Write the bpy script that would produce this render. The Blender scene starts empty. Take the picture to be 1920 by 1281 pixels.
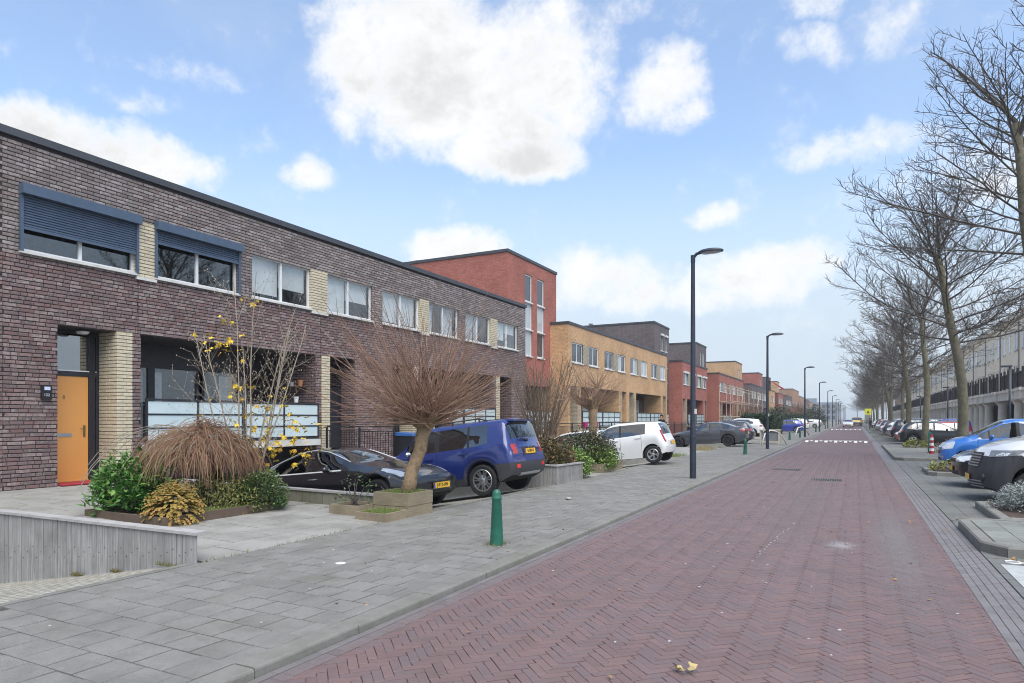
import bpy, bmesh, math, random
from mathutils import Vector, Matrix, noise as mnoise
from mathutils.bvhtree import BVHTree
R = math.radians
C = bpy.context.scene.collection
SC = bpy.context.scene
# ---------------------------------------------------------------- camera
CAM_Z, YAW, FPX, HORIZON = 1.66, R(27.41), 1240.0, 785.0
cam_d = bpy.data.cameras.new('camera'); cam = bpy.data.objects.new('camera', cam_d); C.objects.link(cam)
cam.location = (0, 0, CAM_Z); cam.rotation_euler = (R(90), 0, YAW)
cam_d.sensor_width = 36; cam_d.lens = 36 * FPX / 1920; cam_d.shift_y = (HORIZON - 640.5) / 1920
cam_d.clip_start = .1; cam_d.clip_end = 6000
SC.camera = cam
SC.view_settings.view_transform = 'Standard'; SC.view_settings.look = 'None'
SC.view_settings.gamma = 1; SC.view_settings.use_curve_mapping = False
SC.view_settings.exposure = 1.47
SC.cycles.max_bounces = 6; SC.cycles.diffuse_bounces = 3; SC.cycles.transparent_max_bounces = 12
SC.cycles.pixel_filter_type = 'BLACKMAN_HARRIS'; SC.cycles.filter_width = 1.02
SC.cycles.glossy_bounces = 3; SC.cycles.volume_bounces = 0
# ---------------------------------------------------------------- world
SUN_EL, SUN_AZ = R(58), R(130)          # azimuth measured clockwise from +Y
world = bpy.data.worlds.new('World'); SC.world = world; world.use_nodes = True
class G:
    """tiny node graph helper"""
    def __init__(s, nt): s.nt = nt; s.n = nt.nodes; s.l = nt.links
    def new(s, t, **kw):
        n = s.n.new(t)
        for k, v in kw.items(): setattr(n, k, v)
        return n
    def put(s, sock, v):
        if isinstance(v, bpy.types.NodeSocket): s.l.new(v, sock)
        elif isinstance(v, (int, float)): 
            try: sock.default_value = v
            except TypeError: sock.default_value = (v, v, v) if len(sock.default_value) == 3 else (v, v, v, 1)
        else: sock.default_value = tuple(v) + ((1,) if len(sock.default_value) == 4 and len(v) == 3 else ())
    def math(s, op, a, b=0.0, c=None, clamp=False):
        n = s.new('ShaderNodeMath', operation=op, use_clamp=clamp); s.put(n.inputs[0], a); s.put(n.inputs[1], b)
        if c is not None: s.put(n.inputs[2], c)
        return n.outputs[0]
    def vmath(s, op, a, b=None, sc=None):
        n = s.new('ShaderNodeVectorMath', operation=op); s.put(n.inputs[0], a)
        if b is not None: s.put(n.inputs[1], b)
        if sc is not None: s.put(n.inputs['Scale'], sc)
        return n.outputs['Value'] if op in ('DOT_PRODUCT', 'LENGTH') else n.outputs[0]
    def mix(s, f, a, b, mode='MIX'):
        n = s.new('ShaderNodeMix', data_type='RGBA', blend_type=mode); n.clamp_factor = True
        s.put(n.inputs[0], f); s.put(n.inputs[6], a); s.put(n.inputs[7], b); return n.outputs[2]
    def noise(s, vec, scale, detail=3, rough=.55, dist=0):
        n = s.new('ShaderNodeTexNoise'); s.put(n.inputs['Vector'], vec); n.inputs['Scale'].default_value = scale
        n.inputs['Detail'].default_value = detail; n.inputs['Roughness'].default_value = rough; n.inputs['Distortion'].default_value = dist
        return n.outputs['Fac']
    def smooth(s, v, a, b, lo=0.0, hi=1.0):
        n = s.new('ShaderNodeMapRange', interpolation_type='SMOOTHSTEP'); s.put(n.inputs[0], v)
        n.inputs[1].default_value = a; n.inputs[2].default_value = b; n.inputs[3].default_value = lo; n.inputs[4].default_value = hi
        return n.outputs[0]
    def ramp(s, f, cols, const=False):
        n = s.new('ShaderNodeValToRGB'); cr = n.color_ramp; s.put(n.inputs[0], f)
        k = len(cols)
        while len(cr.elements) < k: cr.elements.new(1)
        for i, c in enumerate(cols):
            cr.elements[i].position = i / max(1, k - 1) if not const else i / k; cr.elements[i].color = tuple(c) + (1,)
        if const: cr.interpolation = 'CONSTANT'
        return n.outputs[0]
def build_world():
    g = G(world.node_tree); g.n.clear()
    out = g.new('ShaderNodeOutputWorld'); bg = g.new('ShaderNodeBackground')
    sky = g.new('ShaderNodeTexSky', sky_type='NISHITA'); sky.sun_disc = False
    sky.sun_elevation = SUN_EL; sky.sun_rotation = SUN_AZ; sky.altitude = 0
    sky.air_density = 1.0; sky.dust_density = .6; sky.ozone_density = 2.0
    tc = g.new('ShaderNodeTexCoord'); d = tc.outputs['Generated']
    sep = g.new('ShaderNodeSeparateXYZ'); g.put(sep.inputs[0], d)
    x, y, z = sep.outputs
    n1 = g.noise(d, 5.0, 7, .62, .25); n2 = g.noise(g.vmath('ADD', d, (3.1, 7.7, 1.3)), 5.0, 5, .6, .2)
    n3 = g.noise(g.vmath('ADD', d, (1.3, 2.2, 9.1)), 15.0, 8, .66, .1)
    az = g.math('ADD', g.math('ARCTAN2', x, y), g.math('MULTIPLY', g.math('SUBTRACT', n1, .5), .13))
    el = g.math('ADD', g.math('ARCSINE', z), g.math('MULTIPLY', g.math('SUBTRACT', n2, .5), .10))
    def ang(px, py):
        u = (px - 960) / FPX; v = (HORIZON - py) / FPX
        return math.atan(u) - YAW, math.atan(v / math.sqrt(1 + u * u))
    CL = [(700, 120, 110, 110, 1.0), (800, 60, 130, 110, 1.1), (860, 150, 200, 120, 1.2), (1030, 130, 130, 110, 1.05), (960, 225, 130, 60, 1.0),
          (690, 205, 70, 45, .8), (880, 262, 75, 50, 1.0), (985, 288, 120, 52, 1.1), (930, 300, 70, 40, .9), (640, 45, 75, 36, .55), (1240, 165, 85, 62, .85), (1275, 205, 60, 38, .75), (1195, 110, 35, 20, .3),
          (588, 318, 68, 32, .85), (1335, 400, 62, 32, .7), (845, 470, 105, 42, .95), (1120, 525, 140, 60, .85), (1190, 560, 110, 40, .7),
          (1420, 520, 165, 52, .9), (1310, 560, 90, 40, .8), (120, 280, 210, 80, 1.05), (40, 235, 140, 60, 1.0), (290, 315, 130, 50, 1.0), (380, 320, 50, 30, .6),
          (235, 182, 110, 26, .42), (340, 132, 130, 30, .4), (1540, 92, 100, 34, .6), (1530, 12, 70, 30, .55), (1690, 45, 110, 45, .4), (1570, 285, 110, 36, .62), (1690, 255, 90, 44, .55), (1180, 22, 50, 24, .35),
          (735, 270, 35, 24, .35), (1850, 330, 200, 70, .5)]
    rnd = random.Random(5)
    blobs = []
    for px, py, rx, ry, w in CL:
        a0, e0 = ang(px, py); k = math.cos(a0 + YAW)
        blobs.append((a0, e0, rx / FPX * k * k * 1.13, ry / FPX * k * 1.13, w * .92))
    for i in range(34):                                   # clouds go on unseen round the rest of the sky, enlarged for whiter light
        a0 = rnd.uniform(R(40), R(285)); e0 = R(rnd.uniform(8, 80))
        for j in range(2): blobs.append((a0 + rnd.uniform(-.12, .12), e0 + rnd.uniform(-.05, .05), rnd.uniform(.14, .34), rnd.uniform(.07, .15), rnd.uniform(.6, 1)))
    tot = None
    for a0, e0, ra, re, w in blobs:
        da = g.math('SUBTRACT', az, (a0 + math.pi) % (2 * math.pi) - math.pi)
        da = g.math('WRAP', da, math.pi, -math.pi)
        q = g.math('ADD', g.math('POWER', g.math('DIVIDE', da, ra), 2.0), g.math('POWER', g.math('DIVIDE', g.math('SUBTRACT', el, e0), re), 2.0))
        m = g.math('MULTIPLY', g.math('SUBTRACT', 1.0, q, clamp=True), w)
        tot = m if tot is None else g.math('MAXIMUM', tot, m)
    n4 = g.noise(g.vmath('ADD', d, (5.3, 1.2, 4.1)), 42.0, 6, .7, .3)
    dens = g.math('ADD', g.math('ADD', tot, g.math('MULTIPLY', g.math('SUBTRACT', n3, .5), 1.5)), g.math('MULTIPLY', g.math('SUBTRACT', n4, .5), .55))
    mask = g.smooth(dens, .03, .86)
    band = g.smooth(z, .09, .46, .97, .0)
    veil = g.math('ADD', g.math('MULTIPLY', g.smooth(n1, .42, .75), .16), .14)
    veil = g.math('MAXIMUM', veil, band)
    base = g.mix(veil, sky.outputs[0], VEIL)
    core = g.math('MULTIPLY', g.smooth(dens, .45, 1.15), g.smooth(g.noise(g.vmath('MULTIPLY', d, (1, 1, 1.8)), 6.5, 6, .62, .4), .34, .66))
    shade = g.math('SUBTRACT', 1.0, g.math('MULTIPLY', core, .25))
    ccol = g.vmath('SCALE', CLOUD, sc=shade)
    col = g.mix(mask, base, ccol)
    g.put(bg.inputs[0], col); bg.inputs[1].default_value = .1
    g.l.new(bg.outputs[0], out.inputs[0])
HAZE = .0007
VEIL, CLOUD = (2.5, 2.9, 3.3), (3.78, 3.80, 3.83)
build_world()
sun_d = bpy.data.lights.new('sun', 'SUN'); sun_d.energy = 1.5; sun_d.angle = R(56); sun_d.color = (1, .955, .89)
sun = bpy.data.objects.new('sun', sun_d); C.objects.link(sun)
_s = Vector((math.sin(SUN_AZ) * math.cos(SUN_EL), math.cos(SUN_AZ) * math.cos(SUN_EL), math.sin(SUN_EL)))
sun.rotation_euler = _s.to_track_quat('Z', 'Y').to_euler(); sun.location = (20, -20, 40)
# ---------------------------------------------------------------- materials
MATS = {}
def mat(name, cols, rough=.7, src='noise', nscale=6.0, bump=0.0, stretch=None, speck=0.0, moss=0.0, bscale=40.0, metal=0.0, coat=0.0, spec=.5, nw=.5, dirt=0.0, sheen=0.0, trans=0.0):
    """cols: ramp colours; src: 'noise', 'tint' (face attribute), 'both'"""
    if name in MATS: return MATS[name]
    m = bpy.data.materials.new(name); m.use_nodes = True; g = G(m.node_tree); b = g.n['Principled BSDF']
    pos = g.new('ShaderNodeNewGeometry').outputs['Position']
    if isinstance(cols[0], (int, float)): cols = [cols]
    if len(cols) > 1:
        f = None
        if src in ('tint', 'both'):
            f = g.new('ShaderNodeAttribute', attribute_name='tint').outputs['Fac']
        if src in ('noise', 'both'):
            nz = g.smooth(g.noise(pos if not stretch else g.vmath('MULTIPLY', pos, stretch), nscale, 5, .6), .25, .75)
            f = nz if f is None else g.math('ADD', g.math('MULTIPLY', f, 1 - nw), g.math('MULTIPLY', nz, nw))
        col = g.ramp(f, cols)
    else: col = tuple(cols[0])
    if dirt:
        dn = g.smooth(g.noise(g.vmath('ADD', pos, (31, 7, 3)), 1.7, 6, .65), .35, .8)
        col = g.mix(g.math('MULTIPLY', dn, dirt), col if not isinstance(col, tuple) else col + (1,), (.06, .055, .045, 1))
    if moss:
        mn = g.smooth(g.noise(g.vmath('ADD', pos, (3, 77, 1)), .9, 7, .68), .50, .80); col = g.mix(g.math('MULTIPLY', mn, moss), col if not isinstance(col, tuple) else col[:3] + (1,), (.115, .12, .065, 1))
    if speck:
        sp = g.smooth(g.noise(pos, 140, 2, .8), .3, .72, 1 - speck, 1 + speck); col = g.vmath('SCALE', col if not isinstance(col, tuple) else col[:3], sc=sp)
    g.put(b.inputs['Base Color'], col)
    b.inputs['Roughness'].default_value = rough; b.inputs['Metallic'].default_value = metal
    b.inputs['Specular IOR Level'].default_value = spec
    if coat: b.inputs['Coat Weight'].default_value = coat; b.inputs['Coat Roughness'].default_value = .04
    if bump:
        bn = g.new('ShaderNodeBump'); bn.inputs['Strength'].default_value = bump; bn.inputs['Distance'].default_value = .01
        g.put(bn.inputs['Height'], g.noise(pos, bscale, 5, .65)); g.l.new(bn.outputs[0], b.inputs['Normal'])
    MATS[name] = m; return m
def brick_mat(name, c1, c2, mortar, bw=.25, bh=.08, ms=.008, rough=.8, flip=False):
    if name in MATS: return MATS[name]
    m = bpy.data.materials.new(name); m.use_nodes = True; g = G(m.node_tree); b = g.n['Principled BSDF']
    pos = g.new('ShaderNodeNewGeometry').outputs['Position']
    s = g.new('ShaderNodeSeparateXYZ'); g.put(s.inputs[0], pos)
    cmb = g.new('ShaderNodeCombineXYZ')
    if flip: g.put(cmb.inputs[0], s.outputs[0]); g.put(cmb.inputs[1], s.outputs[1])
    else: g.put(cmb.inputs[0], g.math('ADD', s.outputs[0], s.outputs[1])); g.put(cmb.inputs[1], s.outputs[2])
    t = g.new('ShaderNodeTexBrick'); g.put(t.inputs['Vector'], cmb.outputs[0])
    t.inputs['Scale'].default_value = 1; t.inputs['Brick Width'].default_value = bw; t.inputs['Row Height'].default_value = bh
    t.inputs['Mortar Size'].default_value = ms; t.inputs['Bias'].default_value = 0.0; t.inputs['Mortar Smooth'].default_value = .2
    g.put(t.inputs['Color1'], c1); g.put(t.inputs['Color2'], c2); g.put(t.inputs['Mortar'], mortar)
    n = g.smooth(g.noise(pos, 9, 5, .65), .2, .8, .78, 1.22)
    n2 = g.smooth(g.noise(pos, .6, 4, .6), .25, .75, .86, 1.12)
    col = g.vmath('SCALE', g.vmath('SCALE', t.outputs[0], sc=n), sc=n2)
    g.put(b.inputs['Base Color'], col); b.inputs['Roughness'].default_value = rough; b.inputs['Specular IOR Level'].default_value = .3
    bn = g.new('ShaderNodeBump'); bn.inputs['Strength'].default_value = .5; bn.inputs['Distance'].default_value = .01; bn.invert = True
    g.put(bn.inputs['Height'], t.outputs['Fac']); g.l.new(bn.outputs[0], b.inputs['Normal'])
    MATS[name] = m; return m
def glass_mat(name, tint=(.55, .6, .62), clear=.7, rough=.02):
    """thin pane: what lies behind, tinted, under a real reflection"""
    m = bpy.data.materials.new(name); m.use_nodes = True; g = G(m.node_tree); g.n.remove(g.n['Principled BSDF'])
    out = g.n['Material Output']; tr = g.new('ShaderNodeBsdfTransparent'); gl = g.new('ShaderNodeBsdfGlossy'); fr = g.new('ShaderNodeFresnel')
    fr.inputs[0].default_value = 1.75; gl.inputs['Roughness'].default_value = rough; g.put(gl.inputs['Color'], (.96, .98, 1))
    g.put(tr.inputs[0], tint); mx = g.new('ShaderNodeMixShader')
    # fresnel of a pane seen from either side, plus the second surface
    geo = g.new('ShaderNodeNewGeometry'); dt = g.math('ABSOLUTE', g.vmath('DOT_PRODUCT', geo.outputs['Normal'], geo.outputs['Incoming']))
    f = g.math('ADD', 1 - clear, g.math('MULTIPLY', g.math('POWER', g.math('SUBTRACT', 1.0, dt, clamp=True), 4.0), clear))
    g.put(mx.inputs[0], f); g.l.new(tr.outputs[0], mx.inputs[1]); g.l.new(gl.outputs[0], mx.inputs[2]); g.l.new(mx.outputs[0], out.inputs[0])
    MATS[name] = m; return m
def paint(name, c, rough=.28, metal=0.0, coat=1.0): return mat(name, [c], rough=rough, metal=metal, coat=coat)
# ---------------------------------------------------------------- mesh builder
class MB:
    def __init__(s): s.v = []; s.f = []; s.m = []; s.t = []; s.mi = 0; s.ti = 0.0
    def add(s, verts, faces):
        o = len(s.v); s.v.extend(verts)
        for f in faces: s.f.append([i + o for i in f]); s.m.append(s.mi); s.t.append(s.ti)
    def quad(s, *p): s.add(list(p), [list(range(len(p)))])
    def box(s, x0, y0, z0, x1, y1, z1, skip=''):
        v = [(x0, y0, z0), (x1, y0, z0), (x1, y1, z0), (x0, y1, z0), (x0, y0, z1), (x1, y0, z1), (x1, y1, z1), (x0, y1, z1)]
        F = {'b': (3, 2, 1, 0), 't': (4, 5, 6, 7), 's': (0, 1, 5, 4), 'e': (1, 2, 6, 5), 'n': (2, 3, 7, 6), 'w': (3, 0, 4, 7)}
        s.add(v, [f for k, f in F.items() if k not in skip])
    def bar(s, a, b, w, h=None, up=(0, 0, 1)):
        """square bar from a to b"""
        a = Vector(a); b = Vector(b); d = (b - a).normalized(); u = Vector(up)
        if abs(d.dot(u)) > .99: u = Vector((1, 0, 0))
        r = d.cross(u).normalized() * w / 2; q = r.cross(d).normalized() * (h or w) / 2
        v = [a - r - q, a + r - q, a + r + q, a - r + q, b - r - q, b + r - q, b + r + q, b - r + q]
        s.add(v, [(0, 1, 2, 3), (7, 6, 5, 4), (0, 4, 5, 1), (1, 5, 6, 2), (2, 6, 7, 3), (3, 7, 4, 0)])
    def tube(s, pts, rad, n=6, cap=True):
        pts = [Vector(p) for p in pts]; k = len(pts)
        if not hasattr(rad, '__len__'): rad = [rad] * k
        o = len(s.v); pr = None
        for i, p in enumerate(pts):
            d = (pts[min(i + 1, k - 1)] - pts[max(i - 1, 0)])
            d = d.normalized() if d.length > 1e-9 else Vector((0, 0, 1))
            if pr is None:
                pr = d.orthogonal().normalized()
            else:
                pr = pr - d * pr.dot(d); pr = pr.normalized() if pr.length > 1e-6 else d.orthogonal().normalized()
            q = d.cross(pr)
            for j in range(n):
                a = 2 * math.pi * j / n; s.v.append(p + (pr * math.cos(a) + q * math.sin(a)) * rad[i])
        for i in range(k - 1):
            for j in range(n):
                a = o + i * n + j; b = o + i * n + (j + 1) % n
                s.f.append([a, b, b + n, a + n]); s.m.append(s.mi); s.t.append(s.ti)
        if cap and n > 2:
            s.f.append([o + j for j in reversed(range(n))]); s.f.append([o + (k - 1) * n + j for j in range(n)]); s.m += [s.mi] * 2; s.t += [s.ti] * 2
    def lathe(s, prof, c=(0, 0, 0), n=16, axis='z'):
        o = len(s.v); k = len(prof)
        for r, h in prof:
            for j in range(n):
                a = 2 * math.pi * j / n; p, q = r * math.cos(a), r * math.sin(a)
                s.v.append({'z': (c[0] + p, c[1] + q, c[2] + h), 'y': (c[0] + p, c[1] + h, c[2] - q), 'x': (c[0] + h, c[1] + p, c[2] + q)}[axis])
        for i in range(k - 1):
            for j in range(n):
                a = o + i * n + j; b = o + i * n + (j + 1) % n
                s.f.append([a, b, b + n, a + n]); s.m.append(s.mi); s.t.append(s.ti)
        if prof[0][0] > 1e-6: s.f.append([o + j for j in reversed(range(n))]); s.m.append(s.mi); s.t.append(s.ti)
        if prof[-1][0] > 1e-6: s.f.append([o + (k - 1) * n + j for j in range(n)]); s.m.append(s.mi); s.t.append(s.ti)
    def ball(s, c, r, n=10, sq=(1, 1, 1)):
        o = len(s.v); k = max(4, n // 2)
        for i in range(k + 1):
            th = math.pi * i / k
            for j in range(n):
                a = 2 * math.pi * j / n
                s.v.append((c[0] + r * sq[0] * math.sin(th) * math.cos(a), c[1] + r * sq[1] * math.sin(th) * math.sin(a), c[2] + r * sq[2] * math.cos(th)))
        for i in range(k):
            for j in range(n):
                a = o + i * n + j; b = o + i * n + (j + 1) % n
                s.f.append([a, a + n, b + n, b]); s.m.append(s.mi); s.t.append(s.ti)
    def prism(s, poly, z0, z1, bottom=False):
        """vertical prism over an xy polygon (counter-clockwise)"""
        k = len(poly); v = [(x, y, z1) for x, y in poly] + [(x, y, z0) for x, y in poly]
        f = [list(range(k))] + [[i, i + k, (i + 1) % k + k, (i + 1) % k] for i in range(k)]
        if bottom: f.append([i + k for i in reversed(range(k))])
        s.add(v, f)
    def mesh(s, name, mats, smooth=False, sharp=None):
        me = bpy.data.meshes.new(name); me.from_pydata([tuple(v) for v in s.v], [], s.f)
        for m in (mats if isinstance(mats, (list, tuple)) else [mats]): me.materials.append(m)
        if any(s.m): me.polygons.foreach_set('material_index', s.m)
        if any(s.t):
            a = me.attributes.new('tint', 'FLOAT', 'FACE'); a.data.foreach_set('value', s.t)
        if smooth:
            me.polygons.foreach_set('use_smooth', [True] * len(me.polygons))
            if sharp: me.set_sharp_from_angle(angle=R(sharp))
        me.update(); return me
    def obj(s, name, mats, parent=None, smooth=False, sharp=None, kind=None):
        o = bpy.data.objects.new(name, s.mesh(name, mats, smooth, sharp)); C.objects.link(o)
        if parent is not None: o.parent = parent
        if kind: o['kind'] = kind
        return o
def link(name, me, parent=None, loc=None, rz=0.0, label=None):
    o = bpy.data.objects.new(name, me); C.objects.link(o)
    if parent is not None: o.parent = parent
    if loc is not None: o.location = loc
    if rz: o.rotation_euler = (0, 0, rz)
    if label: o['label'] = label
    return o
def tag(o, label, cat, group=None):
    o['label'] = label; o['category'] = cat
    if group: o['group'] = group
    return o
def thing(name, label, cat, loc=(0, 0, 0), rz=0.0, group=None):
    o = bpy.data.objects.new(name, None); C.objects.link(o); o.location = loc; o.rotation_euler = (0, 0, rz); o.empty_display_size = .2
    return tag(o, label, cat, group)
def struct(o): o['kind'] = 'structure'; return o
def copy_tree(o, parent=None, first=True):
    c = o.copy(); C.objects.link(c)
    if parent is not None: c.parent = parent
    for ch in KIDS(o): copy_tree(ch, c, False)
    return c
def KIDS(o): return list(o.children)
def proj(p):
    """pixel (1920 wide) where a world point falls: only used to pick which bricks show largest"""
    x, y, z = p; d = -math.sin(YAW) * x + math.cos(YAW) * y; r = math.cos(YAW) * x + math.sin(YAW) * y
    if d < .3: return None
    return 960 + FPX * r / d, HORIZON - FPX * (z - CAM_Z) / d, d
def inview(p, m=20):
    q = proj(p); return q is not None and -m < q[0] < 1920 + m and -m < q[1] < 1281 + m
def clip_poly(poly, axis, lim, keep_less):
    out = []
    for i in range(len(poly)):
        a, b = poly[i], poly[(i + 1) % len(poly)]
        ia = (a[axis] <= lim) == keep_less or a[axis] == lim; ib = (b[axis] <= lim) == keep_less or b[axis] == lim
        if ia: out.append(a)
        if ia != ib:
            t = (lim - a[axis]) / (b[axis] - a[axis]); out.append((a[0] + t * (b[0] - a[0]), a[1] + t * (b[1] - a[1])))
    return out
# ================================================================ materials of the setting
m_ground = mat('earth', [(.16, .15, .13), (.2, .19, .17)], .9)
m_joint = mat('joint_sand', [(.05, .042, .038), (.095, .082, .07)], .95, nscale=20)
m_brickpave = mat('road_clinker', [(.138, .099, .099), (.174, .114, .110), (.156, .117, .119), (.190, .124, .117), (.166, .118, .117)], .62, 'both', nscale=3.0, bump=.25, bscale=90, nw=.35, spec=.35, dirt=.28)
m_roadfar = brick_mat('road_far', (.156, .104, .103, 1), (.143, .106, .108, 1), (.115, .085, .085, 1), .2, .07, .004, .65, flip=True)
m_gutter = mat('gutter_clinker', [(.13, .12, .122), (.19, .178, .178), (.16, .145, .143)], .6, 'both', nscale=5, bump=.25, bscale=80, nw=.4, dirt=.25)
m_tile = mat('concrete_tile', [(.16, .158, .146), (.235, .229, .212), (.185, .182, .166), (.215, .21, .198)], .88, 'both', nscale=2.2, bump=.5, bscale=220, nw=.5, dirt=.25, speck=.30, moss=.55)
m_tilefar = brick_mat('pavement_far', (.188, .185, .173, 1), (.207, .203, .19, 1), (.13, .128, .118, 1), .3, .3, .008, .9, flip=True)
m_bay = mat('bay_tile', [(.12, .125, .12), (.165, .17, .165), (.14, .15, .135)], .85, 'both', nscale=2.5, bump=.4, bscale=160, nw=.5, dirt=.35, speck=.2, moss=.6)
m_bayfar = brick_mat('bay_far', (.14, .145, .14, 1), (.155, .16, .15, 1), (.09, .09, .08, 1), .3, .3, .008, .9, flip=True)
m_kerb = mat('kerb_concrete', [(.165, .163, .145), (.225, .22, .20), (.185, .187, .155)], .88, 'both', nscale=6, bump=.4, bscale=180, nw=.6, dirt=.35, speck=.25, moss=.5)
m_slab = mat('terrace_slab', [(.22, .218, .198), (.315, .31, .285), (.265, .26, .235)], .85, 'both', nscale=1.8, bump=.2, bscale=60, nw=.5, dirt=.42, speck=.12, moss=.45)
m_cobble = brick_mat('ramp_cobble', (.42, .40, .35, 1), (.33, .315, .27, 1), (.17, .165, .13, 1), .2, .1, .016, .95, flip=True)
m_wall_conc = mat('raw_concrete', [(.26, .26, .24), (.34, .34, .32)], .9, nscale=3, bump=.2, dirt=.4)
m_white_mark = mat('road_paint', [(.62, .63, .62), (.74, .74, .72)], .7, nscale=30)
m_water_stain = mat('chalk_stain', [(.30, .27, .28), (.42, .41, .42)], .8, nscale=22)
m_grass = mat('grass_green', [(.08, .13, .03), (.16, .22, .05), (.22, .23, .07)], .8, 'both', nscale=8)
m_leaf_litter = mat('dry_leaf', [(.32, .15, .05), (.42, .27, .10), (.22, .10, .04)], .8, 'tint')
m_soil = mat('soil', [(.05, .035, .025), (.09, .06, .045)], .95, nscale=25, bump=.6)
KX, PX, FX = -3.41, -6.45, -14.66            # kerb face, property line, facade plane
GX = 1.0                                     # right edge of the red road
# ---------------------------------------------------------------- ground
b = MB()
b.quad((PX, -60, -.03), (1290, -60, -.03), (1290, 1490, -.03), (PX, 1490, -.03))
b.quad((-1290, -60, -.03), (-15.2, -60, -.03), (-15.2, 1490, -.03), (-1290, 1490, -.03))
b.quad((-15.2, 62, -.031), (PX, 62, -.031), (PX, 1490, -.031), (-15.2, 1490, -.031))
b.quad((-15.2, -60, -.031), (PX, -60, -.031), (PX, -.6, -.031), (-15.2, -.6, -.031))
struct(b.obj('ground', m_ground))
# ---------------------------------------------------------------- road: herringbone clinkers
ROAD_Y0, ROAD_Y1 = 1.6, 34.0
road = MB()
road.quad((KX - .02, -60, -.009), (GX, -60, -.009), (GX, ROAD_Y1, -.009), (KX - .02, ROAD_Y1, -.009)); road.mi = 1
road.quad((KX - .02, ROAD_Y1, -.002), (GX, ROAD_Y1, -.002), (GX, 900, -.002), (KX - .02, 900, -.002))
road = struct(road.obj('road', [m_joint, m_roadfar]))
rnd = random.Random(1)
def shrink(poly, g):
    cx = sum(p[0] for p in poly) / len(poly); cy = sum(p[1] for p in poly) / len(poly)
    return cx, cy
def brick_poly(cx, cy, L, W, a, g=.0021, gw=None):
    l, w = L / 2 - g, W / 2 - (g if gw is None else gw); c, s = math.cos(a), math.sin(a)
    return [(cx + u * c - v * s, cy + u * s + v * c) for u, v in ((-l, -w), (l, -w), (l, w), (-l, w))]
def slab_mb(poly, z, h, ti, bev=.003, tilt=(0, 0)):
    """a paving piece: top with a small worn arris, sides down to the joint"""
    k = len(poly); cx, cy = shrink(poly, 0)
    top = []
    for x, y in poly:
        d = math.hypot(x - cx, y - cy); f = max(0, (d - bev * 1.4) / d) if d > 0 else 0
        top.append((cx + (x - cx) * f, cy + (y - cy) * f, z + tilt[0] * (x - cx) + tilt[1] * (y - cy)))
    mid = [(x, y, z - bev + tilt[0] * (x - cx) + tilt[1] * (y - cy)) for x, y in poly]; bot = [(x, y, z - h) for x, y in poly]
    m = MB(); m.ti = ti
    m.add(top + mid + bot, [list(range(k))] + [[i, k + i, k + (i + 1) % k, (i + 1) % k] for i in range(k)] + [[k + i, 2 * k + i, 2 * k + (i + 1) % k, k + (i + 1) % k] for i in range(k)])
    return m
def append(dst, src):
    o = len(dst.v); dst.v += src.v; dst.f += [[i + o for i in f] for f in src.f]; dst.m += src.m; dst.t += src.t
def lay(pieces, name, material, parent, dims, z, h, count=300, bulkname=None, variants=10, bev=.003, gaps=None):
    """pieces: (cx, cy, angle, poly or None, key). Full pieces that show largest become parts, the rest one mesh."""
    L, W = dims; full = [p for p in pieces if p[3] is None]; scored = []
    for p in full:
        q = proj((p[0], p[1], z))
        if q and -10 < q[0] < 1930 and -10 < q[1] < 1290: scored.append((q[2], p))
    scored.sort(key=lambda t: t[0]); chosen = set(id(p) for _, p in scored[:count])
    vs = {}
    for tg in (gaps or {None: (.0021, .0021)}):
      vs[tg] = []
      for i in range(variants):
        vs[tg].append(slab_mb(brick_poly(0, 0, L, W, 0, *(gaps[tg] if gaps else (.0021, .0021))), 0, h, rnd.random(), bev, (rnd.uniform(-.008, .008), rnd.uniform(-.012, .012))).mesh(name, material))
    bulk = MB()
    for p in pieces:
        if id(p) in chosen:
            link(name, rnd.choice(vs[p[4] if gaps else None]), parent, (p[0], p[1], z + rnd.uniform(-.0012, .0012)), p[2])
        else:
            poly = p[3] or brick_poly(p[0], p[1], L, W, p[2], *(gaps[p[4]] if gaps else (.0021, .0021)))
            append(bulk, slab_mb(poly, z + rnd.uniform(-.0015, .0015), h, rnd.random(), bev, (rnd.uniform(-.008, .008), rnd.uniform(-.01, .01))))
    bulk.obj(bulkname or name + '_field', material, parent, kind='stuff')
L, W = .204, .068; pcs = []; n = 3
RG = {0: (.002, .0042), 1: (.0042, .0013)}                 # joints stand wider one way than the other
X0, X1 = KX + .205, GX - .002
ca, sa = math.cos(R(45)), math.sin(R(45))
def rot(u, v): return (u * ca - v * sa - 1.2, u * sa + v * ca + 12.0)
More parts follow.
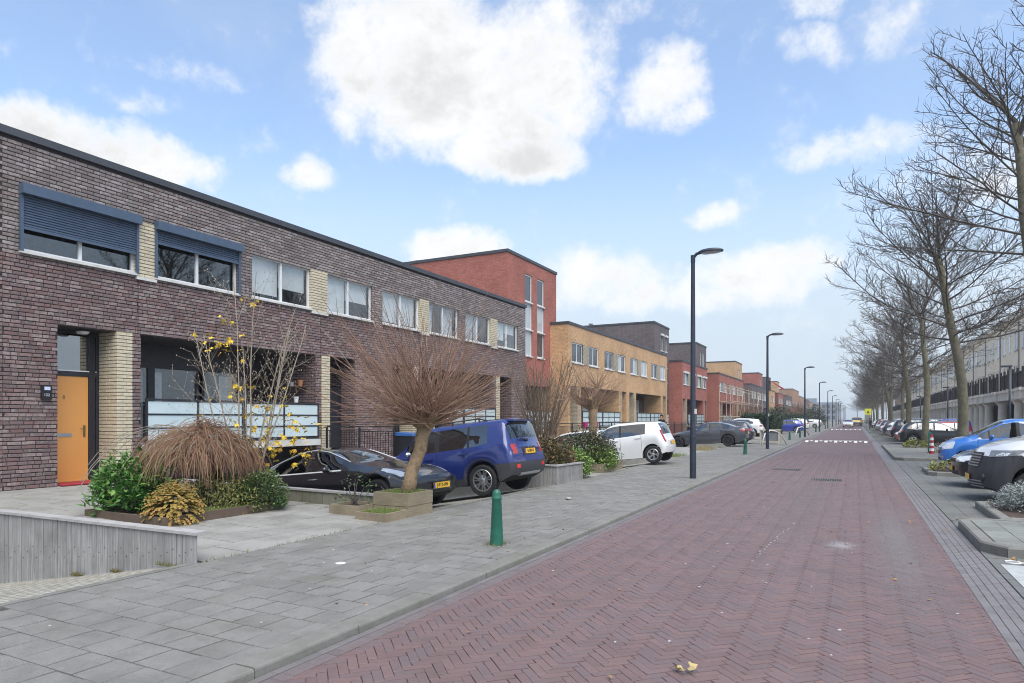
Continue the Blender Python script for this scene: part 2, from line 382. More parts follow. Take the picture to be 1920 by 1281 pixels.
for i in range(-420, 420):
    for j in range(-90, 90):
        ox, oy = i + n * j, i - n * j
        for kind in (0, 1):
            cu, cv = ((ox + n / 2) * W, (oy + .5) * W) if kind == 0 else ((ox + .5) * W, (oy + 1 + n / 2) * W)
            cx, cy = rot(cu, cv)
            if not (X0 - .12 < cx < X1 + .12 and ROAD_Y0 - .1 < cy < ROAD_Y1 + .1): continue
            if not inview((cx, cy, 0), 160): continue
            a = (R(45) if kind == 0 else R(135)) + rnd.gauss(0, .010); cx += rnd.gauss(0, .0012); cy += rnd.gauss(0, .0012)
            poly = brick_poly(cx, cy, L, W, a, *RG[kind]); xs = [p[0] for p in poly]; ys = [p[1] for p in poly]
            if min(xs) >= X0 and max(xs) <= X1 and max(ys) <= ROAD_Y1: pcs.append((cx, cy, a, None, kind)); continue
            for ax, lim, less in ((0, X0, False), (0, X1, True), (1, ROAD_Y1, True)):
                if len(poly) > 2: poly = clip_poly(poly, ax, lim, less)
            if len(poly) > 2:
                ar = abs(sum(poly[q][0] * poly[(q + 1) % len(poly)][1] - poly[(q + 1) % len(poly)][0] * poly[q][1] for q in range(len(poly)))) / 2
                if ar > .0006: pcs.append((cx, cy, a, poly, kind))
lay(pcs, 'road_brick', m_brickpave, road, (L, W), 0, .016, gaps=RG)
# gutters: five lengthwise courses on the right, a course and a row of headers along the left kerb
gut = MB(); gut.quad((GX, -60, -.011), (1.38, -60, -.011), (1.38, 30, -.011), (GX, 30, -.011)); gut.mi = 1
gut.quad((GX, 30, -.003), (1.38, 30, -.003), (1.38, 900, -.003), (GX, 900, -.003))
gut = struct(gut.obj('gutter', [m_joint, mat('gutter_far', [(.15, .145, .155), (.19, .185, .19)], .7, nscale=2)]))
pcs = []
for r in range(5):
    y = 1.2 + r * .083
    while y < 30:
        if inview((GX + .038 + r * .076, y, 0), 120): pcs.append((GX + .038 + r * .076, y + .1, R(90), None))
        y += .204
lay(pcs, 'gutter_brick', m_gutter, gut, (.197, .076), -.004, .013, 300)
gl = MB(); gl.quad((KX, 30, -.0010), (KX + .2, 30, -.0010), (KX + .2, 900, -.0010), (KX, 900, -.0010))
gl = struct(gl.obj('kerb_gutter', mat('gutter_far', [(.15, .15, .15)])))
pcs = []; y = 1.8
while y < 30:
    pcs.append((KX + .042, y, R(90), None)); y += .204
lay(pcs, 'gutter_brick', m_gutter, gl, (.204, .07), -.001, .013, 150, 'gutter_edge_field')
pcs = []; y = 1.8
while y < 30:
    pcs.append((KX + .14, y, 0, None)); y += .1
lay(pcs, 'gutter_header', mat('header_clinker', [(.13, .10, .10), (.17, .14, .14), (.155, .11, .105)], .6, 'both', bump=.2, dirt=.2), gl, (.115, .1), -.001, .013, 150, 'gutter_header_field')
# ---------------------------------------------------------------- left pavement
SW = .06
pav = MB(); pav.quad((PX, -60, SW - .02), (KX - .19, -60, SW - .02), (KX - .19, 27, SW - .02), (PX, 27, SW - .02)); pav.mi = 1
pav.quad((PX, 27, SW - .002), (KX - .19, 27, SW - .002), (KX - .19, 900, SW - .002), (PX, 900, SW - .002))
pav = struct(pav.obj('pavement', [m_joint, m_tilefar]))
pcs = []; y = 1.5; row = 0; XR = KX - .192
while y < 27:
    x = XR - .15 * (row % 2)
    if row % 2: pcs.append((XR - .073, y + .15, 0, brick_poly(XR - .075, y + .15, .15, .3, 0)))
    while x > PX:
        if x - .3 >= PX: pcs.append((x - .15, y + .15, 0, None))
        elif x - PX > .03: pcs.append((0, y, 0, brick_poly((x + PX) / 2, y + .15, x - PX, .3, 0)))
        x -= .3
    y += .3; row += 1
pcs = [p for p in pcs if inview((p[0], p[1], SW), 260)]
lay(pcs, 'paving_tile', m_tile, pav, (.290, .293), SW, .02, 300, 'paving_tile_field', 14, .0025)
# kerb stones of the left pavement
kerb = MB(); kerb.box(KX - .185, 30, -.02, KX - .002, 900, SW - .004); kerb = struct(kerb.obj('kerb', m_kerb))
def kerb_mesh(ln, w=.186, h=.1, ti=.5):
    m = MB(); m.ti = ti; g = .004; r = .018
    prof = [(-w, -h), (-w, 0), (-r, 0), (-r * .3, -r * .3), (0, -r), (0, -h)]
    k = len(prof)
    v = [(x, g, z) for x, z in prof] + [(x, ln - g, z) for x, z in prof]
    m.add(v, [[i, i + k, (i + 1) % k + k, (i + 1) % k] for i in range(k)] + [list(range(k))[::-1], [i + k for i in range(k)]])
    return m.mesh('kerb_stone', m_kerb)
ks = [kerb_mesh(1.0, ti=rnd.random()) for _ in range(6)]
for i in range(29): link('kerb_stone', rnd.choice(ks), kerb, (KX + rnd.uniform(-.003, .003), 1.0 + i, SW + rnd.uniform(-.004, .003)))
# ---------------------------------------------------------------- right: bays, islands, footway
bay = MB(); bay.quad((1.38, -60, -.018), (6.8, -60, -.018), (6.8, 31, -.018), (1.38, 31, -.018)); bay.mi = 1
bay.quad((1.38, 31, -.004), (6.8, 31, -.004), (6.8, 900, -.004), (1.38, 900, -.004))
bay = struct(bay.obj('parking_bay', [m_joint, m_bayfar]))
pcs = []
for c in range(18):
    y = 5 + (c % 2) * .15
    while y < 31:
        if inview((1.39 + c * .3, y, 0), 60): pcs.append((1.39 + .15 + c * .3, y, 0, None))
        y += .3
lay(pcs, 'bay_tile', m_bay, bay, (.3, .3), -.004, .013, 300, 'bay_tile_field')
fw = MB(); fw.box(6.8, -60, -.025, 16, 900, .09); struct(fw.obj('footway', m_tilefar))
def island(poly, name, top, fill_mat, kh=.12, kw=.14):
    """raised bed or refuge: a kerb of stones round a fill"""
    b = MB(); cx = sum(p[0] for p in poly) / len(poly); cy = sum(p[1] for p in poly) / len(poly)
    inner = []
    k = len(poly)
    for i in range(k):
        a, p, c = Vector(poly[i - 1]), Vector(poly[i]), Vector(poly[(i + 1) % k])
        d1 = (p - a).normalized(); d2 = (c - p).normalized(); n1 = Vector((-d1.y, d1.x)); n2 = Vector((-d2.y, d2.x)); bis = (n1 + n2)
        bis = bis.normalized(); inner.append(tuple(p + bis * kw / max(.35, bis.dot(n1))))
    b.prism(inner, -.02, top); root = struct(b.obj(name, fill_mat))
    for i in range(k):
        a, c = Vector(poly[i]), Vector(poly[(i + 1) % k]); ia, ic = Vector(inner[i]), Vector(inner[(i + 1) % k])
        ln = (c - a).length; nn = max(1, round(ln / 1.0))
        for q in range(nn):
            t0, t1 = q / nn + .003 / ln, (q + 1) / nn - .003 / ln
            s = MB(); s.ti = rnd.random()
            p0, p1, r0, r1 = a.lerp(c, t0), a.lerp(c, t1), ia.lerp(ic, t0), ia.lerp(ic, t1); bv = .02; h2 = kh
            o0, o1 = p0.lerp(r0, .14), p1.lerp(r1, .14)
            s.add([(*p0, -.02), (*p1, -.02), (*p1, h2 - bv), (*p0, h2 - bv), (*o0, h2), (*o1, h2), (*r1, h2), (*r0, h2), (*r0, -.02), (*r1, -.02)],
                  [(0, 1, 2, 3), (3, 2, 5, 4), (4, 5, 6, 7), (7, 6, 9, 8), (0, 3, 4, 7, 8), (1, 9, 6, 5, 2)])
            s.obj('kerb_stone', m_kerb, root)
    return root
isl_a = island([(1.62, 9.75), (6.5, 9.75), (6.5, 12.45), (1.62, 12.45), (1.40, 12.1), (1.40, 10.1)], 'traffic_island', .112, m_joint)
pcs = []
for i in range(8):
    for j in range(16):
        x = 1.56 + j * .3; y = 9.9 + i * .3 + .15
        if x + .15 < 6.3 and y < 12.3: pcs.append((x + .15, y, 0, None))
lay(pcs, 'island_tile', mat('island_tile', [(.20, .21, .19), (.25, .26, .235)], .85, 'both', bump=.4, bscale=160, dirt=.4), isl_a, (.3, .3), .118, .02, 200, 'island_tile_field')
island([(2.0, 12.6), (6.5, 12.6), (6.5, 15.0), (2.0, 15.0)], 'planting_island', .10, m_soil)
island([(2.1, 22.6), (6.5, 22.6), (6.5, 25.0), (2.1, 25.0), (1.9, 24.8), (1.9, 22.8)], 'planting_island', .10, m_soil)
isl_d = island([(1.7, 30.3), (6.5, 30.3), (6.5, 45.3), (1.7, 45.3), (1.4, 44.9), (1.4, 30.7)], 'traffic_island', .112, brick_mat('island_far', (.19, .195, .18, 1), (.21, .21, .2, 1), (.12, .12, .1, 1), .3, .3, .008, .9, flip=True))
for yy in (66, 88, 110, 132, 156): island([(1.5, yy), (6.5, yy), (6.5, yy + 2.4), (1.5, yy + 2.4)], 'planting_island', .10, m_soil)
# ---------------------------------------------------------------- left forecourts: raised terraces and garage ramps
def tz(x): return SW + (.25 - SW) * (PX - x) / (PX - FX)          # terrace height
RAMPS = [(-.6, 4.85), (9.15, 14.72), (20.4, 26.6), (36.6, 43.0), (48.6, 56.0)]
RB = -1.32
ramp = MB()
for a, c in RAMPS:
    ramp.quad((PX, a, SW - .006), (PX, c, SW - .006), (FX, c, RB), (FX, a, RB)) if False else ramp.quad((FX, a, RB), (PX, a, SW - .006), (PX, c, SW - .006), (FX, c, RB))
    ramp.quad((FX - 2.2, a, RB), (FX, a, RB), (FX, c, RB), (FX - 2.2, c, RB))
struct(ramp.obj('garage_ramp', m_cobble))
edges = [-.6] + [v for r in RAMPS for v in r] + [62]
terr = MB(); spans = [(4.935, 9.10), (14.78, 20.4), (26.6, 36.6), (43.0, 48.6), (56.0, 62.0)]
for a, c in spans:
    terr.add([(FX - 1.8, a, -1.4), (PX, a, -1.4), (PX, c, -1.4), (FX - 1.8, c, -1.4), (FX - 1.8, a, .232), (PX, a, SW - .02), (PX, c, SW - .02), (FX - 1.8, c, .232), (FX, a, .232), (FX, c, .232)],
             [(0, 1, 5, 8, 4), (1, 2, 6, 5), (2, 3, 7, 9, 6), (8, 5, 6, 9), (4, 8, 9, 7)])
terr = struct(terr.obj('terrace', m_wall_conc))
def slabs(y0, y1, parent, nx=.6, ny=.6, x0=None, name='terrace_slab'):
    """large slabs on the sloping terrace in front of the first doors, staggered"""
    vs = []
    for i in range(8):
        vs.append(slab_mb(brick_poly(0, 0, nx, ny, 0, .010), 0, .03, rnd.random(), .004).mesh(name, m_slab))
    k = 0; x = PX - .004
    sl = math.atan((.25 - SW) / (PX - FX))
    bulk = MB()
    while x - nx > FX - .75:
        y = y0 - (k % 2) * ny / 2
        while y < y1:
            a, c = max(y, y0), min(y + ny, y1)
            if c - a > .05:
                if c - a > ny - .01:
                    o = link(name, rnd.choice(vs), parent, (x - nx / 2, (a + c) / 2, min(tz(x - nx / 2), .25) + rnd.uniform(-.002, .002))); o.rotation_euler = (0, sl if x > FX else 0, 0)
                else:
                    append(bulk, slab_mb(brick_poly(x - nx / 2, (a + c) / 2, nx, c - a, 0, .005), min(tz(x - nx / 2), .25), .04, rnd.random(), .004))
            y += ny
        x -= nx; k += 1
    if bulk.f: bulk.obj(name + '_edge', m_slab, parent, kind='stuff')
for a_, c_ in ((4.98, 9.05), (16.5, 20.3)):
    js = MB(); js.add([(FX - .7, a_, .236), (FX, a_, .236), (PX - .01, a_, SW - .013), (PX - .01, c_, SW - .013), (FX, c_, .236), (FX - .7, c_, .236)], [(0, 1, 4, 5), (1, 2, 3, 4)]); js.obj('slab_bedding', m_joint, terr)
slabs(4.98, 9.05, terr); slabs(16.5, 20.3, terr)
b = MB(); b.box(PX - .02, 15.4, 0, FX, 20.3, .01)
# pale strip of small cobbles where the ramps meet the pavement, weeds in its joint
ed = MB(); ed.box(PX - .09, -.6, -.02, PX + .0, 4.8, SW + .006); ed.box(PX - .09, 9.25, -.02, PX, 15.2, SW + .006); ed.box(PX - .09, 20.5, -.02, PX, 26.5, SW + .006)
struct(ed.obj('ramp_kerb', m_kerb))
# ---------------------------------------------------------------- markings and marks on the road
hp = MB(); mk = MB()                                       # the two road humps, white teeth painted on their near slopes
for y in (50.4, 107.5):
    hh = .115; ln = 1.1
    hp.add([(KX, y, 0), (GX, y, 0), (GX, y + ln, hh), (KX, y + ln, hh), (GX, y + 4, hh), (KX, y + 4, hh), (GX, y + 5, 0), (KX, y + 5, 0)], [(0, 1, 2, 3), (3, 2, 4, 5), (5, 4, 6, 7)])
    def tooth(x0, x1, f0, f1, up=.004): mk.quad((x0, y + ln * f0, hh * f0 + up), (x1, y + ln * f0, hh * f0 + up), (x1, y + ln * f1, hh * f1 + up), (x0, y + ln * f1, hh * f1 + up))
    for i in range(7):
        x = KX + .30 + i * .61; tooth(x, x + .20, .12, .9)
        if i < 6: tooth(x + .31, x + .46, .58, .9)
    mk.quad((KX + .2, y + ln + .01, hh + .004), (GX - .05, y + ln + .01, hh + .004), (GX - .05, y + ln + .35, hh + .004), (KX + .2, y + ln + .35, hh + .004))
struct(hp.obj('road_hump', m_roadfar)); struct(mk.obj('road_marking', m_white_mark))
def splat(b, x, y, rx, ry, z=.0042, n=11, rag=.45, seed=0):
    r = random.Random(seed); p = []
    for i in range(n):
        a = 2 * math.pi * i / n; k = 1 - rag * r.random(); p.append((x + rx * k * math.cos(a), y + ry * k * math.sin(a)))
    b.prism(p, 0, z)
def worn_mat(name, col, k=.55):
    m = bpy.data.materials.new(name); m.use_nodes = True; g = G(m.node_tree); bs = g.n['Principled BSDF']; g.put(bs.inputs['Base Color'], col); bs.inputs['Roughness'].default_value = .9
    tc = g.new('ShaderNodeTexCoord'); d = g.vmath('LENGTH', tc.outputs['Object']); pos = g.new('ShaderNodeNewGeometry').outputs['Position']
    f = g.math('ADD', g.math('SUBTRACT', 1.0, d), g.math('MULTIPLY', g.math('SUBTRACT', g.noise(g.vmath('MULTIPLY', pos, (6, 1.2, 1)), 5, 6, .72), .5), 1.7)); g.put(bs.inputs['Alpha'], g.math('MULTIPLY', g.smooth(f, .2, 1.0), k)); return m
def worn_patch(name, x, y, rx, ry, z, col, k=.55):
    b = MB(); b.quad((-1.3, -1.3, 0), (1.3, -1.3, 0), (1.3, 1.3, 0), (-1.3, 1.3, 0)); o = b.obj(name, worn_mat(name, col, k)); o.location = (x, y, z); o.scale = (rx, ry, 1); return struct(o)
worn_patch('chalk_stain', -.16, 9.65, .30, .55, .0042, (.42, .41, .42))
worn_patch('worn_wheel_track', .5, 10.5, .55, 7.5, .0036, (.27, .255, .26), .42)
worn_patch('worn_wheel_track', -.9, 15.0, .6, 9.5, .0039, (.24, .215, .22), .30)

st = MB()
for i in range(60):
    x = rnd.uniform(KX + .3, GX); y = rnd.uniform(3.5, 26); splat(st, x, y, rnd.uniform(.006, .022), rnd.uniform(.006, .03), .0035, 7, .5, 100 + i)
for i in range(14): splat(st, -1.05 + i * .012 + rnd.uniform(-.02, .02), 8.6 + i * .17, .012, .03, .0035, 7, .5, 300 + i)
for i in range(40):
    x = rnd.uniform(PX + .1, KX - .3); y = rnd.uniform(2.5, 22); splat(st, x, y, rnd.uniform(.006, .02), rnd.uniform(.006, .02), SW + .0035, 7, .5, 200 + i)
struct(st.obj('gum_spots', mat('gum', [(.42, .41, .40), (.55, .54, .52)], .8)))
# painted bay sign: a white field and a plug-shaped symbol beyond it
wm = MB()
for i in range(4): wm.box(1.47 + i * .30 + .003, 7.75, -.003, 1.47 + (i + 1) * .30 - .003, 8.55, .002)
for i in range(4): wm.box(1.47 + i * .30 + .003, 8.556, -.003, 1.47 + (i + 1) * .30 - .003, 9.25, .002)
struct(wm.obj('bay_marking', mat('worn_white', [(.36, .38, .37), (.46, .48, .47)], .8, nscale=9, dirt=.15)))
wm = MB(); wm.tube([(1.62 + .07 * math.cos(a), 9.45 + .07 * math.sin(a), -.002) for a in [i * .449 for i in range(15)]], .012, 4)
wm.box(1.69, 9.43, -.003, 1.95, 9.465, .003); wm.box(1.83, 9.36, -.003, 1.86, 9.425, .003)
struct(wm.obj('bay_symbol', m_white_mark))
# drains
def drain(x, y, w, d):
    t = MB(); t.box(x - w / 2 - .04, y - d / 2 - .04, -.01, x + w / 2 + .04, y - d / 2, .006); t.box(x - w / 2 - .04, y + d / 2, -.01, x + w / 2 + .04, y + d / 2 + .04, .006)
    t.box(x - w / 2 - .04, y - d / 2, -.01, x - w / 2, y + d / 2, .006); t.box(x + w / 2, y - d / 2, -.01, x + w / 2 + .04, y + d / 2, .006)
    r = t.obj('drain_grate', mat('cast_iron', [(.05, .05, .05), (.09, .085, .08)], .6, metal=.4)); q = MB(); q.quad((x - w / 2, y - d / 2, .0022), (x + w / 2, y - d / 2, .0022), (x + w / 2, y + d / 2, .0022), (x - w / 2, y + d / 2, .0022))
    q.obj('grate_dark', mat('pit_dark', [(.004, .004, .004)], .9), r); q = MB(); k = int(w / .055)  # flat black sheet paints the dark of the pit below the bars
    for i in range(k): q.box(x - w / 2 + i * w / k + .004, y - d / 2 + .001, .003, x - w / 2 + i * w / k + .02, y + d / 2 - .001, .0055)
    q.obj('grate_bars', mat('worn_iron', [(.25, .25, .25)], .5, metal=.6), r, kind='stuff'); return r
tag(drain(-.68, 19.8, .68, .5), 'open slotted drain grate in the middle of the red road', 'drain grate')
tag(drain(-1.98, 23.2, .75, .5), 'pale drain grate in the road nearer the left kerb, beyond the dark one', 'drain grate')
# ================================================================ houses
m_mortar = mat('dark_mortar', [(.026, .022, .022), (.05, .042, .042)], .95, nscale=12)
m_db_low = mat('purple_brick', [(.09, .066, .068), (.22, .125, .115), (.165, .128, .13), (.25, .16, .15), (.31, .26, .25), (.14, .10, .10), (.26, .20, .195)], .72, 'both', nscale=14, bump=.5, bscale=120, nw=.28, spec=.35, dirt=.3)
m_db_up = mat('grey_brown_brick', [(.13, .108, .104), (.27, .235, .22), (.20, .168, .16), (.36, .325, .315), (.24, .18, .165), (.16, .135, .13), (.31, .28, .27)], .7, 'both', nscale=14, bump=.5, bscale=120, nw=.3, spec=.4, dirt=.28)
m_cream = mat('cream_brick', [(.50, .44, .31), (.60, .54, .40), (.55, .47, .33)], .75, 'both', nscale=9, bump=.3, nw=.4, dirt=.18)
m_creamflat = brick_mat('cream_brick_far', (.52, .45, .32, 1), (.46, .40, .28, 1), (.18, .15, .11, 1), .25, .08, .01)
m_dbflat = brick_mat('purple_brick_far', (.17, .122, .124, 1), (.23, .16, .15, 1), (.05, .04, .04, 1), .25, .08, .012)
m_dkflat = brick_mat('dark_brick_far', (.15, .125, .128, 1), (.20, .17, .17, 1), (.055, .045, .045, 1), .25, .08, .012)
m_redflat = brick_mat('red_brick_far', (.42, .145, .105, 1), (.34, .11, .082, 1), (.25, .13, .11, 1), .25, .08, .010)
m_yelflat = brick_mat('yellow_brick_far', (.585, .375, .205, 1), (.52, .315, .155, 1), (.42, .285, .18, 1), .25, .08, .010)
m_tan = brick_mat('tan_brick_far', (.42, .25, .15, 1), (.36, .21, .13, 1), (.26, .17, .12, 1), .25, .08, .010)
m_coping = mat('dark_coping', [(.045, .05, .06), (.06, .065, .075)], .5, nscale=2)
m_wframe = mat('white_frame', [(.62, .63, .63), (.70, .71, .71)], .4, nscale=5)
m_dframe = mat('dark_frame', [(.018, .019, .026), (.028, .03, .038)], .4, nscale=5)
m_alu = mat('shutter_blue', [(.058, .088, .14), (.075, .11, .165)], .38, nscale=4, spec=.5)
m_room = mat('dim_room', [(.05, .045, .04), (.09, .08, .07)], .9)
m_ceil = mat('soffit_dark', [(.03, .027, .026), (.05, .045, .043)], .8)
m_blind = mat('white_blind', [(.62, .63, .62), (.74, .74, .72)], .8, nscale=3)
m_curtain = mat('net_curtain', [(.50, .53, .54), (.66, .68, .68)], .85, nscale=12)
m_glass = glass_mat('window_glass', (.94, .955, .96), .915)
m_glassd = glass_mat('dark_window_glass', (.35, .38, .4), .7)
m_frost = mat('frosted_glass', [(.50, .62, .65), (.57, .68, .70)], .22, nscale=1.5, coat=.4)
m_slabw = mat('white_concrete', [(.55, .55, .52), (.66, .66, .63)], .8, nscale=4, dirt=.25)
ROOF = 7.22
def facade(b, x, y0, y1, z0, z1, ops, open_lo=False, open_hi=False):
    """front in plane X=x with openings (oy0, oy1, oz0, oz1, depth); mi 0 front, 1 reveals"""
    ys = sorted(set([y0, y1] + [v for o in ops for v in o[:2] if y0 <= v <= y1])); zs = sorted(set([z0, z1] + [v for o in ops for v in o[2:4] if z0 <= v <= z1]))
    b.mi = 0
    for i in range(len(ys) - 1):
        run = None
        for j in range(len(zs) - 1):
            cy, cz = (ys[i] + ys[i + 1]) / 2, (zs[j] + zs[j + 1]) / 2
            if any(o[0] < cy < o[1] and o[2] < cz < o[3] for o in ops): continue
            b.quad((x, ys[i], zs[j]), (x, ys[i + 1], zs[j]), (x, ys[i + 1], zs[j + 1]), (x, ys[i], zs[j + 1]))
    b.mi = 1
    for o in ops:
        a, c, p, q, d = o[:5]
        if a > y0 + 1e-4: b.quad((x, a, p), (x, a, q), (x - d, a, q), (x - d, a, p))
        if c < y1 - 1e-4: b.quad((x, c, p), (x - d, c, p), (x - d, c, q), (x, c, q))
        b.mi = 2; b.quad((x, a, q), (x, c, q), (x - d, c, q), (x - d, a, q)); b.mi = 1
        b.quad((x, a, p), (x - d, a, p), (x - d, c, p), (x, c, p))
    b.mi = 0
def shell(b, x, y0, y1, z0, z1, back=9.0, sides='sn', skip_roof=False):
    xb = x - back
    if 's' in sides: b.quad((xb, y0, z0), (x, y0, z0), (x, y0, z1), (xb, y0, z1))
    if 'n' in sides: b.quad((x, y1, z0), (xb, y1, z0), (xb, y1, z1), (x, y1, z1))
    b.quad((xb, y1, z0), (xb, y0, z0), (xb, y0, z1), (xb, y1, z1))
    b.mi = 3; b.quad((x, y0, z1), (x, y1, z1), (xb, y1, z1), (xb, y0, z1)); b.mi = 0
def room(parent, x, y0, y1, z0, z1, d=1.6):
    b = MB(); xb = x - d
    b.quad((xb, y0, z0), (xb, y1, z0), (xb, y1, z1), (xb, y0, z1)); b.quad((x, y0, z0), (xb, y0, z0), (xb, y0, z1), (x, y0, z1))
    b.quad((x, y1, z0), (x, y1, z1), (xb, y1, z1), (xb, y1, z0)); b.quad((x, y0, z1), (xb, y0, z1), (xb, y1, z1), (x, y1, z1)); b.quad((x, y0, z0), (x, y1, z0), (xb, y1, z0), (xb, y0, z0))
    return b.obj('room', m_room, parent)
def window(parent, x, y0, y1, z0, z1, fm=None, gm=None, split=.5, blind=None, curtain=None, deep=True, sill=True, fw=.055):
    """window > pane (two), blind or curtain, sill. Sits in an opening; x is the frame's outer face"""
    fm = fm or m_wframe; gm = gm or m_glass; b = MB(); d = .07; ym = y0 + (y1 - y0) * split
    b.box(x - d, y0, z0, x, y0 + fw, z1); b.box(x - d, y1 - fw, z0, x, y1, z1); b.box(x - d, y0 + fw, z1 - fw, x, y1 - fw, z1); b.box(x - d, y0 + fw, z0, x, y1 - fw, z0 + fw)
    if split: b.box(x - d, ym - .035, z0 + fw, x - .002, ym + .035, z1 - fw)
    w = b.obj('window', fm, parent)
    for a, c in (((y0 + fw, ym - .035), (ym + .035, y1 - fw)) if split else ((y0 + fw, y1 - fw),)):
        p = MB(); p.box(x - .042, a, z0 + fw, x - .034, c, z1 - fw); p.obj('pane', gm, w)
    if sill:
        s = MB(); s.box(x - .05, y0 - .03, z0 - .06, x + .14, y1 + .03, z0 - .004); s.obj('sill', m_slabw, w)
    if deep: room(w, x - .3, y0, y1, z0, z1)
    if blind:
        for f, fr in enumerate(blind):
            if fr:
                a, c = (y0 + fw, ym) if f == 0 else (ym, y1 - fw); p = MB(); p.box(x - .16, a + .02, z1 - (z1 - z0) * fr, x - .15, c - .02, z1 - .03); p.obj('blind', m_blind, w)
    if curtain:
        for f0, f1 in curtain:
            a = y0 + (y1 - y0) * f0; c = y0 + (y1 - y0) * f1; p = MB(); k = max(4, int((c - a) / .05)); v = []
            for i in range(k + 1):
                yy = a + (c - a) * i / k; xx = x - .22 + .022 * math.sin(i * 1.9)
                v += [(xx, yy, z0 + .03), (xx, yy, z1 - .03)]
            p.add(v, [(2 * i, 2 * i + 2, 2 * i + 3, 2 * i + 1) for i in range(k)]); p.obj('curtain', m_curtain, w, True)
    return w
def coping(parent, x, y0, y1, z, back=9.0, sides='', h=.13, m=None):
    b = MB(); b.box(x - .3, y0, z - .02, x + .05, y1, z + h)
    if 's' in sides: b.box(x - back, y0 - .05, z - .02, x - .302, y0 + .3, z + h - .002); b.box(x - .302, y0 - .05, z - .02, x + .05, y0 - .001, z + h - .002)
    if 'n' in sides: b.box(x - back, y1 - .3, z - .02, x - .302, y1 + .05, z + h - .002); b.box(x - .302, y1 + .001, z - .02, x + .05, y1 + .05, z + h - .002)
    return b.obj('roof_edge', m or m_coping, parent)
BP = .08; BH = .063
def brick_mesh(L, D, ti, material, jag=.004):
    """a stretcher lying along +Y with its face towards +X: a face with worn arrises"""
    m = MB(); m.ti = ti; r = random.Random(int(ti * 1e6)); e = .005
    f = [(r.uniform(-.003, .003), e, e), (r.uniform(-.003, .003), L - e, e), (r.uniform(-.003, .003), L - e, BH - e), (r.uniform(-.003, .003), e, BH - e)]
    k = [(-.006, 0, 0), (-.006, L, 0), (-.006, L, BH), (-.006, 0, BH)]; q = [(-D, 0, 0), (-D, L, 0), (-D, L, BH), (-D, 0, BH)]
    m.add(f + k + q, [(0, 1, 2, 3)] + [(i, 4 + i, 4 + (i + 1) % 4, (i + 1) % 4) for i in range(4)] + [(4 + i, 8 + i, 8 + (i + 1) % 4, 4 + (i + 1) % 4) for i in range(4)])
    return m
BRICK_CACHE = {}
def brick_variants(L, material, key):
    k = (round(L, 3), key)
    if k not in BRICK_CACHE: BRICK_CACHE[k] = [brick_mesh(L, .03, rnd.random() * .999 + .001, material).mesh('brick', material) for _ in range(10)]
    return BRICK_CACHE[k]
def brickwork(y0, y1, ops, zones, x, bottom=None):
    """list of (kind, y, z, L, full) bricks over the facade outside openings. zones: (z0, z1, style)"""
    out = []
    z = .26 if bottom is None else bottom; row = 0; r = random.Random(int(y0 * 100))
    while z + BH < ROOF - .02:
        zc = z + BH / 2; style = [s for a, c, s in zones if a <= zc < c][0]
        segs = [(y0, y1)]
        for o in ops:
            if o[2] - .01 < zc < o[3] + .005:
                ns = []
                for a, c in segs:
                    if o[1] <= a or o[0] >= c: ns.append((a, c)); continue
                    if o[0] > a + .02: ns.append((a, o[0]))
                    if o[1] < c - .02: ns.append((o[1], c))
                segs = ns
        if style == 'up':
            base = math.floor(y0 / .252) * .252 - (.126 if row % 2 else 0); cuts = []; yy = base
            while yy < y1 + .3: cuts.append((yy, .24)); yy += .252
        else:
            cuts = []; yy = math.floor(y0) - r.random() * .25 - .3
            while yy < y1 + .3:
                L = r.choice((.24, .24, .24, .114, .114, .178)); cuts.append((yy, L)); yy += L + .012
        for a, c in segs:
            for yy, L in cuts:
                p, q = max(yy, a + .002), min(yy + L, c - .002)
                if q - p < .03: continue
                out.append((style, p, z, q - p, abs(q - p - L) < 1e-4))
        z += BP; row += 1
    return out
def place_bricks(wall, bricks, x, count):
    sc = []
    for i, bk in enumerate(bricks):
        q = proj((x, bk[1] + bk[3] / 2, bk[2]))
        if bk[4] and bk[3] > .2 and q and 0 < q[0] < 1920 and 0 < q[1] < 1281: sc.append((q[2], i))
    sc.sort(); ch = set(i for _, i in sc[:count]); low, up = MB(), MB()
    for i, (style, y, z, L, full) in enumerate(bricks):
        m = m_db_up if style == 'up' else m_db_low; jx = rnd.uniform(-.004, .003)
        if i in ch: link('brick', rnd.choice(brick_variants(L, m, style)), wall, (x + jx, y, z))
        else:
            s = brick_mesh(L, .03, rnd.random() * .999 + .001, m); s.v = [(a + x + jx, c + y, d + z) for a, c, d in s.v]; append(up if style == 'up' else low, s)
    if low.f: low.obj('brickwork', m_db_low, wall, kind='stuff')
    if up.f: up.obj('brickwork', m_db_up, wall, kind='stuff')
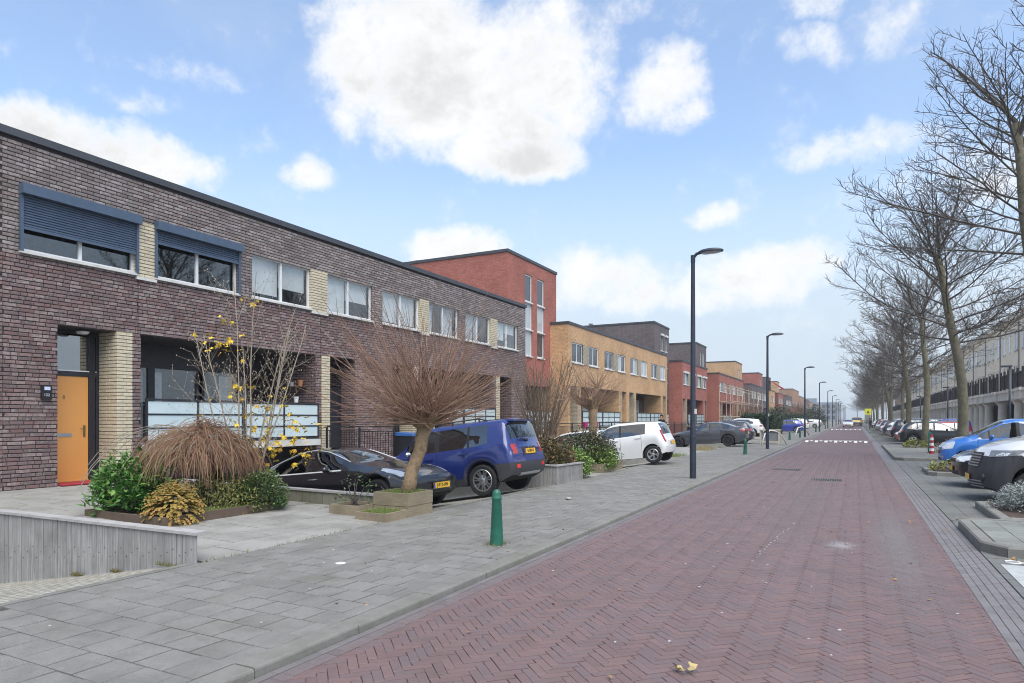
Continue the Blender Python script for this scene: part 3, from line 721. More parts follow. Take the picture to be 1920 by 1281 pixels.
def pillar(parent, y0, y1, z0, z1, x0, x1, faces='e', n_parts=True, name='cream_pillar'):
    """cream brick pillar or pier: bricks on the street face and, if asked, on its south return"""
    b = MB(); b.box(x0, y0 + .008, z0, x1 - .008, y1 - .008, z1); p = b.obj(name, mat('cream_mortar', [(.16, .13, .09), (.22, .18, .13)], .95), parent)
    z = z0 + .004; row = 0; bulk = MB()
    while z + BH <= z1 + .01:
        w = y1 - y0; cuts = [(0, w * .62), (w * .62 + .01, w)] if row % 2 else [(0, w * .38), (w * .38 + .01, w)]
        for a, c in cuts:
            s = brick_mesh(c - a, .03, rnd.random() * .99 + .01, m_cream); s.v = [(q[0] + x1 + rnd.uniform(-.003, .003), q[1] + y0 + a, q[2] + z) for q in s.v]
            if n_parts: s.obj('brick', m_cream, p)
            else: append(bulk, s)
        if 's' in faces:
            xx = x1 - .012 - (.12 if row % 2 else .006)
            while xx > x0 + .05:
                L = min(.24, xx - x0); s = brick_mesh(L, .03, rnd.random() * .99 + .01, m_cream)
                s.v = [(-q[1] + xx, -q[0] + y0 - 0.0, q[2] + z) for q in s.v]; s.f = [list(f) for f in s.f]
                if n_parts: s.obj('brick', m_cream, p)
                else: append(bulk, s)
                xx -= .252
            if row % 2: 
                s = brick_mesh(.108, .03, .4, m_cream); s.v = [(-q[1] + x1 - .008, -q[0] + y0, q[2] + z) for q in s.v]; append(bulk, s)
        z += BP; row += 1
    if bulk.f: bulk.obj('brickwork', m_cream, p, kind='stuff')
    return p
def balustrade(parent, x, y0, y1, z0, z1, cols=3, rows=3, near=True):
    b = MB(); t = .045
    b.box(x - t, y0, z1 - .05, x + .012, y1, z1); b.box(x - t, y0, z0, x + .012, y1, z0 + .06)
    ys = [y0 + (y1 - y0) * i / cols for i in range(cols + 1)]
    for i, y in enumerate(ys):
        yy = min(max(y, y0 + .025), y1 - .025); b.box(x - t + .002, yy - .022, z0 + .062, x + .008, yy + .022, z1 - .052)
    zs = [z0 + .06 + (z1 - .05 - z0 - .06) * i / rows for i in range(rows + 1)]
    for z in zs[1:-1]: b.box(x - t + .004, y0, z - .018, x + .005, y1, z + .018)
    o = b.obj('balustrade', m_dframe, parent)
    for i in range(cols):
        for j in range(rows):
            p = MB(); p.box(x - .02, ys[i] + .03, zs[j] + .02, x - .01, ys[i + 1] - .03, zs[j + 1] - .02)
            p.obj('pane', m_frost, o)
    return o
def door(parent, x, y0, y1, z0, z1, cm, leaf=.94, side='s', transom=2.33, handle=True):
    """dark frame with the leaf, a side light and glass over the leaf"""
    b = MB(); d = .09; fz = z0 + transom
    b.box(x - d, y0, z0, x, y0 + .05, z1); b.box(x - d, y1 - .07, z0, x, y1, z1); b.box(x - d, y0 + .05, z1 - .06, x, y1 - .07, z1); b.box(x - d, y0 + .05, fz, x + .006, y1 - .07, fz + .1)
    ym = y0 + .05 + leaf if side == 's' else y1 - .07 - leaf
    b.box(x - d, ym, z0, x + .003, ym + .14, fz); b.box(x - d, ym, fz + .1, x + .003, ym + .14, z1 - .06)
    f = b.obj('door_frame', m_dframe, parent)
    l0, l1 = (y0 + .05, ym) if side == 's' else (ym + .14, y1 - .07)
    s0, s1 = (ym + .14, y1 - .07) if side == 's' else (y0 + .05, ym)
    lf = MB(); lf.box(x - .06, l0 + .006, z0 + .03, x - .018, l1 - .006, fz - .006); lf = lf.obj('door', cm, f)
    if handle:
        hm = mat('brass', [(.36, .27, .12)], .35, metal=1.0); h = MB(); yh = l1 - .09
        h.box(x - .018, yh - .025, z0 + .98, x - .008, yh + .025, z0 + 1.24); h.tube([(x - .01, yh, z0 + 1.16), (x + .035, yh, z0 + 1.16), (x + .04, yh - .11, z0 + 1.16)], .009, 6); h.box(x - .012, yh - .012, z0 + 1.02, x + .002, yh + .012, z0 + 1.07)
        h.box(x - .018, l0 + .40, z0 + 1.82, x - .01, l0 + .44, z0 + 1.90)
        h.obj('door_handle', hm, f)
        lb = MB(); lb.box(x - .018, l0 + .22, z0 + .99, x - .008, l0 + .58, z0 + 1.07); lb.obj('letter_plate', mat('steel_plate', [(.45, .45, .44)], .35, metal=.8), f)
        kb = MB(); kb.box(x - .03, l0 + .006, z0 + .0, x + .012, l1 - .006, z0 + .03); kb.obj('weather_bar', cm, f)
    for nm, a, c, p, q in (('transom_pane', l0, l1, fz + .13, z1 - .09), ('side_pane', s0 + .02, s1 - .02, z0 + .12, fz - .05), ('side_pane', s0 + .02, s1 - .02, fz + .13, z1 - .09)):
        g = MB(); g.box(x - .05, a, p, x - .044, c, q); g.obj(nm, m_glassd, f)
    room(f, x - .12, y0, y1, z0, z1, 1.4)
    if handle:
        g = MB(); g.box(x - .02, l0, fz + .1, x + .02, l1, fz + .125); g.box(x - .02, s0 + .02, fz + .1, x + .02, s1 - .02, fz + .125); g.box(x - .02, s0 + .02, z0 + .1, x + .02, s1 - .02, z0 + .12); g.obj('glazing_bead', m_wframe, f)
    return f
def loggia(parent, x, y0, y1, z0=1.05, z1=3.6, depth=1.6, lo=True, hi=True, near=True, cols=2, curt=None):
    """recess over the garage: white floor slab, dark window wall behind, glass balustrade in front, garage door below"""
    s = MB(); s.box(x - depth, y0 + .004, .86, x + .20, y1 - .004, 1.045); s.obj('balcony_slab', m_slabw, parent)
    xb = x - depth
    w = MB(); w.box(xb - .08, y0, z1 - .62, xb + .02, y1, z1); w.box(xb - .08, y0, z0, xb, y1, z0 + .08)
    ys = [y0 + (y1 - y0) * t for t in (0, .44, .52, 1)]
    for y in (y0 + .04, y0 + (y1 - y0) * .48, y1 - .04): w.box(xb - .08, y - .09, z0 + .08, xb + .004, y + .09, z1 - .62)
    w = w.obj('window_wall', m_dframe, parent)
    for a, c in ((y0 + .13, y0 + (y1 - y0) * .48 - .09), (y0 + (y1 - y0) * .48 + .09, y1 - .13)):
        p = MB(); p.box(xb - .045, a, z0 + .08, xb - .035, c, z1 - .62); p.obj('pane', m_glass, w)
    room(w, xb - .12, y0, y1, z0, z1, 2.0)
    if near:
        for f0, f1 in (curt or ((.02, .14), (.30, .46), (.53, .66))):
            a = y0 + (y1 - y0) * f0; c = y0 + (y1 - y0) * f1; p = MB(); k = max(6, int((c - a) / .05)); v = []
            for i in range(k + 1):
                yy = a + (c - a) * i / k; xx = xb - .3 + .03 * math.sin(i * 1.7); v += [(xx, yy, z0 + .03), (xx, yy, z1 - .7)]
            p.add(v, [(2 * i, 2 * i + 2, 2 * i + 3, 2 * i + 1) for i in range(k)]); p.obj('curtain', m_curtain, w, True)
    balustrade(parent, x + .15, y0 + .03, y1 - .03, 1.06, 2.13, cols, 3)
    g = MB(); gx = x - .9
    for i in range(6): g.box(gx - .04, y0 + .15, RB + i * .36, gx - .003 * (i % 2), y1 - .15, RB + (i + 1) * .36 - .012)
    g.obj('garage_door', mat('garage_door_paint', [(.025, .026, .03), (.035, .036, .04)], .5), parent)
# ---------------------------------------------------------------- the four dark brick houses of the near row
def dark_house(label, y0, y1, c, side, wc, half, parts, door_m, win, shutters=None, lintel=None, extra=None):
    """c: centre of the shared loggia; side 'L' house lies before it, 'R' after it"""
    h = thing('brick_house', label, 'house', (0, 0, 0), group='dark brick terraced houses')
    lg = (max(y0, c - 2.8), c) if side == 'L' else (c, min(y1, c + 2.8))
    dr = (c - 4.6, c - 3.02) if side == 'L' else (c + 3.02, c + 4.6)
    xm = FX - .014
    w0, w1 = (wc - half[1], wc - half[0]), (wc + half[0], wc + half[1])
    ops = [(lg[0], lg[1], RB, 3.6, 1.6), (dr[0], dr[1], .25, 3.6, .72), (w0[0], w1[1], 4.95, 6.2, .16)]
    b = MB(); facade(b, xm, y0, y1, RB, ROOF, ops); shell(b, xm, y0, y1, RB, ROOF, sides=('s' if parts == 'first' else '') + ('n' if y1 > 29 else ''))
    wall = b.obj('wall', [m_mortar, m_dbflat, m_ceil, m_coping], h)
    bops = [(o[0], o[1], o[2], o[3]) for o in ops]
    zones = [(-9, 4.92, 'low'), (4.92, 99, 'up')]
    bk = brickwork(y0, y1, bops, zones, FX, RB + 1.58)
    place_bricks(wall, bk, FX, parts if isinstance(parts, int) else 300)
    coping(h, FX + .002, y0, y1, ROOF, sides=('n' if y1 > 29 else ''))
    # pillars: between the two windows, and beside the door
    pillar(h, wc - half[0] - .0, wc + half[0], 4.93, 6.22, xm - .15, FX + .035, 'es', y0 < 13)
    sl = MB(); sl.box(xm - .1, wc - half[0] - .01, 4.86, FX + .06, wc + half[0] + .01, 4.926); sl.obj('pillar_sill', m_slabw, h)
    if side == 'L': py0, py1 = dr[1] - .36, dr[1]
    else: py0, py1 = dr[0], dr[0] + .36
    pillar(h, py0, py1, .25, 3.62, xm - .72, FX + .03, 'es' if side == 'L' else 'e', y0 < 13)
    for k, (a, e) in enumerate((w0, w1)):
        wd = window(h, xm - .06, a, e, 5.0, 6.2, **win[k])
        if shutters and shutters[k]:
            f = shutters[k]; s = MB(); s.box(FX + .02, a - .04, 6.10, FX + .19, e + .04, 6.30); s.box(FX + .02, a - .035, 4.98, FX + .075, a + .025, 6.10); s.box(FX + .02, e - .025, 4.98, FX + .075, e + .035, 6.10)
            s = s.obj('roller_shutter', m_alu, h); zt = 6.10; n = int((zt - (6.1 - f)) / .052)
            for i in range(n):
                q = MB(); z = zt - (i + 1) * .052; q.add([(FX + .035, a + .026, z), (FX + .035, e - .026, z), (FX + .055, e - .026, z + .012), (FX + .055, a + .026, z + .012), (FX + .055, a + .026, z + .034), (FX + .055, e - .026, z + .034), (FX + .035, e - .026, z + .05), (FX + .035, a + .026, z + .05)],
                    [(0, 1, 2, 3), (3, 2, 5, 4), (4, 5, 6, 7)]); q.obj('slat', m_alu, s)
            q = MB(); q.box(FX + .03, a + .026, zt - n * .052 - .06, FX + .06, e - .026, zt - n * .052); q.obj('bottom_rail', m_alu, s)
    door(h, xm - .62, dr[0] if side == 'L' else py1, py0 if side == 'L' else dr[1], .27, 3.58, door_m, handle=(y0 < 8), side='s' if side == 'L' else 'n')
    loggia(h, xm, lg[0], lg[1], cols=2 if y0 < 18.1 else 3)
    return h
M_ORANGE = mat('orange_paint', [(.68, .31, .085), (.73, .34, .095)], .35, nscale=.8)
M_DARKDOOR = mat('dark_door_paint', [(.03, .03, .04)], .4)
h1 = dark_house('near dark brick house with blue roller shutters and an orange front door', 6.83, 12.43, 12.43, 'L', 9.74, (.235, 2.6), 300, M_ORANGE,
    [dict(split=.5, blind=None, curtain=None), dict(split=.5, curtain=None)], shutters=[.66, .30])
h2 = dark_house('dark brick house right of the one with shutters, plants in its balcony recess', 12.43, 18.03, 12.43, 'R', 15.35, (.34, 2.54), 300, M_DARKDOOR,
    [dict(split=.5, blind=(.85, .62), curtain=((.02, .12),)), dict(split=.48, blind=(.96, .55))])
h3 = dark_house('dark brick house half hidden behind the crown of the big bare pollard tree', 18.03, 23.63, 23.63, 'L', 20.95, (.30, 2.5), 60, M_DARKDOOR,
    [dict(split=.5, blind=(.9, .9)), dict(split=.5, curtain=((.02, .3), (.6, .98)))])
h4 = dark_house('last dark brick house of its row, next to the red brick tower', 23.63, 29.75, 23.63, 'R', 26.45, (.30, 2.45), 60, M_DARKDOOR,
    [dict(split=.5, curtain=((.02, .6),)), dict(split=.5, blind=(.7, .4))])
# the neighbour of the first house: only its wall's edge shows, at the left border of the photograph
h0 = thing('brick_house', 'edge of a dark brick house at the very left border of the picture', 'house')
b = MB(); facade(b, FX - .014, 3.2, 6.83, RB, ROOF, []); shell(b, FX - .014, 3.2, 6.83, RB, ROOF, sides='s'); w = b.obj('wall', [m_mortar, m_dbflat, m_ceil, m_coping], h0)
place_bricks(w, brickwork(5.0, 6.83, [], [(-9, 4.92, 'low'), (4.92, 99, 'up')], FX, RB + 1.58), FX, 40); coping(h0, FX + .002, 3.2, 6.83, ROOF)
b = MB(); b.box(FX - .1, 3.2, RB, FX - .002, 5.0, ROOF - .05); b.obj('brick_wall', m_dbflat, w)
mj = MB()
for yy in (9.55, 15.42): mj.box(FX - .005, yy, 3.62, FX + .0065, yy + .012, 4.9)
mj.obj('movement_joint', m_mortar, h1)
# details of the first house: lamp, doormat, step, entry box, number
b = MB(); b.lathe([(.0, -.07), (.1, -.055), (.13, -.02), (.13, 0)], (FX - .3, 8.5, 3.56), 14); tag(b.obj('porch_lamp', mat('opal_glass', [(.7, .7, .68)], .3), None, True), 'round white porch lamp under the soffit over the orange door', 'lamp')
b = MB(); b.box(FX - .55, 7.86, .26, FX + .12, 8.95, .285); tag(b.obj('doormat', mat('red_mat', [(.26, .015, .025), (.34, .03, .04)], .95, nscale=60)), 'dark red doormat in front of the orange door', 'doormat')
b = MB(); b.box(FX + .004, 7.50, 2.05, FX + .05, 7.69, 2.34); eb = b.obj('entry_panel', mat('black_plastic', [(.012, .012, .014)], .4)); tag(eb, 'black house number and bell panel on the brick beside the orange door', 'number panel')
b = MB(); b.box(FX + .05, 7.55, 2.24, FX + .056, 7.66, 2.31); b.obj('panel_label', mat('pale_label', [(.55, .6, .75)], .4), eb)  # pale label at the top of the panel
def text_mesh(txt, size, font_w=1.0):
    cu = bpy.data.curves.new('txt', 'FONT'); cu.body = txt; cu.size = size; cu.align_x = 'CENTER'; cu.align_y = 'CENTER'; cu.extrude = .002; cu.offset = size * .012
    o = bpy.data.objects.new('txt', cu); C.objects.link(o); dg = bpy.context.evaluated_depsgraph_get(); me = bpy.data.meshes.new_from_object(o.evaluated_get(dg))
    bpy.data.objects.remove(o); bpy.data.curves.remove(cu)
    if font_w != 1: 
        for v in me.vertices: v.co.x *= font_w
    return me
me = text_mesh('122', .075); me.materials.append(mat('number_grey', [(.45, .45, .45)], .4)); o = link('house_number', me, eb); o.location = (FX + .053, 7.595, 2.14); o.rotation_euler = (R(90), 0, R(90))
# plants and pots inside the loggia of the second house, and a spray of rust on the joints is left to the material
def pot(name, label, cat, x, y, z, r, h, m, group=None):
    b = MB(); b.lathe([(r * .72, 0), (r, h), (r * 1.08, h), (r * 1.08, h - .03 * h / .2), (r, h - .03)], (0, 0, 0), 14); o = b.obj(name, m, None, True, 40); o.location = (x, y, z); return tag(o, label, cat, group)
sh = MB(); sh.box(FX - 1.1, 14.9, 2.62, FX - .35, 15.21, 2.65); tag(sh.obj('wall_shelf', mat('dark_wood', [(.08, .05, .035)], .6)), 'small wall shelf carrying two flowerpots in the loggia of the second house', 'shelf')
m_terra = mat('terracotta', [(.42, .17, .08), (.5, .22, .11)], .8)
pot('flower_pot', 'terracotta flowerpot on the loggia shelf', 'flowerpot', FX - .5, 15.07, 2.65, .09, .2, m_terra)
pot('flower_pot', 'small white flowerpot on the loggia shelf', 'flowerpot', FX - .85, 15.07, 2.65, .07, .13, m_wframe)
pot('flower_pot', 'white planter with a leafy stem behind the glass balustrade', 'flowerpot', FX + .115, 14.3, 2.13, .075, .17, m_wframe)
# ================================================================ the rest of the left side
FX2 = -14.85
GZ = .20
m_panedk = mat('far_pane', [(.05, .06, .075)], .06, spec=.9)
m_panelt = mat('far_pane_blind', [(.42, .46, .48)], .12, spec=.8)
def far_window(parent, x, y0, y1, z0, z1, seed, fm=None, box=False, split=True):
    r = random.Random(seed); b = MB(); fw = .08; ym = (y0 + y1) / 2
    b.box(x - .06, y0, z0, x, y0 + fw, z1); b.box(x - .06, y1 - fw, z0, x, y1, z1); b.box(x - .06, y0 + fw, z1 - fw, x, y1 - fw, z1); b.box(x - .06, y0 + fw, z0, x, y1 - fw, z0 + fw)
    if split: b.box(x - .06, ym - .035, z0 + fw, x - .002, ym + .035, z1 - fw)
    if box: b.box(x + .002, y0 - .03, z1 - .08, x + .2, y1 + .03, z1 + .1)
    b.box(x - .03, y0 - .02, z0 - .06, x + .12, y1 + .02, z0 - .003)
    w = b.obj('window', fm or m_wframe, parent)
    for a, c in (((y0 + fw, ym - .035), (ym + .035, y1 - fw)) if split else ((y0 + fw, y1 - fw),)):
        p = MB(); p.box(x - .04, a, z0 + fw, x - .03, c, z1 - fw); p.obj('pane', m_panelt if r.random() < .42 else m_panedk, w)
    return w
def row_house(label, y0, y1, m, k, end='', mirror=False, x=FX2, detail=True, group=None, box=False, name='brick_house', top=ROOF, loggia_on=True, shade_m=None):
    """two-storey house of the later rows: a pair of windows with a pier between, recess with balustrade below"""
    h = thing(name, label, 'house', group=group); L = y1 - y0; c = (y0 + y1) / 2
    w0, w1 = (c - .40 * L, c - .085 * L), (c + .085 * L, c + .40 * L)
    lg = (y0 + .36 * L, y1) if not mirror else (y0, y1 - .36 * L); dr = (y0 + .06 * L, y0 + .30 * L) if not mirror else (y1 - .30 * L, y1 - .06 * L)
    ops = [(w0[0], w0[1], 4.95, 6.2, .14), (w0[1], w1[0], 4.95, 6.2, .05), (w1[0], w1[1], 4.95, 6.2, .14)]
    if loggia_on: ops += [(lg[0], lg[1], -.9, 3.6, 1.5), (dr[0], dr[1], GZ, 3.6, .8)]
    b = MB(); facade(b, x, y0, y1, -1.4, top, ops); shell(b, x, y0, y1, -1.4, top, sides=end)
    b.obj('wall', [m, m, m_ceil, m_coping], h)
    coping(h, x + .002, y0, y1, top, sides=end)
    p = MB(); p.box(x - .049, w0[1] + .002, 4.95, x + .02, w1[0] - .002, 6.2); p.obj('pier', m_creamflat if not detail else m_pier, h)
    for i, (a, e) in enumerate((w0, w1)): far_window(h, x - .05, a, e, 5.0, 6.2, k * 10 + i, box=box)
    if loggia_on:
        if detail:
            p = MB(); yy = (dr[1] - .3, dr[1]) if not mirror else (dr[0], dr[0] + .3); p.box(x - .8, yy[0] + .003, GZ, x + .02, yy[1], 3.598); p.obj('pier', m_pier, h)
        p = MB(); p.box(x - 1.498, lg[0] + .003, .86, x + .12, lg[1] - .003, 1.04); p.obj('balcony_slab', m_slabw, h)
        balustrade(h, x + .09, lg[0] + .05, lg[1] - .05, 1.05, 2.12, 3, 3) if detail else None
        p = MB(); p.box(x - 1.52, lg[0] + .2, 1.1, x - 1.42, lg[0] + .5 * (lg[1] - lg[0]), 3.2); p.obj('patio_window', m_panelt, h)
        p = MB(); p.box(x - 1.5, lg[0] + .55 * (lg[1] - lg[0]), 1.1, x - 1.44, lg[1] - .2, 3.2); p.obj('patio_window', m_panedk, h)
        p = MB(); p.box(x - .82, dr[0] + .02, GZ, x - .74, dr[1] - .02, 3.0); p.obj('door', M_DARKDOOR, h)
    return h
m_pier = brick_mat('pier_brick', (.45, .40, .30, 1), (.40, .35, .26, 1), (.2, .17, .13, 1), .25, .08, .01)
def tower(label, y0, y1, m, slits=None, x=-16.0, top=10.35, wide=False, boxes=False, name='brick_house'):
    """three-storey house set back a little between two rows"""
    h = thing(name, label, 'house', group='tower houses between the rows')
    ops = [(a, c, p, q, .14) for a, c, p, q in slits] + [(y0 + .2, y1 - .2, -.9, 3.5, 1.4)]
    b = MB(); facade(b, x, y0, y1, -1.4, top, ops); shell(b, x, y0, y1, -1.4, top, back=11, sides='sn')
    b.obj('wall', [m, m, m_ceil, m_coping], h); coping(h, x + .002, y0, y1, top, back=11, sides='sn')
    for i, (a, c, p, q) in enumerate(slits):
        n = 3 if q - p > 3 else 1; hh = (q - p) / n
        for j in range(n): far_window(h, x - .05, a + .003, c - .003, p + j * hh + .003 + (.0 if j else .06), p + (j + 1) * hh - .003, int(y0 * 7) + i * 5 + j, split=False, box=boxes and j == n - 1)
    p = MB(); p.box(x - 1.39, y0 + .25, .86, x + .1, y1 - .25, 1.04); p.obj('balcony_slab', m_slabw, h)
    balustrade(h, x + .08, y0 + .35, y1 - .35, 1.05, 2.12, 3, 3)
    p = MB(); p.box(x - 1.41, y0 + 2.4, 1.05, x - 1.35, y1 - .25, 3.3); p.obj('patio_window', m_panedk, h)
    p = MB(); p.box(x - 1.35, y0 + .25, GZ, x + .0, y0 + .65, 3.49); p.obj('pier', m_pier, h)
    v = MB(); v.lathe([(.16, 0), (.16, .35), (.22, .37), (.22, .45), (0, .47)], (x - 6.5, y0 + 1.2, top), 10); v.obj('roof_vent', mat('zinc', [(.3, .31, .32)], .5, metal=.5), h)
    return h
red_t = tower('red brick tower house with two tall slit windows, beside the dark brick row', 30.35, 36.65, m_redflat, slits=[(32.4, 33.3, 5.05, 9.6), (33.95, 34.9, 5.05, 9.6)])
yl = ['first yellow brick house, next to the red brick tower', 'second yellow brick house from the red tower, its windows paired by a pier', 'third yellow brick house from the red tower', 'last yellow brick house, next to the dark brick tower']
for i in range(4):
    a = 35.75 + i * 5.72; row_house(yl[i], a, a + 5.72, m_yelflat, i + 1, end='s' if i == 0 else 'n' if i == 3 else '', mirror=(i % 2 == 1), group='yellow brick houses')
tower('dark brick tower house rising behind the end of the yellow row', 58.9, 64.3, m_dkflat, slits=[(61.2, 62.0, 5.05, 9.5), (62.7, 63.5, 5.05, 9.5)], x=-16.1, boxes=True)
for i in range(2):
    a = 64.4 + i * 6.1; row_house(['first red brick house past the dark tower, with white shutter boxes over its windows', 'red brick house under the second dark tower, with white shutter boxes'][i], a, a + 6.1, m_redflat, 11 + i, end='s' if i == 0 else 'n', mirror=bool(i), group='red brick houses', box=True)
tower('dark brick tower house standing behind the red houses with shutter boxes', 77.2, 83.0, m_dkflat, slits=[(79.2, 80.0, 6.5, 9.5), (80.8, 81.6, 6.5, 9.5)], x=-16.2)
rr = ['red brick house behind the scaffold poles, nearest of its row', 'second red brick house behind the scaffold poles', 'last red brick house of its row, before the yellow tower']
for i in range(3):
    a = 84.0 + i * 6.7; row_house(rr[i], a, a + 6.7, m_redflat, 21 + i, end='s' if i == 0 else 'n' if i == 2 else '', mirror=bool(i % 2), group='red brick houses')
tower('yellow tower house above the red houses with scaffold poles', 105.0, 112.0, m_yelflat, slits=[(107.5, 108.4, 6.5, 9.4), (109.3, 110.2, 6.5, 9.4)], x=-16.2)
dd = ['grey brick house beyond the yellow tower, nearest of its row', 'middle grey brick house beyond the yellow tower', 'last grey brick house beyond the yellow tower']
for i in range(3):
    a = 112.2 + i * 7.0; row_house(dd[i], a, a + 7.0, m_dkflat, 31 + i, end='s' if i == 0 else 'n' if i == 2 else '', mirror=bool(i % 2), detail=False, group='grey brick houses')
tower('flat red tower house behind the grey brick row', 133.5, 139.5, m_redflat, slits=[(135.5, 136.6, 6.5, 9.3)], x=-16.3)
row_house('yellow brick house in the distance, below the tower with the red awning', 140, 148, m_yelflat, 41, end='sn', detail=False)
tt = tower('slate grey tower house in the distance with a red awning', 148.5, 154, m_dkflat, slits=[(150.5, 152, 6.5, 9.3)], x=-16.3)
b = MB(); b.add([(-16.28, 149.6, 9.9), (-16.28, 153.6, 9.9), (-13.6, 153.6, 8.2), (-13.6, 149.6, 8.2), (-13.6, 153.6, 7.8), (-13.6, 149.6, 7.8)], [(0, 1, 2, 3), (3, 2, 4, 5), (0, 3, 5), (1, 4, 2)]); b.obj('awning', mat('red_canvas', [(.33, .03, .05)], .8), tt)
row_house('red brick house in the distance, past the tower with the red awning', 155, 166, m_redflat, 42, end='sn', detail=False)
tower('distant yellow tower house past the red awning', 166.5, 172, m_yelflat, slits=[(168, 169.4, 6.5, 9.3)], x=-16.3)
row_house('grey brick house far down the street behind the dark hedge', 172.5, 190, m_dkflat, 43, end='sn', detail=False)
far = [('tan brick house far down the street, tallest of the far left row', 192, 214, m_tan, 9.6), ('tan brick house behind it, one storey lower', 216, 236, m_tan, 8.4), ('grey house near the end of the left row', 240, 262, m_dkflat, 8.2),
       ('brownish house near the end of the left row', 266, 292, m_tan, 7.8), ('grey brick house last but one on the left', 296, 326, m_dkflat, 7.6), ('last visible tan house on the left', 330, 370, m_tan, 7.4)]
for i, (lb, a, c, m, tp) in enumerate(far): row_house(lb, a, c, m, 50 + i, end='sn', detail=False, top=tp, loggia_on=False)
b = MB(); b.box(-34, 420, 0, -9, 440, 11); b.box(-30, 424, 11, -20, 436, 13.5); hh = thing('office_block', 'blue grey block closing the view at the end of the street on the left', 'building'); b.obj('wall', mat('block_grey', [(.20, .23, .27), (.25, .28, .31)], .8), hh)
for i in range(9):
    for j in range(3):
        q = MB(); q.box(-32.5 + i * 2.6, 419.9, 1.4 + j * 3.2, -30.9 + i * 2.6, 419.99, 3.2 + j * 3.2); q.obj('window', m_panedk, hh)
# ================================================================ the cream terrace across the street
AX, RX = 9.0, 12.0
m_stucco = mat('cream_stucco', [(.84, .72, .54), (.88, .77, .60)], .85, nscale=.7, bump=.1, dirt=.12)
m_stone = mat('pale_stone', [(.76, .72, .62), (.82, .79, .70)], .8, nscale=1.5, dirt=.2)
m_iron = mat('black_iron', [(.012, .012, .015), (.02, .02, .024)], .5)
m_slate = mat('slate_roof', [(.07, .075, .085), (.1, .105, .115)], .6, nscale=2)
m_reed = mat('reed_screen', [(.20, .12, .06), (.28, .17, .09)], .9, nscale=12)
col_me = None
def column_mesh():
    b = MB(); b.box(-.36, -.36, .09, .36, .36, .22); b.lathe([(.33, .22), (.33, .30), (.30, .34), (.30, 1.2), (.275, 2.5), (.30, 2.55), (.36, 2.66), (.36, 2.72)], (0, 0, 0), 16); b.box(-.40, -.40, 2.72, .40, .40, 2.82)
    return b.mesh('column', m_stone, True, 40)
col_me = column_mesh()
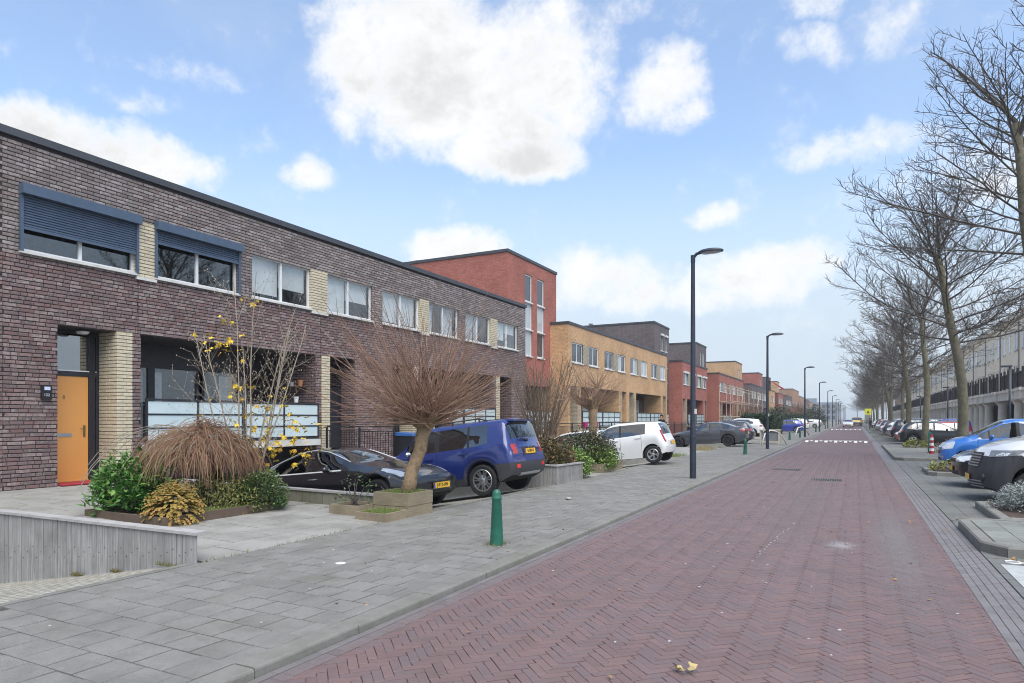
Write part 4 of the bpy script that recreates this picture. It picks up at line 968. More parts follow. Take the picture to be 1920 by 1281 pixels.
def terrace_house(i, y0, y1, label, skip=(), detail=True):
    h = thing('terrace_house', label, 'house', group='cream terraced houses across the street'); L = y1 - y0
    b = MB(); b.box(RX, y0, 0, RX + 9, y1, 10.0, skip='t'); b.obj('wall', m_stucco, h)
    b = MB(); b.box(RX - .28, y0, 10.0, RX + .3, y1, 10.32); b.box(RX - .4, y0, 10.32, RX + .3, y1, 10.42); b.obj('cornice', m_stone, h)
    b = MB(); b.add([(RX - .35, y0, 10.42), (RX - .35, y1, 10.42), (RX + 4.5, y1, 11.9), (RX + 4.5, y0, 11.9), (RX + 9, y1, 10.42), (RX + 9, y0, 10.42)], [(0, 3, 2, 1), (3, 5, 4, 2), (0, 5, 3), (1, 2, 4)]); b.obj('roof', m_slate, h)
    b = MB(); b.box(AX - .38, y0, 2.82, RX, y1, 3.30); b.box(AX - .46, y0, 3.30, RX, y1, 3.47); b.obj('entablature', m_stone, h)
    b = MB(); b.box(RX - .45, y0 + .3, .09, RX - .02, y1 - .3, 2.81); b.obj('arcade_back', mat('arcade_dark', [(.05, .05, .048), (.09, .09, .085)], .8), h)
    for q in range(3):
        if q in skip: continue
        link('column', col_me, h, (AX, y0 + L * (q + .5) / 3, 0))
    # upper floors: two tall windows, a door with a hood on the terrace, small windows under the eaves
    r = random.Random(i)
    for z0, z1, ww, offs in ((4.3, 6.1, .5, (.12, .22, .78)), (7.4, 9.0, .5, (.12, .22, .50, .74, .84))):
        for o in offs:
            yy = y0 + L * o; w = MB(); w.box(RX - .03, yy - ww / 2, z0, RX - .012, yy + ww / 2, z1); w.box(RX - .09, yy - ww / 2 - .05, z0 - .10, RX - .001, yy + ww / 2 + .05, z0 - .003)
            w = w.obj('window', m_panelt if r.random() < .3 else m_panedk, h); f = MB(); f.box(RX - .035, yy - ww / 2 - .04, z0, RX - .002, yy - ww / 2, z1 + .04); f.box(RX - .035, yy + ww / 2, z0, RX - .002, yy + ww / 2 + .04, z1 + .04); f.obj('window_frame', m_wframe, w)
    yy = y0 + L * .48; d = MB(); d.box(RX - .05, yy - .55, 3.47, RX - .02, yy + .55, 5.9); d = d.obj('terrace_door', m_panelt, h); f = MB(); f.box(RX - .12, yy - .7, 3.47, RX - .002, yy - .551, 6.0); f.box(RX - .12, yy + .551, 3.47, RX - .002, yy + .7, 6.0); f.box(RX - .42, yy - .85, 6.0, RX - .002, yy + .85, 6.16); f.obj('door_hood', m_stone, d)
    dp = MB(); dp.tube([(RX - .06, y0 + .05, .1), (RX - .06, y0 + .05, 10.0)], .05, 6); dp.obj('downpipe', mat('zinc', [(.3, .31, .32)]), h)
    # terrace railing in panels, some hung with screens
    for f0, f1 in ((.03, .34), (.50, .86)):
        a, e = y0 + L * f0, y0 + L * f1; rl = MB(); rl.box(AX - .34, a, 4.42, AX - .29, e, 4.48); rl.box(AX - .34, a, 3.55, AX - .29, e, 3.6); k = int((e - a) / .16)
        for q in range(k + 1): yq = a + (e - a) * q / k; rl.box(AX - .33, yq - .03, 3.60, AX - .30, yq + .03, 4.42)
        for yq in (a, (a + e) / 2, e): rl.box(AX - .37, yq - .06, 3.472, AX - .26, yq + .06, 4.72)
        rl.obj('terrace_railing', m_iron, h)
    if r.random() < .35:
        s_ = MB(); a = y0 + L * .51; e = y0 + L * .68; s_.box(AX - .26, a, 3.50, AX - .22, e, 4.55); s_.obj('privacy_screen', r.choice([m_reed, mat('blue_screen', [(.03, .04, .09)]), m_iron]), h)
    bk = MB()
    for q in range(3):
        if q not in skip: yq = y0 + L * (q + .5) / 3; bk.box(AX - .52, yq - .46, 2.822, AX - .382, yq + .46, 3.298); bk.box(AX - .58, yq - .52, 3.302, AX - .462, yq + .52, 3.475)
    bk.obj('entablature_block', m_stone, h)
tl = ['with a leafy hedge between its columns', 'with dark slatted screens on its terrace rail', 'behind the thick leaning tree trunk', 'with a reed screen on the terrace', 'between the two nearest tree trunks']
for i in range(22):
    y0 = 44.0 + i * 7.8
    lb = ['cream terraced house nearest the right border, standing over the two parked vans', 'cream terraced house over the blue car, with a gap of dark hedge in its colonnade', 'cream terraced house seen right of the leaning tree trunk', 'cream terraced house just left of the leaning trunk, with columns under a black railing'][i] if i < 4 else \
        'cream columned house with black terrace railing, %s of its row from the right' % (['fifth', 'sixth', 'seventh', 'eighth', 'ninth', 'tenth', 'eleventh', 'twelfth', 'thirteenth', 'fourteenth', 'fifteenth', 'sixteenth', 'seventeenth', 'eighteenth', 'nineteenth', 'twentieth', 'twenty-first', 'twenty-second'][i - 4])
    terrace_house(i, y0, y0 + 7.8, lb, skip=(0, 2) if i == 1 else (), detail=i < 9)
b = MB(); b.box(12, 222, 0, 30, 260, 11); b.box(11.8, 221.8, 11, 30, 260, 11.4); hh = thing('apartment_block', 'tan flat block beyond the end of the cream terrace', 'building'); b.obj('wall', m_tan, hh)
for i in range(6):
    for j in range(3): q = MB(); q.box(11.9, 224 + i * 6, 1.6 + 3.2 * j, 11.98, 227 + i * 6, 3.2 + 3.2 * j); q.obj('window', m_panedk, hh)
# ================================================================ vehicles
m_tyre = mat('tyre_rubber', [(.012, .012, .013), (.02, .02, .02)], .8, nscale=20)
m_rim = mat('alloy', [(.55, .56, .57), (.62, .63, .64)], .3, metal=.85)
m_rimdark = mat('dark_alloy', [(.05, .05, .055)], .35, metal=.6)
m_plastic = mat('black_trim', [(.017, .017, .019), (.024, .024, .026)], .55, nscale=8)
m_cladding = mat('grey_cladding', [(.035, .037, .042), (.045, .047, .052)], .6, nscale=5, bump=.15, bscale=300)
m_cglass = glass_mat('car_glass', (.24, .275, .285), .80)
m_privacy = glass_mat('tinted_car_glass', (.04, .045, .05), .82)
m_bright = glass_mat('sky_lit_screen', (.05, .055, .06), .60)
m_seat = mat('seat_cloth', [(.03, .03, .032), (.05, .05, .052)], .9)
m_head = mat('headlight_lens', [(.62, .66, .68), (.72, .75, .77)], .08, coat=1.0)
m_headd = mat('dark_headlight', [(.10, .11, .12), (.25, .27, .28)], .08, coat=1.0, nscale=6)
m_tail = mat('tail_light', [(.30, .012, .018), (.45, .03, .03)], .12, coat=1.0, nscale=12)
m_reflector = mat('red_reflector', [(.65, .03, .03)], .25)
m_plate = mat('yellow_plate', [(.80, .46, .03)], .4)
m_chrome = mat('chrome', [(.75, .76, .77)], .12, metal=1.0)
m_under = mat('underbody', [(.012, .012, .012)], .9)
def tab(t, s):
    if s <= t[0][0]: return t[0][1]
    for (a, b), (c, d) in zip(t, t[1:]):
        if s <= c: return b + (d - b) * (s - a) / (c - a)
    return t[-1][1]
def stab(t, s, r=.06): return sum(tab(t, s + k * r / 3) for k in (-3, -2, -1, 0, 1, 2, 3)) / 7
class Car:
    NP = 15
    def __init__(c, P):
        c.P = P; L = c.L = P['L']; c.wf, c.wr = P['wheels']; c.R = P['R']; Ra = c.Ra = P.get('Ra', c.R + .055); c.zf = P.get('floor', .2)
        st = set(round(i * L / int(L / .065), 4) for i in range(int(L / .065) + 1))
        for sc in (c.wf, c.wr):
            for k in (-1.001, -.995, -.97, -.92, -.84, -.72, -.58, -.4, -.2, 0, .2, .4, .58, .72, .84, .92, .97, .995, 1.001): st.add(round(sc + k * Ra, 4))
        st |= {.02, .05, .10, L - .02, L - .05, L - .1}
        for w in P['glass_side']: st |= {round(w[0], 4), round(w[1], 4)}
        for w in (P['screen'], P['rear_glass']): st |= set(w)
        for d in P['doors']: st |= {round(d - .006, 4), round(d + .006, 4)}
        s = sorted(x for x in st if 0 <= x <= L); c.S = [s[0]]
        for x in s[1:]:
            if x - c.S[-1] > .0035: c.S.append(x)
    def section(c, s):
        P = c.P; w = stab(P['w'], s, .03); B = stab(P['belt'], s, .05); T = max(stab(P['top'], s, P.get('soft', .05)), B + .012); wr = min(stab(P['wr'], s, .05), w - .06)
        zl = c.zf + .10 * max(0, 1 - s / .35) + .14 * max(0, 1 - (c.L - s) / .45)
        for sc in (c.wf, c.wr):
            d = abs(s - sc)
            if d < c.Ra: zl = max(zl, c.R + math.sqrt(c.Ra ** 2 - d * d))
        B = max(B, zl + .08); T = max(T, B + .012)
        h = B - zl; sh = P.get('shoulder', .03); tum = P.get('side', (.965, 1.0, .985))
        wb = w - sh
        pts = [(0, zl), (w * .80, zl), (w * tum[0], zl + .015 * 1), (w * (tum[0] + tum[1]) / 2 + .006, zl + .28 * h), (w * tum[1], zl + .60 * h), (w * tum[2], zl + .88 * h), (wb, B)]
        H = T - B; zt = B + H * P.get('edge', .90)
        for f, bo in ((.07, 0), (.34, .5), (.64, .7), (.92, .3)):
            pts.append((wb + (wr - wb) * f + bo * min(.03, H * .06), B + (zt - B) * f))
        pts += [(wr, zt), (wr * .86, zt + (T - zt) * .62), (wr * .5, T - .0 * H), (0, T + P.get('crown', .012))]
        return pts
    def deform(c, s, y, z):
        P = c.P; w = P['W'] / 2; L = c.L
        kf = max(0, 1 - s / .75) ** 1.5; kr = max(0, 1 - (L - s) / .6) ** 1.5
        s2 = s + (P.get('cf', .24) * (abs(y) / w) ** 2.2 + tab(P['nose'], z)) * kf - (P.get('cr', .13) * (abs(y) / w) ** 2.2 + tab(P['tail'], z)) * kr
        return (L / 2 - s2, y, z)
    def build(c):
        P = c.P; n = c.NP; S = c.S; secs = [c.section(s) for s in S]; L = c.L
        V = []; idx = {}
        def vid(i, k, side):
            if k in (0, n - 1): side = 1
            key = (i, k, side)
            if key not in idx:
                y, z = secs[i][k]; idx[key] = len(V); V.append(c.deform(S[i], y * side, z))
            return idx[key]
        faces = []   # (group, vertex ids)
        s0, s1 = P['screen']; r0, r1 = P['rear_glass']
        for i in range(len(S) - 1):
            sm = (S[i] + S[i + 1]) / 2
            for k in range(n - 1):
                g = 'body'
                if k <= 1: g = 'under'
                elif k in (2, 3, 4, 5):
                    zn = P['zone'](sm, k, (secs[i][k][1] + secs[i][k + 1][1]) / 2) if 'zone' in P else None
                    if zn: g = zn
                    if any(abs(sm - d) < .0062 for d in P['doors']) and S[i + 1] - S[i] < .0125: g = 'seam'
                    elif zn is None:
                        ds = sorted(P['doors'])
                        for q in range(len(ds) - 1):
                            if ds[q] < sm < ds[q + 1]: g = 'door%d' % q
                elif 7 <= k <= 9:
                    for q, w in enumerate(P['glass_side']):
                        if w[0] < sm < w[1]: g = 'glass%d' % q
                    if g == 'body' and P['glass_side'][0][0] < sm < P['glass_side'][-1][1]: g = 'pillar'
                if k >= 11 or k == 11:
                    if s0 < sm < s1: g = 'screen'
                    if r0 < sm < r1: g = 'rear'
                    if 'roof_glass' in P and P['roof_glass'][0] < sm < P['roof_glass'][1] and k >= 12: g = 'roof'
                if k == 11 and g in ('screen', 'rear') and False: g = 'body'
                for side in (1, -1):
                    f = [vid(i, k, side), vid(i, k + 1, side), vid(i + 1, k + 1, side), vid(i + 1, k, side)]
                    f = [x for q, x in enumerate(f) if x != f[q - 1]]
                    if side == -1: f = f[::-1]
                    faces.append((g, f, side))
        for i, rev in ((0, False), (len(S) - 1, True)):   # end caps as grids
            m = 8; rows = []
            for k in range(n):
                y, z = secs[i][k]; row = []
                for j in range(m + 1):
                    if j == 0: row.append(vid(i, k, 1))
                    elif j == m: row.append(vid(i, k, -1))
                    elif k in (0, n - 1) and False: row.append(vid(i, k, 1))
                    else:
                        V.append(c.deform(S[i], y * (1 - 2 * j / m), z)); row.append(len(V) - 1)
                rows.append(row)
            for k in range(1, n - 1):
                for j in range(m):
                    f = [rows[k][j], rows[k][j + 1], rows[k + 1][j + 1], rows[k + 1][j]]
                    f = [x for q, x in enumerate(f) if x != f[q - 1]]
                    if rev: f = f[::-1]
                    if len(f) < 3: continue
                    zc = sum(V[x][2] for x in f) / len(f); zn = P['zone'](S[i], 2, zc) if 'zone' in P else None
                    faces.append((zn or 'body', f, 0))
        if P.get('cuts'):
            bm = bmesh.new(); vs = [bm.verts.new(v) for v in V]; ly = bm.faces.layers.int.new('g'); ls = bm.faces.layers.int.new('s'); names = sorted(set(f[0] for f in faces)); bm.verts.ensure_lookup_table()
            for g, f, sd in faces:
                if len(f) < 3: continue
                try: bf = bm.faces.new([vs[q] for q in f]); bf[ly] = names.index(g); bf[ls] = sd + 1
                except ValueError: pass
            for cs, cz, ns, nz in P['cuts']:
                fs = [f for f in bm.faces if names[f[ly]][:4] in ('body', 'door')]; ge = fs + list({e for f in fs for e in f.edges}) + list({v for f in fs for v in f.verts})
                bmesh.ops.bisect_plane(bm, geom=ge, dist=1e-5, plane_co=(L / 2 - cs, 0, cz), plane_no=Vector((-ns, 0, nz)).normalized())
            names.append('clad'); V = [tuple(v.co) for v in bm.verts]; bm.verts.index_update(); faces = []
            for f in bm.faces:
                g = names[f[ly]]; ce = f.calc_center_median()
                if g[:4] in ('body', 'door') and P['czone'](L / 2 - ce.x, ce.z): g = 'clad'
                faces.append((g, [v.index for v in f.verts], f[ls] - 1))
            bm.free()
        c.V, c.F = V, faces; c.bvh = BVHTree.FromPolygons([Vector(v) for v in V], [f for _, f, _ in faces if len(f) >= 3])
    def hit(c, o, d):
        h = c.bvh.ray_cast(Vector(o), Vector(d).normalized()); return (h[0], h[1]) if h[0] is not None else (None, None)
    def ray(c, axis, u, v):
        """axis side/side-: (s, z); front/rear: (y, z)"""
        L = c.L
        if axis == 'left': return c.hit((L / 2 - u, 3, v), (0, -1, 0))
        if axis == 'right': return c.hit((L / 2 - u, -3, v), (0, 1, 0))
        if axis == 'front': return c.hit((5, u, v), (-1, 0, 0))
        if axis == 'rear': return c.hit((-5, u, v), (1, 0, 0))
        if axis == 'top': return c.hit((L / 2 - u, v, 4), (0, 0, -1))
    def patch(c, b, axis, q, nu=18, nv=12, off=.008, th=.02):
        """a thin shell laid on the body over the quad q (four corners in the axis' plane)"""
        ids = {}; DIR = {'left': (0, 1, 0), 'right': (0, -1, 0), 'front': (1, 0, 0), 'rear': (-1, 0, 0), 'top': (0, 0, 1)}[axis]
        top = []; 
        for i in range(nu + 1):
            for j in range(nv + 1):
                a, e = i / nu, j / nv
                u = (q[0][0] * (1 - a) + q[1][0] * a) * (1 - e) + (q[3][0] * (1 - a) + q[2][0] * a) * e; v = (q[0][1] * (1 - a) + q[1][1] * a) * (1 - e) + (q[3][1] * (1 - a) + q[2][1] * a) * e
                p, nn = c.ray(axis, u, v)
                if p is None: top.append(None); continue
                nn = nn if nn.dot(Vector(DIR)) > 0 else -nn
                top.append((p + nn * off, p - nn * .004) if nn.dot(Vector(DIR)) > .30 else None)
        def at(i, j): return top[i * (nv + 1) + j]
        v = []; f = []
        for i in range(nu):
            for j in range(nv):
                cs = [at(i, j), at(i + 1, j), at(i + 1, j + 1), at(i, j + 1)]
                if any(x is None for x in cs): continue
                if max((cs[x][0] - cs[x - 1][0]).length for x in range(4)) > .35: continue
                b.add([x[0] for x in cs] + [x[1] for x in cs], [(0, 1, 2, 3)])
                for (e0, e1, on) in ((0, 1, j == 0), (1, 2, i == nu - 1), (2, 3, j == nv - 1), (3, 0, i == 0)):
                    if on: b.add([cs[e0][0], cs[e1][0], cs[e1][1], cs[e0][1]], [(0, 1, 2, 3)])
    def arc(c, b, axis, sc, zc, r0, r1, n=22, off=.010, a0=-.12, a1=math.pi + .12):
        """trim strip round a wheel arch"""
        pr = None; sg = 1 if axis == 'left' else -1
        for i in range(n + 1):
            a = a0 + (a1 - a0) * i / n; ps = []
            for r_ in (r0, (r0 + r1) / 2, r1):
                p, nn = c.ray(axis, sc + r_ * math.cos(a), max(zc + r_ * math.sin(a), c.zf + .02)); ps.append(p)
            if ps[0] is None: ps[0] = ps[1] or ps[2]
            if any(p is None for p in ps): pr = None; continue
            ps = [Vector((p.x, p.y + sg * off, p.z)) for p in ps]; ps = [Vector((ps[0].x, ps[0].y - sg * .06, ps[0].z))] + ps + [Vector((ps[2].x, ps[2].y - sg * .02, ps[2].z))]
            if pr:
                for k in range(4): b.add([pr[k], pr[k + 1], ps[k + 1], ps[k]], [(0, 1, 2, 3)])
            pr = ps
    def emit(c, root, body_m, extra=None):
        P = c.P; groups = {}; c.body_m = body_m
        for g, f, side in c.F:
            if len(f) < 3: continue
            key = (g, side) if g[:4] in ('door', 'glas') else (g, 0); groups.setdefault(key, []).append(f)
        MM = {'body': ('body', body_m), 'under': ('underbody', m_under), 'seam': ('shut_lines', m_under), 'pillar': ('window_pillars', P.get('pillar_m', m_plastic)), 'screen': ('windscreen', P.get('screen_m', m_cglass)), 'rear': ('rear_window', P.get('rear_m', m_privacy)), 'roof': ('glass_roof', m_privacy), 'clad': ('cladding', m_cladding), 'two': ('side_panel', P.get('two_m'))}
        for (g, side), fs in sorted(groups.items()):
            if g.startswith('door'): nm, m = 'door', body_m
            elif g.startswith('glass'): nm, m = 'side_window', (m_privacy if int(g[5:]) >= P.get('privacy', 1) else m_cglass)
            else: nm, m = MM[g]
            b = MB(); rm = {}
            for f in fs:
                o = []
                for x in f:
                    if x not in rm: rm[x] = len(b.v); b.v.append(c.V[x])
                    o.append(rm[x])
                b.f.append(o); b.m.append(0); b.t.append(0)
            b.obj(nm, m, root, True, 38)
        def part(nm, m, fn, smooth=False):
            b = MB(); fn(b)
            if b.f: return b.obj(nm, m, root, smooth, 40 if smooth else None)
        w2 = P['W'] / 2; L = c.L
        for nm, m, specs in P.get('patches', []):
            for sgn in ((1, -1) if not nm.startswith('=') else (1,)):
                b = MB()
                for axis, q in specs:
                    ax = axis; qq = q
                    if sgn == -1:
                        if axis == 'left': ax = 'right'
                        elif axis in ('front', 'rear', 'top'): qq = [(-u, v) if axis != 'top' else (u, -v) for u, v in q]
                    c.patch(b, ax, qq)
                if b.f: b.obj(nm.lstrip('='), m, root, True, 40)
        if P.get('arch_trim'):
            for sgn in ('left', 'right'):
                for sc in (c.wf, c.wr): b = MB(); c.arc(b, sgn, sc, c.R, c.Ra + .004, c.Ra + P['arch_trim']); b.obj('arch_trim', m_cladding, root, True, 50)
        if P.get('trim_line'):
            a0, a1 = P['trim_line']
            for sgn in (1, -1):
                b = MB(); pts = []
                for i in range(31):
                    s = a0 + (a1 - a0) * i / 30; y, z = c.section(s)[11]; x, y, z = c.deform(s, y * sgn, z); pts.append((x, y + .006 * sgn, z + .004))
                b.tube(pts, .011, 6); b.obj('window_trim', mat('chrome_glint_grey', [(.55, .56, .57)], .25), root, True)  # light grey stands in for the bright reflection of chrome
        # mirrors
        ms, mz = P['mirror']
        for sgn in (1, -1):
            p, _ = c.ray('left' if sgn > 0 else 'right', ms, mz)
            if p is None: continue
            b = MB(); b.ball((p.x - .02, p.y + sgn * .12, p.z + .03), .1, 10, (.55, 1.0, .68)); b.bar((p.x, p.y - sgn * .03, p.z - .03), (p.x, p.y + sgn * .09, p.z - .02), .06, .03); b.obj('wing_mirror', P.get('mirror_m', body_m), root, True, 50)
        # handles
        for hs, hz in P.get('handles', []):
            for sgn in (1, -1):
                p, nn = c.ray('left' if sgn > 0 else 'right', hs, hz)
                if p is None: continue
                b = MB(); b.box(p.x - .11, min(p.y - .004 * sgn, p.y + .028 * sgn), p.z - .013, p.x + .11, max(p.y - .004 * sgn, p.y + .028 * sgn), p.z + .013); b.obj('door_handle', P.get('handle_m', body_m), root)
        # plates
        for axis, z, txt in P.get('plates', []):
            p, nn = c.ray(axis, 0.0, z)
            if p is None: continue
            sx = 1 if axis == 'front' else -1; X = p.x + sx * .012; b = MB(); b.box(min(X, X + sx * .008), -.26, z - .055, max(X, X + sx * .008), .26, z + .055); pl = b.obj('number_plate', m_plate, root)
            b = MB(); b.box(min(X, p.x - sx * .06), -.22, z - .045, max(X, p.x - sx * .06) , .22, z + .045); b.obj('plate_mount', m_plastic, root)
            b = MB(); e = X + sx * .008; y0 = -.255 if sx < 0 else .255; y0 = .26 * (1 if sx < 0 else -1); b.box(min(e, e + sx * .002), min(y0, y0 - .045 * (1 if y0 > 0 else -1)), z - .053, max(e, e + sx * .002), max(y0, y0 - .045 * (1 if y0 > 0 else -1)), z + .053); b.obj('plate_band', mat('plate_blue', [(.03, .07, .35)]), pl)
            if txt:
                me = text_mesh(txt, .098, .93); me.materials.append(mat('plate_black', [(.01, .01, .01)])); o = link('plate_lettering', me, pl); o.location = (e + sx * .001, -.02 * sx * -1, z); o.rotation_euler = (R(90), 0, R(90) * sx)
        # interior
        b = MB(); sx = P.get('seats', [P['screen'][1] + .35, P['screen'][1] + 1.2]); wb = w2 - .28
        for q, s in enumerate(sx):
            x = L / 2 - s; B = stab(P['belt'], s)
            for y in ((-wb / 2 - .04, wb / 2 + .04) if q == 0 else (-wb * .62, 0, wb * .62)):
                hw = .23 if q == 0 else .21; b.box(x - .10, y - hw, .45, x + .04, y + hw, B + .12); b.box(x - .08, y - .12, B + .12, x, y + .12, B + .30); b.box(x, y - hw, .40, x + .45, y + hw, .55)
        b.box(L / 2 - P['screen'][0] - .55, -w2 + .14, .5, L / 2 - P['screen'][0] - .1, w2 - .14, stab(P['belt'], P['screen'][0] + .1) - .01)
        b.obj('seat', m_seat, root)
        if extra: extra(c, root)
    def wheels(c, root, style='five', steer=0.0, rim_m=None):
        P = c.P; t = P.get('track', P['W'] / 2 - .115); tw = P.get('tw', .215); rr = P.get('rim', c.R - .10)
        key = (c.R, tw, rr, style, (rim_m or m_rim).name)
        if key not in WHEEL:
            b = MB(); R_ = c.R; h = tw / 2
            b.lathe([(rr - .01, -h * .9), (R_ - .035, -h), (R_ - .008, -h * .86), (R_, -h * .6), (R_, h * .6), (R_ - .008, h * .86), (R_ - .035, h), (rr - .01, h * .9), (rr - .015, h * .55), (.0, h * .45)], (0, 0, 0), 32, 'y'); ty = b.mesh('wheel', m_tyre, True, 35)
            b = MB(); b.lathe([(rr - .028, h * .5), (rr - .03, h * .93), (rr - .008, h * .97), (rr, h * .90), (rr - .002, h * .5)], (0, 0, 0), 32, 'y')
            def spoke(a, r0, r1, w0, w1, y0, y1, tw_=0.0):
                ca, sa = math.cos(a), math.sin(a); ca2, sa2 = math.cos(a + tw_), math.sin(a + tw_); v = []
                for r, w, y, cc, ss in ((r0, w0, y0, ca, sa), (r1, w1, y1, ca2, sa2)):
                    for sg in (-1, 1): v.append((r * cc - sg * w * ss, y, r * ss + sg * w * cc)); 
                    for sg in (1, -1): v.append((r * cc - sg * w * ss, y - .035, r * ss + sg * w * cc))
                b.add(v, [(0, 1, 5, 4), (1, 2, 6, 5), (2, 3, 7, 6), (3, 0, 4, 7)])
            nsp = {'five': 5, 'seven': 7, 'multi': 10, 'cover': 9, 'turbine': 5}[style]
            for i in range(nsp):
                a = 2 * math.pi * i / nsp + .3
                if style == 'five': spoke(a, .05, rr - .02, .022, .045, h * .86, h * .86); 
                elif style == 'turbine': spoke(a - .12, .05, rr - .02, .018, .05, h * .82, h * .9, .35); spoke(a + .1, .05, rr - .02, .01, .014, h * .8, h * .88, .25)
                elif style == 'seven': spoke(a - .10, .05, rr - .02, .013, .016, h * .78, h * .88, -.06); spoke(a + .10, .05, rr - .02, .013, .016, h * .78, h * .88, .06)
                else: spoke(a, .04, rr - .02, .014, .018, h * .82, h * .88)
            b.lathe([(.06, h * .5), (.06, h * .84), (.035, h * .92), (0, h * .93)], (0, 0, 0), 14, 'y'); ri = b.mesh('rim', rim_m or m_rim, True, 30)
            b = MB(); b.lathe([(rr - .03, h * .46), (0, h * .47)], (0, 0, 0), 20, 'y'); dk = b.mesh('brake_disc', mat('brake_grey', [(.06, .06, .062)], .5, metal=.5), False)
            WHEEL[key] = (ty, ri, dk)
        ty, ri, dk = WHEEL[key]
        for s in (c.wf, c.wr):
            for sg in (1, -1):
                w = link('wheel', ty, root); w.location = (c.L / 2 - s, sg * t, c.R)
                w.rotation_euler = (0, rnd.uniform(0, 1.2), (0 if sg > 0 else math.pi) + (steer if s == c.wf else 0)); link('rim', ri, w); link('brake_disc', dk, w)
WHEEL = {}
CARS = {}
def make_car(kind, label, col, loc, heading, pitch=0.0, roll=0.0, cat='car', name='parked_car', style=None, rim_m=None, plates=None, group=None, steer=0.0):
    """build a vehicle of a kind in a colour; heading is the angle of its nose from +X"""
    P = dict(KIND[kind])
    if plates is not None: P['plates'] = plates
    if kind not in CARS: c = Car(P); c.build(); CARS[kind] = c
    c = CARS[kind]; c.P = P
    root = thing(name, label, cat, loc, group=group); root.rotation_euler = (roll, pitch, heading)
    c.emit(root, col, P.get('extra')); c.wheels(root, style or P.get('style', 'five'), steer, rim_m); return root
def repaint_copy(src, label, col, loc, heading, pitch=0.0, group=None):
    """a copy of a built vehicle with its parts and sub-parts, in another colour"""
    c = copy_tree(src); c.location = loc; c.rotation_euler = (0, pitch, heading); c['label'] = label
    if group: c['group'] = group
    for ch in KIDS(c):
        if ch.type == 'MESH' and ch.data.materials and ch.data.materials[0].name.startswith('paint_'):
            k = (ch.data.name, col.name)
            if k not in RECOL:
                me = ch.data.copy(); me.materials[0] = col; RECOL[k] = me
            ch.data = RECOL[k]
    return c
RECOL = {}
def Q(u0, v0, u1, v1): return [(u0, v0), (u1, v0), (u1, v1), (u0, v1)]
KIND = {}
KIND['saloon_ev'] = dict(L=4.69, W=1.85, R=.335, wheels=(.86, 3.735), floor=.19, style='five', soft=.15, shoulder=.045, trim_line=(1.62, 4.12),
    top=[(0, .60), (.08, .68), (.4, .79), (.9, .885), (1.3, .965), (1.5, 1.02), (2.25, 1.37), (2.65, 1.44), (3.05, 1.42), (3.7, 1.27), (4.2, 1.11), (4.5, 1.07), (4.69, .98)],
    belt=[(0, .56), (.4, .70), (1.2, .84), (1.6, .90), (2.8, .94), (3.8, .98), (4.35, .99), (4.69, .92)], w=[(0, .70), (.12, .82), (.5, .895), (.95, .925), (3.7, .925), (4.3, .86), (4.69, .72)],
    wr=[(0, .45), (1.0, .68), (1.5, .70), (2.25, .60), (3.0, .58), (3.7, .56), (4.3, .60), (4.69, .58)], nose=[(.2, .08), (.38, .02), (.55, .0), (.7, .08)], tail=[(.3, .10), (.6, .02), (.95, .0), (1.1, .03)],
    glass_side=[(1.78, 2.62), (2.70, 3.72)], privacy=0, screen_m=m_bright, screen=(1.5, 2.3), rear_glass=(3.15, 4.22), roof_glass=(2.36, 3.1), doors=[1.55, 2.66, 3.62], mirror=(1.98, .93), handles=[(2.45, .80), (3.42, .83)], handle_m=m_chrome,
    patches=[('headlight', m_head, [('top', [(.28, .58), (.84, .68), (.78, .80), (.36, .76)])]), ('tail_light', m_tail, [('rear', Q(.45, .84, .72, .94))]), ('=lower_intake', m_plastic, [('front', Q(-.55, .24, .55, .33))]),
             ('chrome_sill_line', mat('chrome_glint_grey', [(.55, .56, .57)], .25), [('left', [(1.72, .900), (3.9, .972), (3.9, .992), (1.72, .924)])])], plates=[('front', .42, 'J-912-HN'), ('rear', .75, None)])  # chrome line coloured light grey in place of its bright reflection
def jeep_zone(s, z):
    return z < .42 or (s < .30 and z < .62) or (s > 3.78 and z < .66 + .0)
def rails(c, root):
    for sg in (1, -1):
        P = c.P; b = MB(); pts = []
        for s in (1.75, 1.95, 2.4, 2.9, 3.3, 3.5): 
            p, _ = c.ray('top', s, sg * .56)
            if p: pts.append((p.x, p.y, p.z + (.07 if 1.8 < s < 3.4 else .01)))
        b.tube(pts, .016, 6)
        for s in (1.95, 2.6, 3.3):
            p, _ = c.ray('top', s, sg * .56); b.bar((p.x, p.y, p.z - .01), (p.x, p.y, p.z + .065), .03, .02)
        b.obj('roof_rail', m_plastic, root, True, 40)
    b = MB(); X = -c.L / 2; zt = stab(c.P['top'], 3.95)
    b.add([(X + .42, -.52, zt + .02), (X + .42, .52, zt + .02), (X + .10, .50, zt - .03), (X + .10, -.50, zt - .03), (X + .42, -.52, zt - .03), (X + .42, .52, zt - .03), (X + .12, .50, zt - .07), (X + .12, -.50, zt - .07)], [(0, 1, 2, 3), (7, 6, 5, 4), (3, 2, 6, 7), (0, 3, 7, 4), (2, 1, 5, 6)]); b.obj('roof_spoiler', c.body_m, root)
    p, _ = c.ray('rear', .0, 1.13)
    if p: b = MB(); b.bar((p.x - .02, .0, p.z), (p.x - .03, .35, p.z + .04), .025, .02); b.ball((p.x - .02, 0, p.z), .035, 8); b.obj('rear_wiper', m_plastic, root)
    p, _ = c.ray('rear', 0, .96)
    if p:
        me = text_mesh('Jeep', .085); me.materials.append(m_chrome); o = link('badge', me, root); o.location = (p.x - .012, 0, .985); o.rotation_euler = (R(90), 0, R(-90))
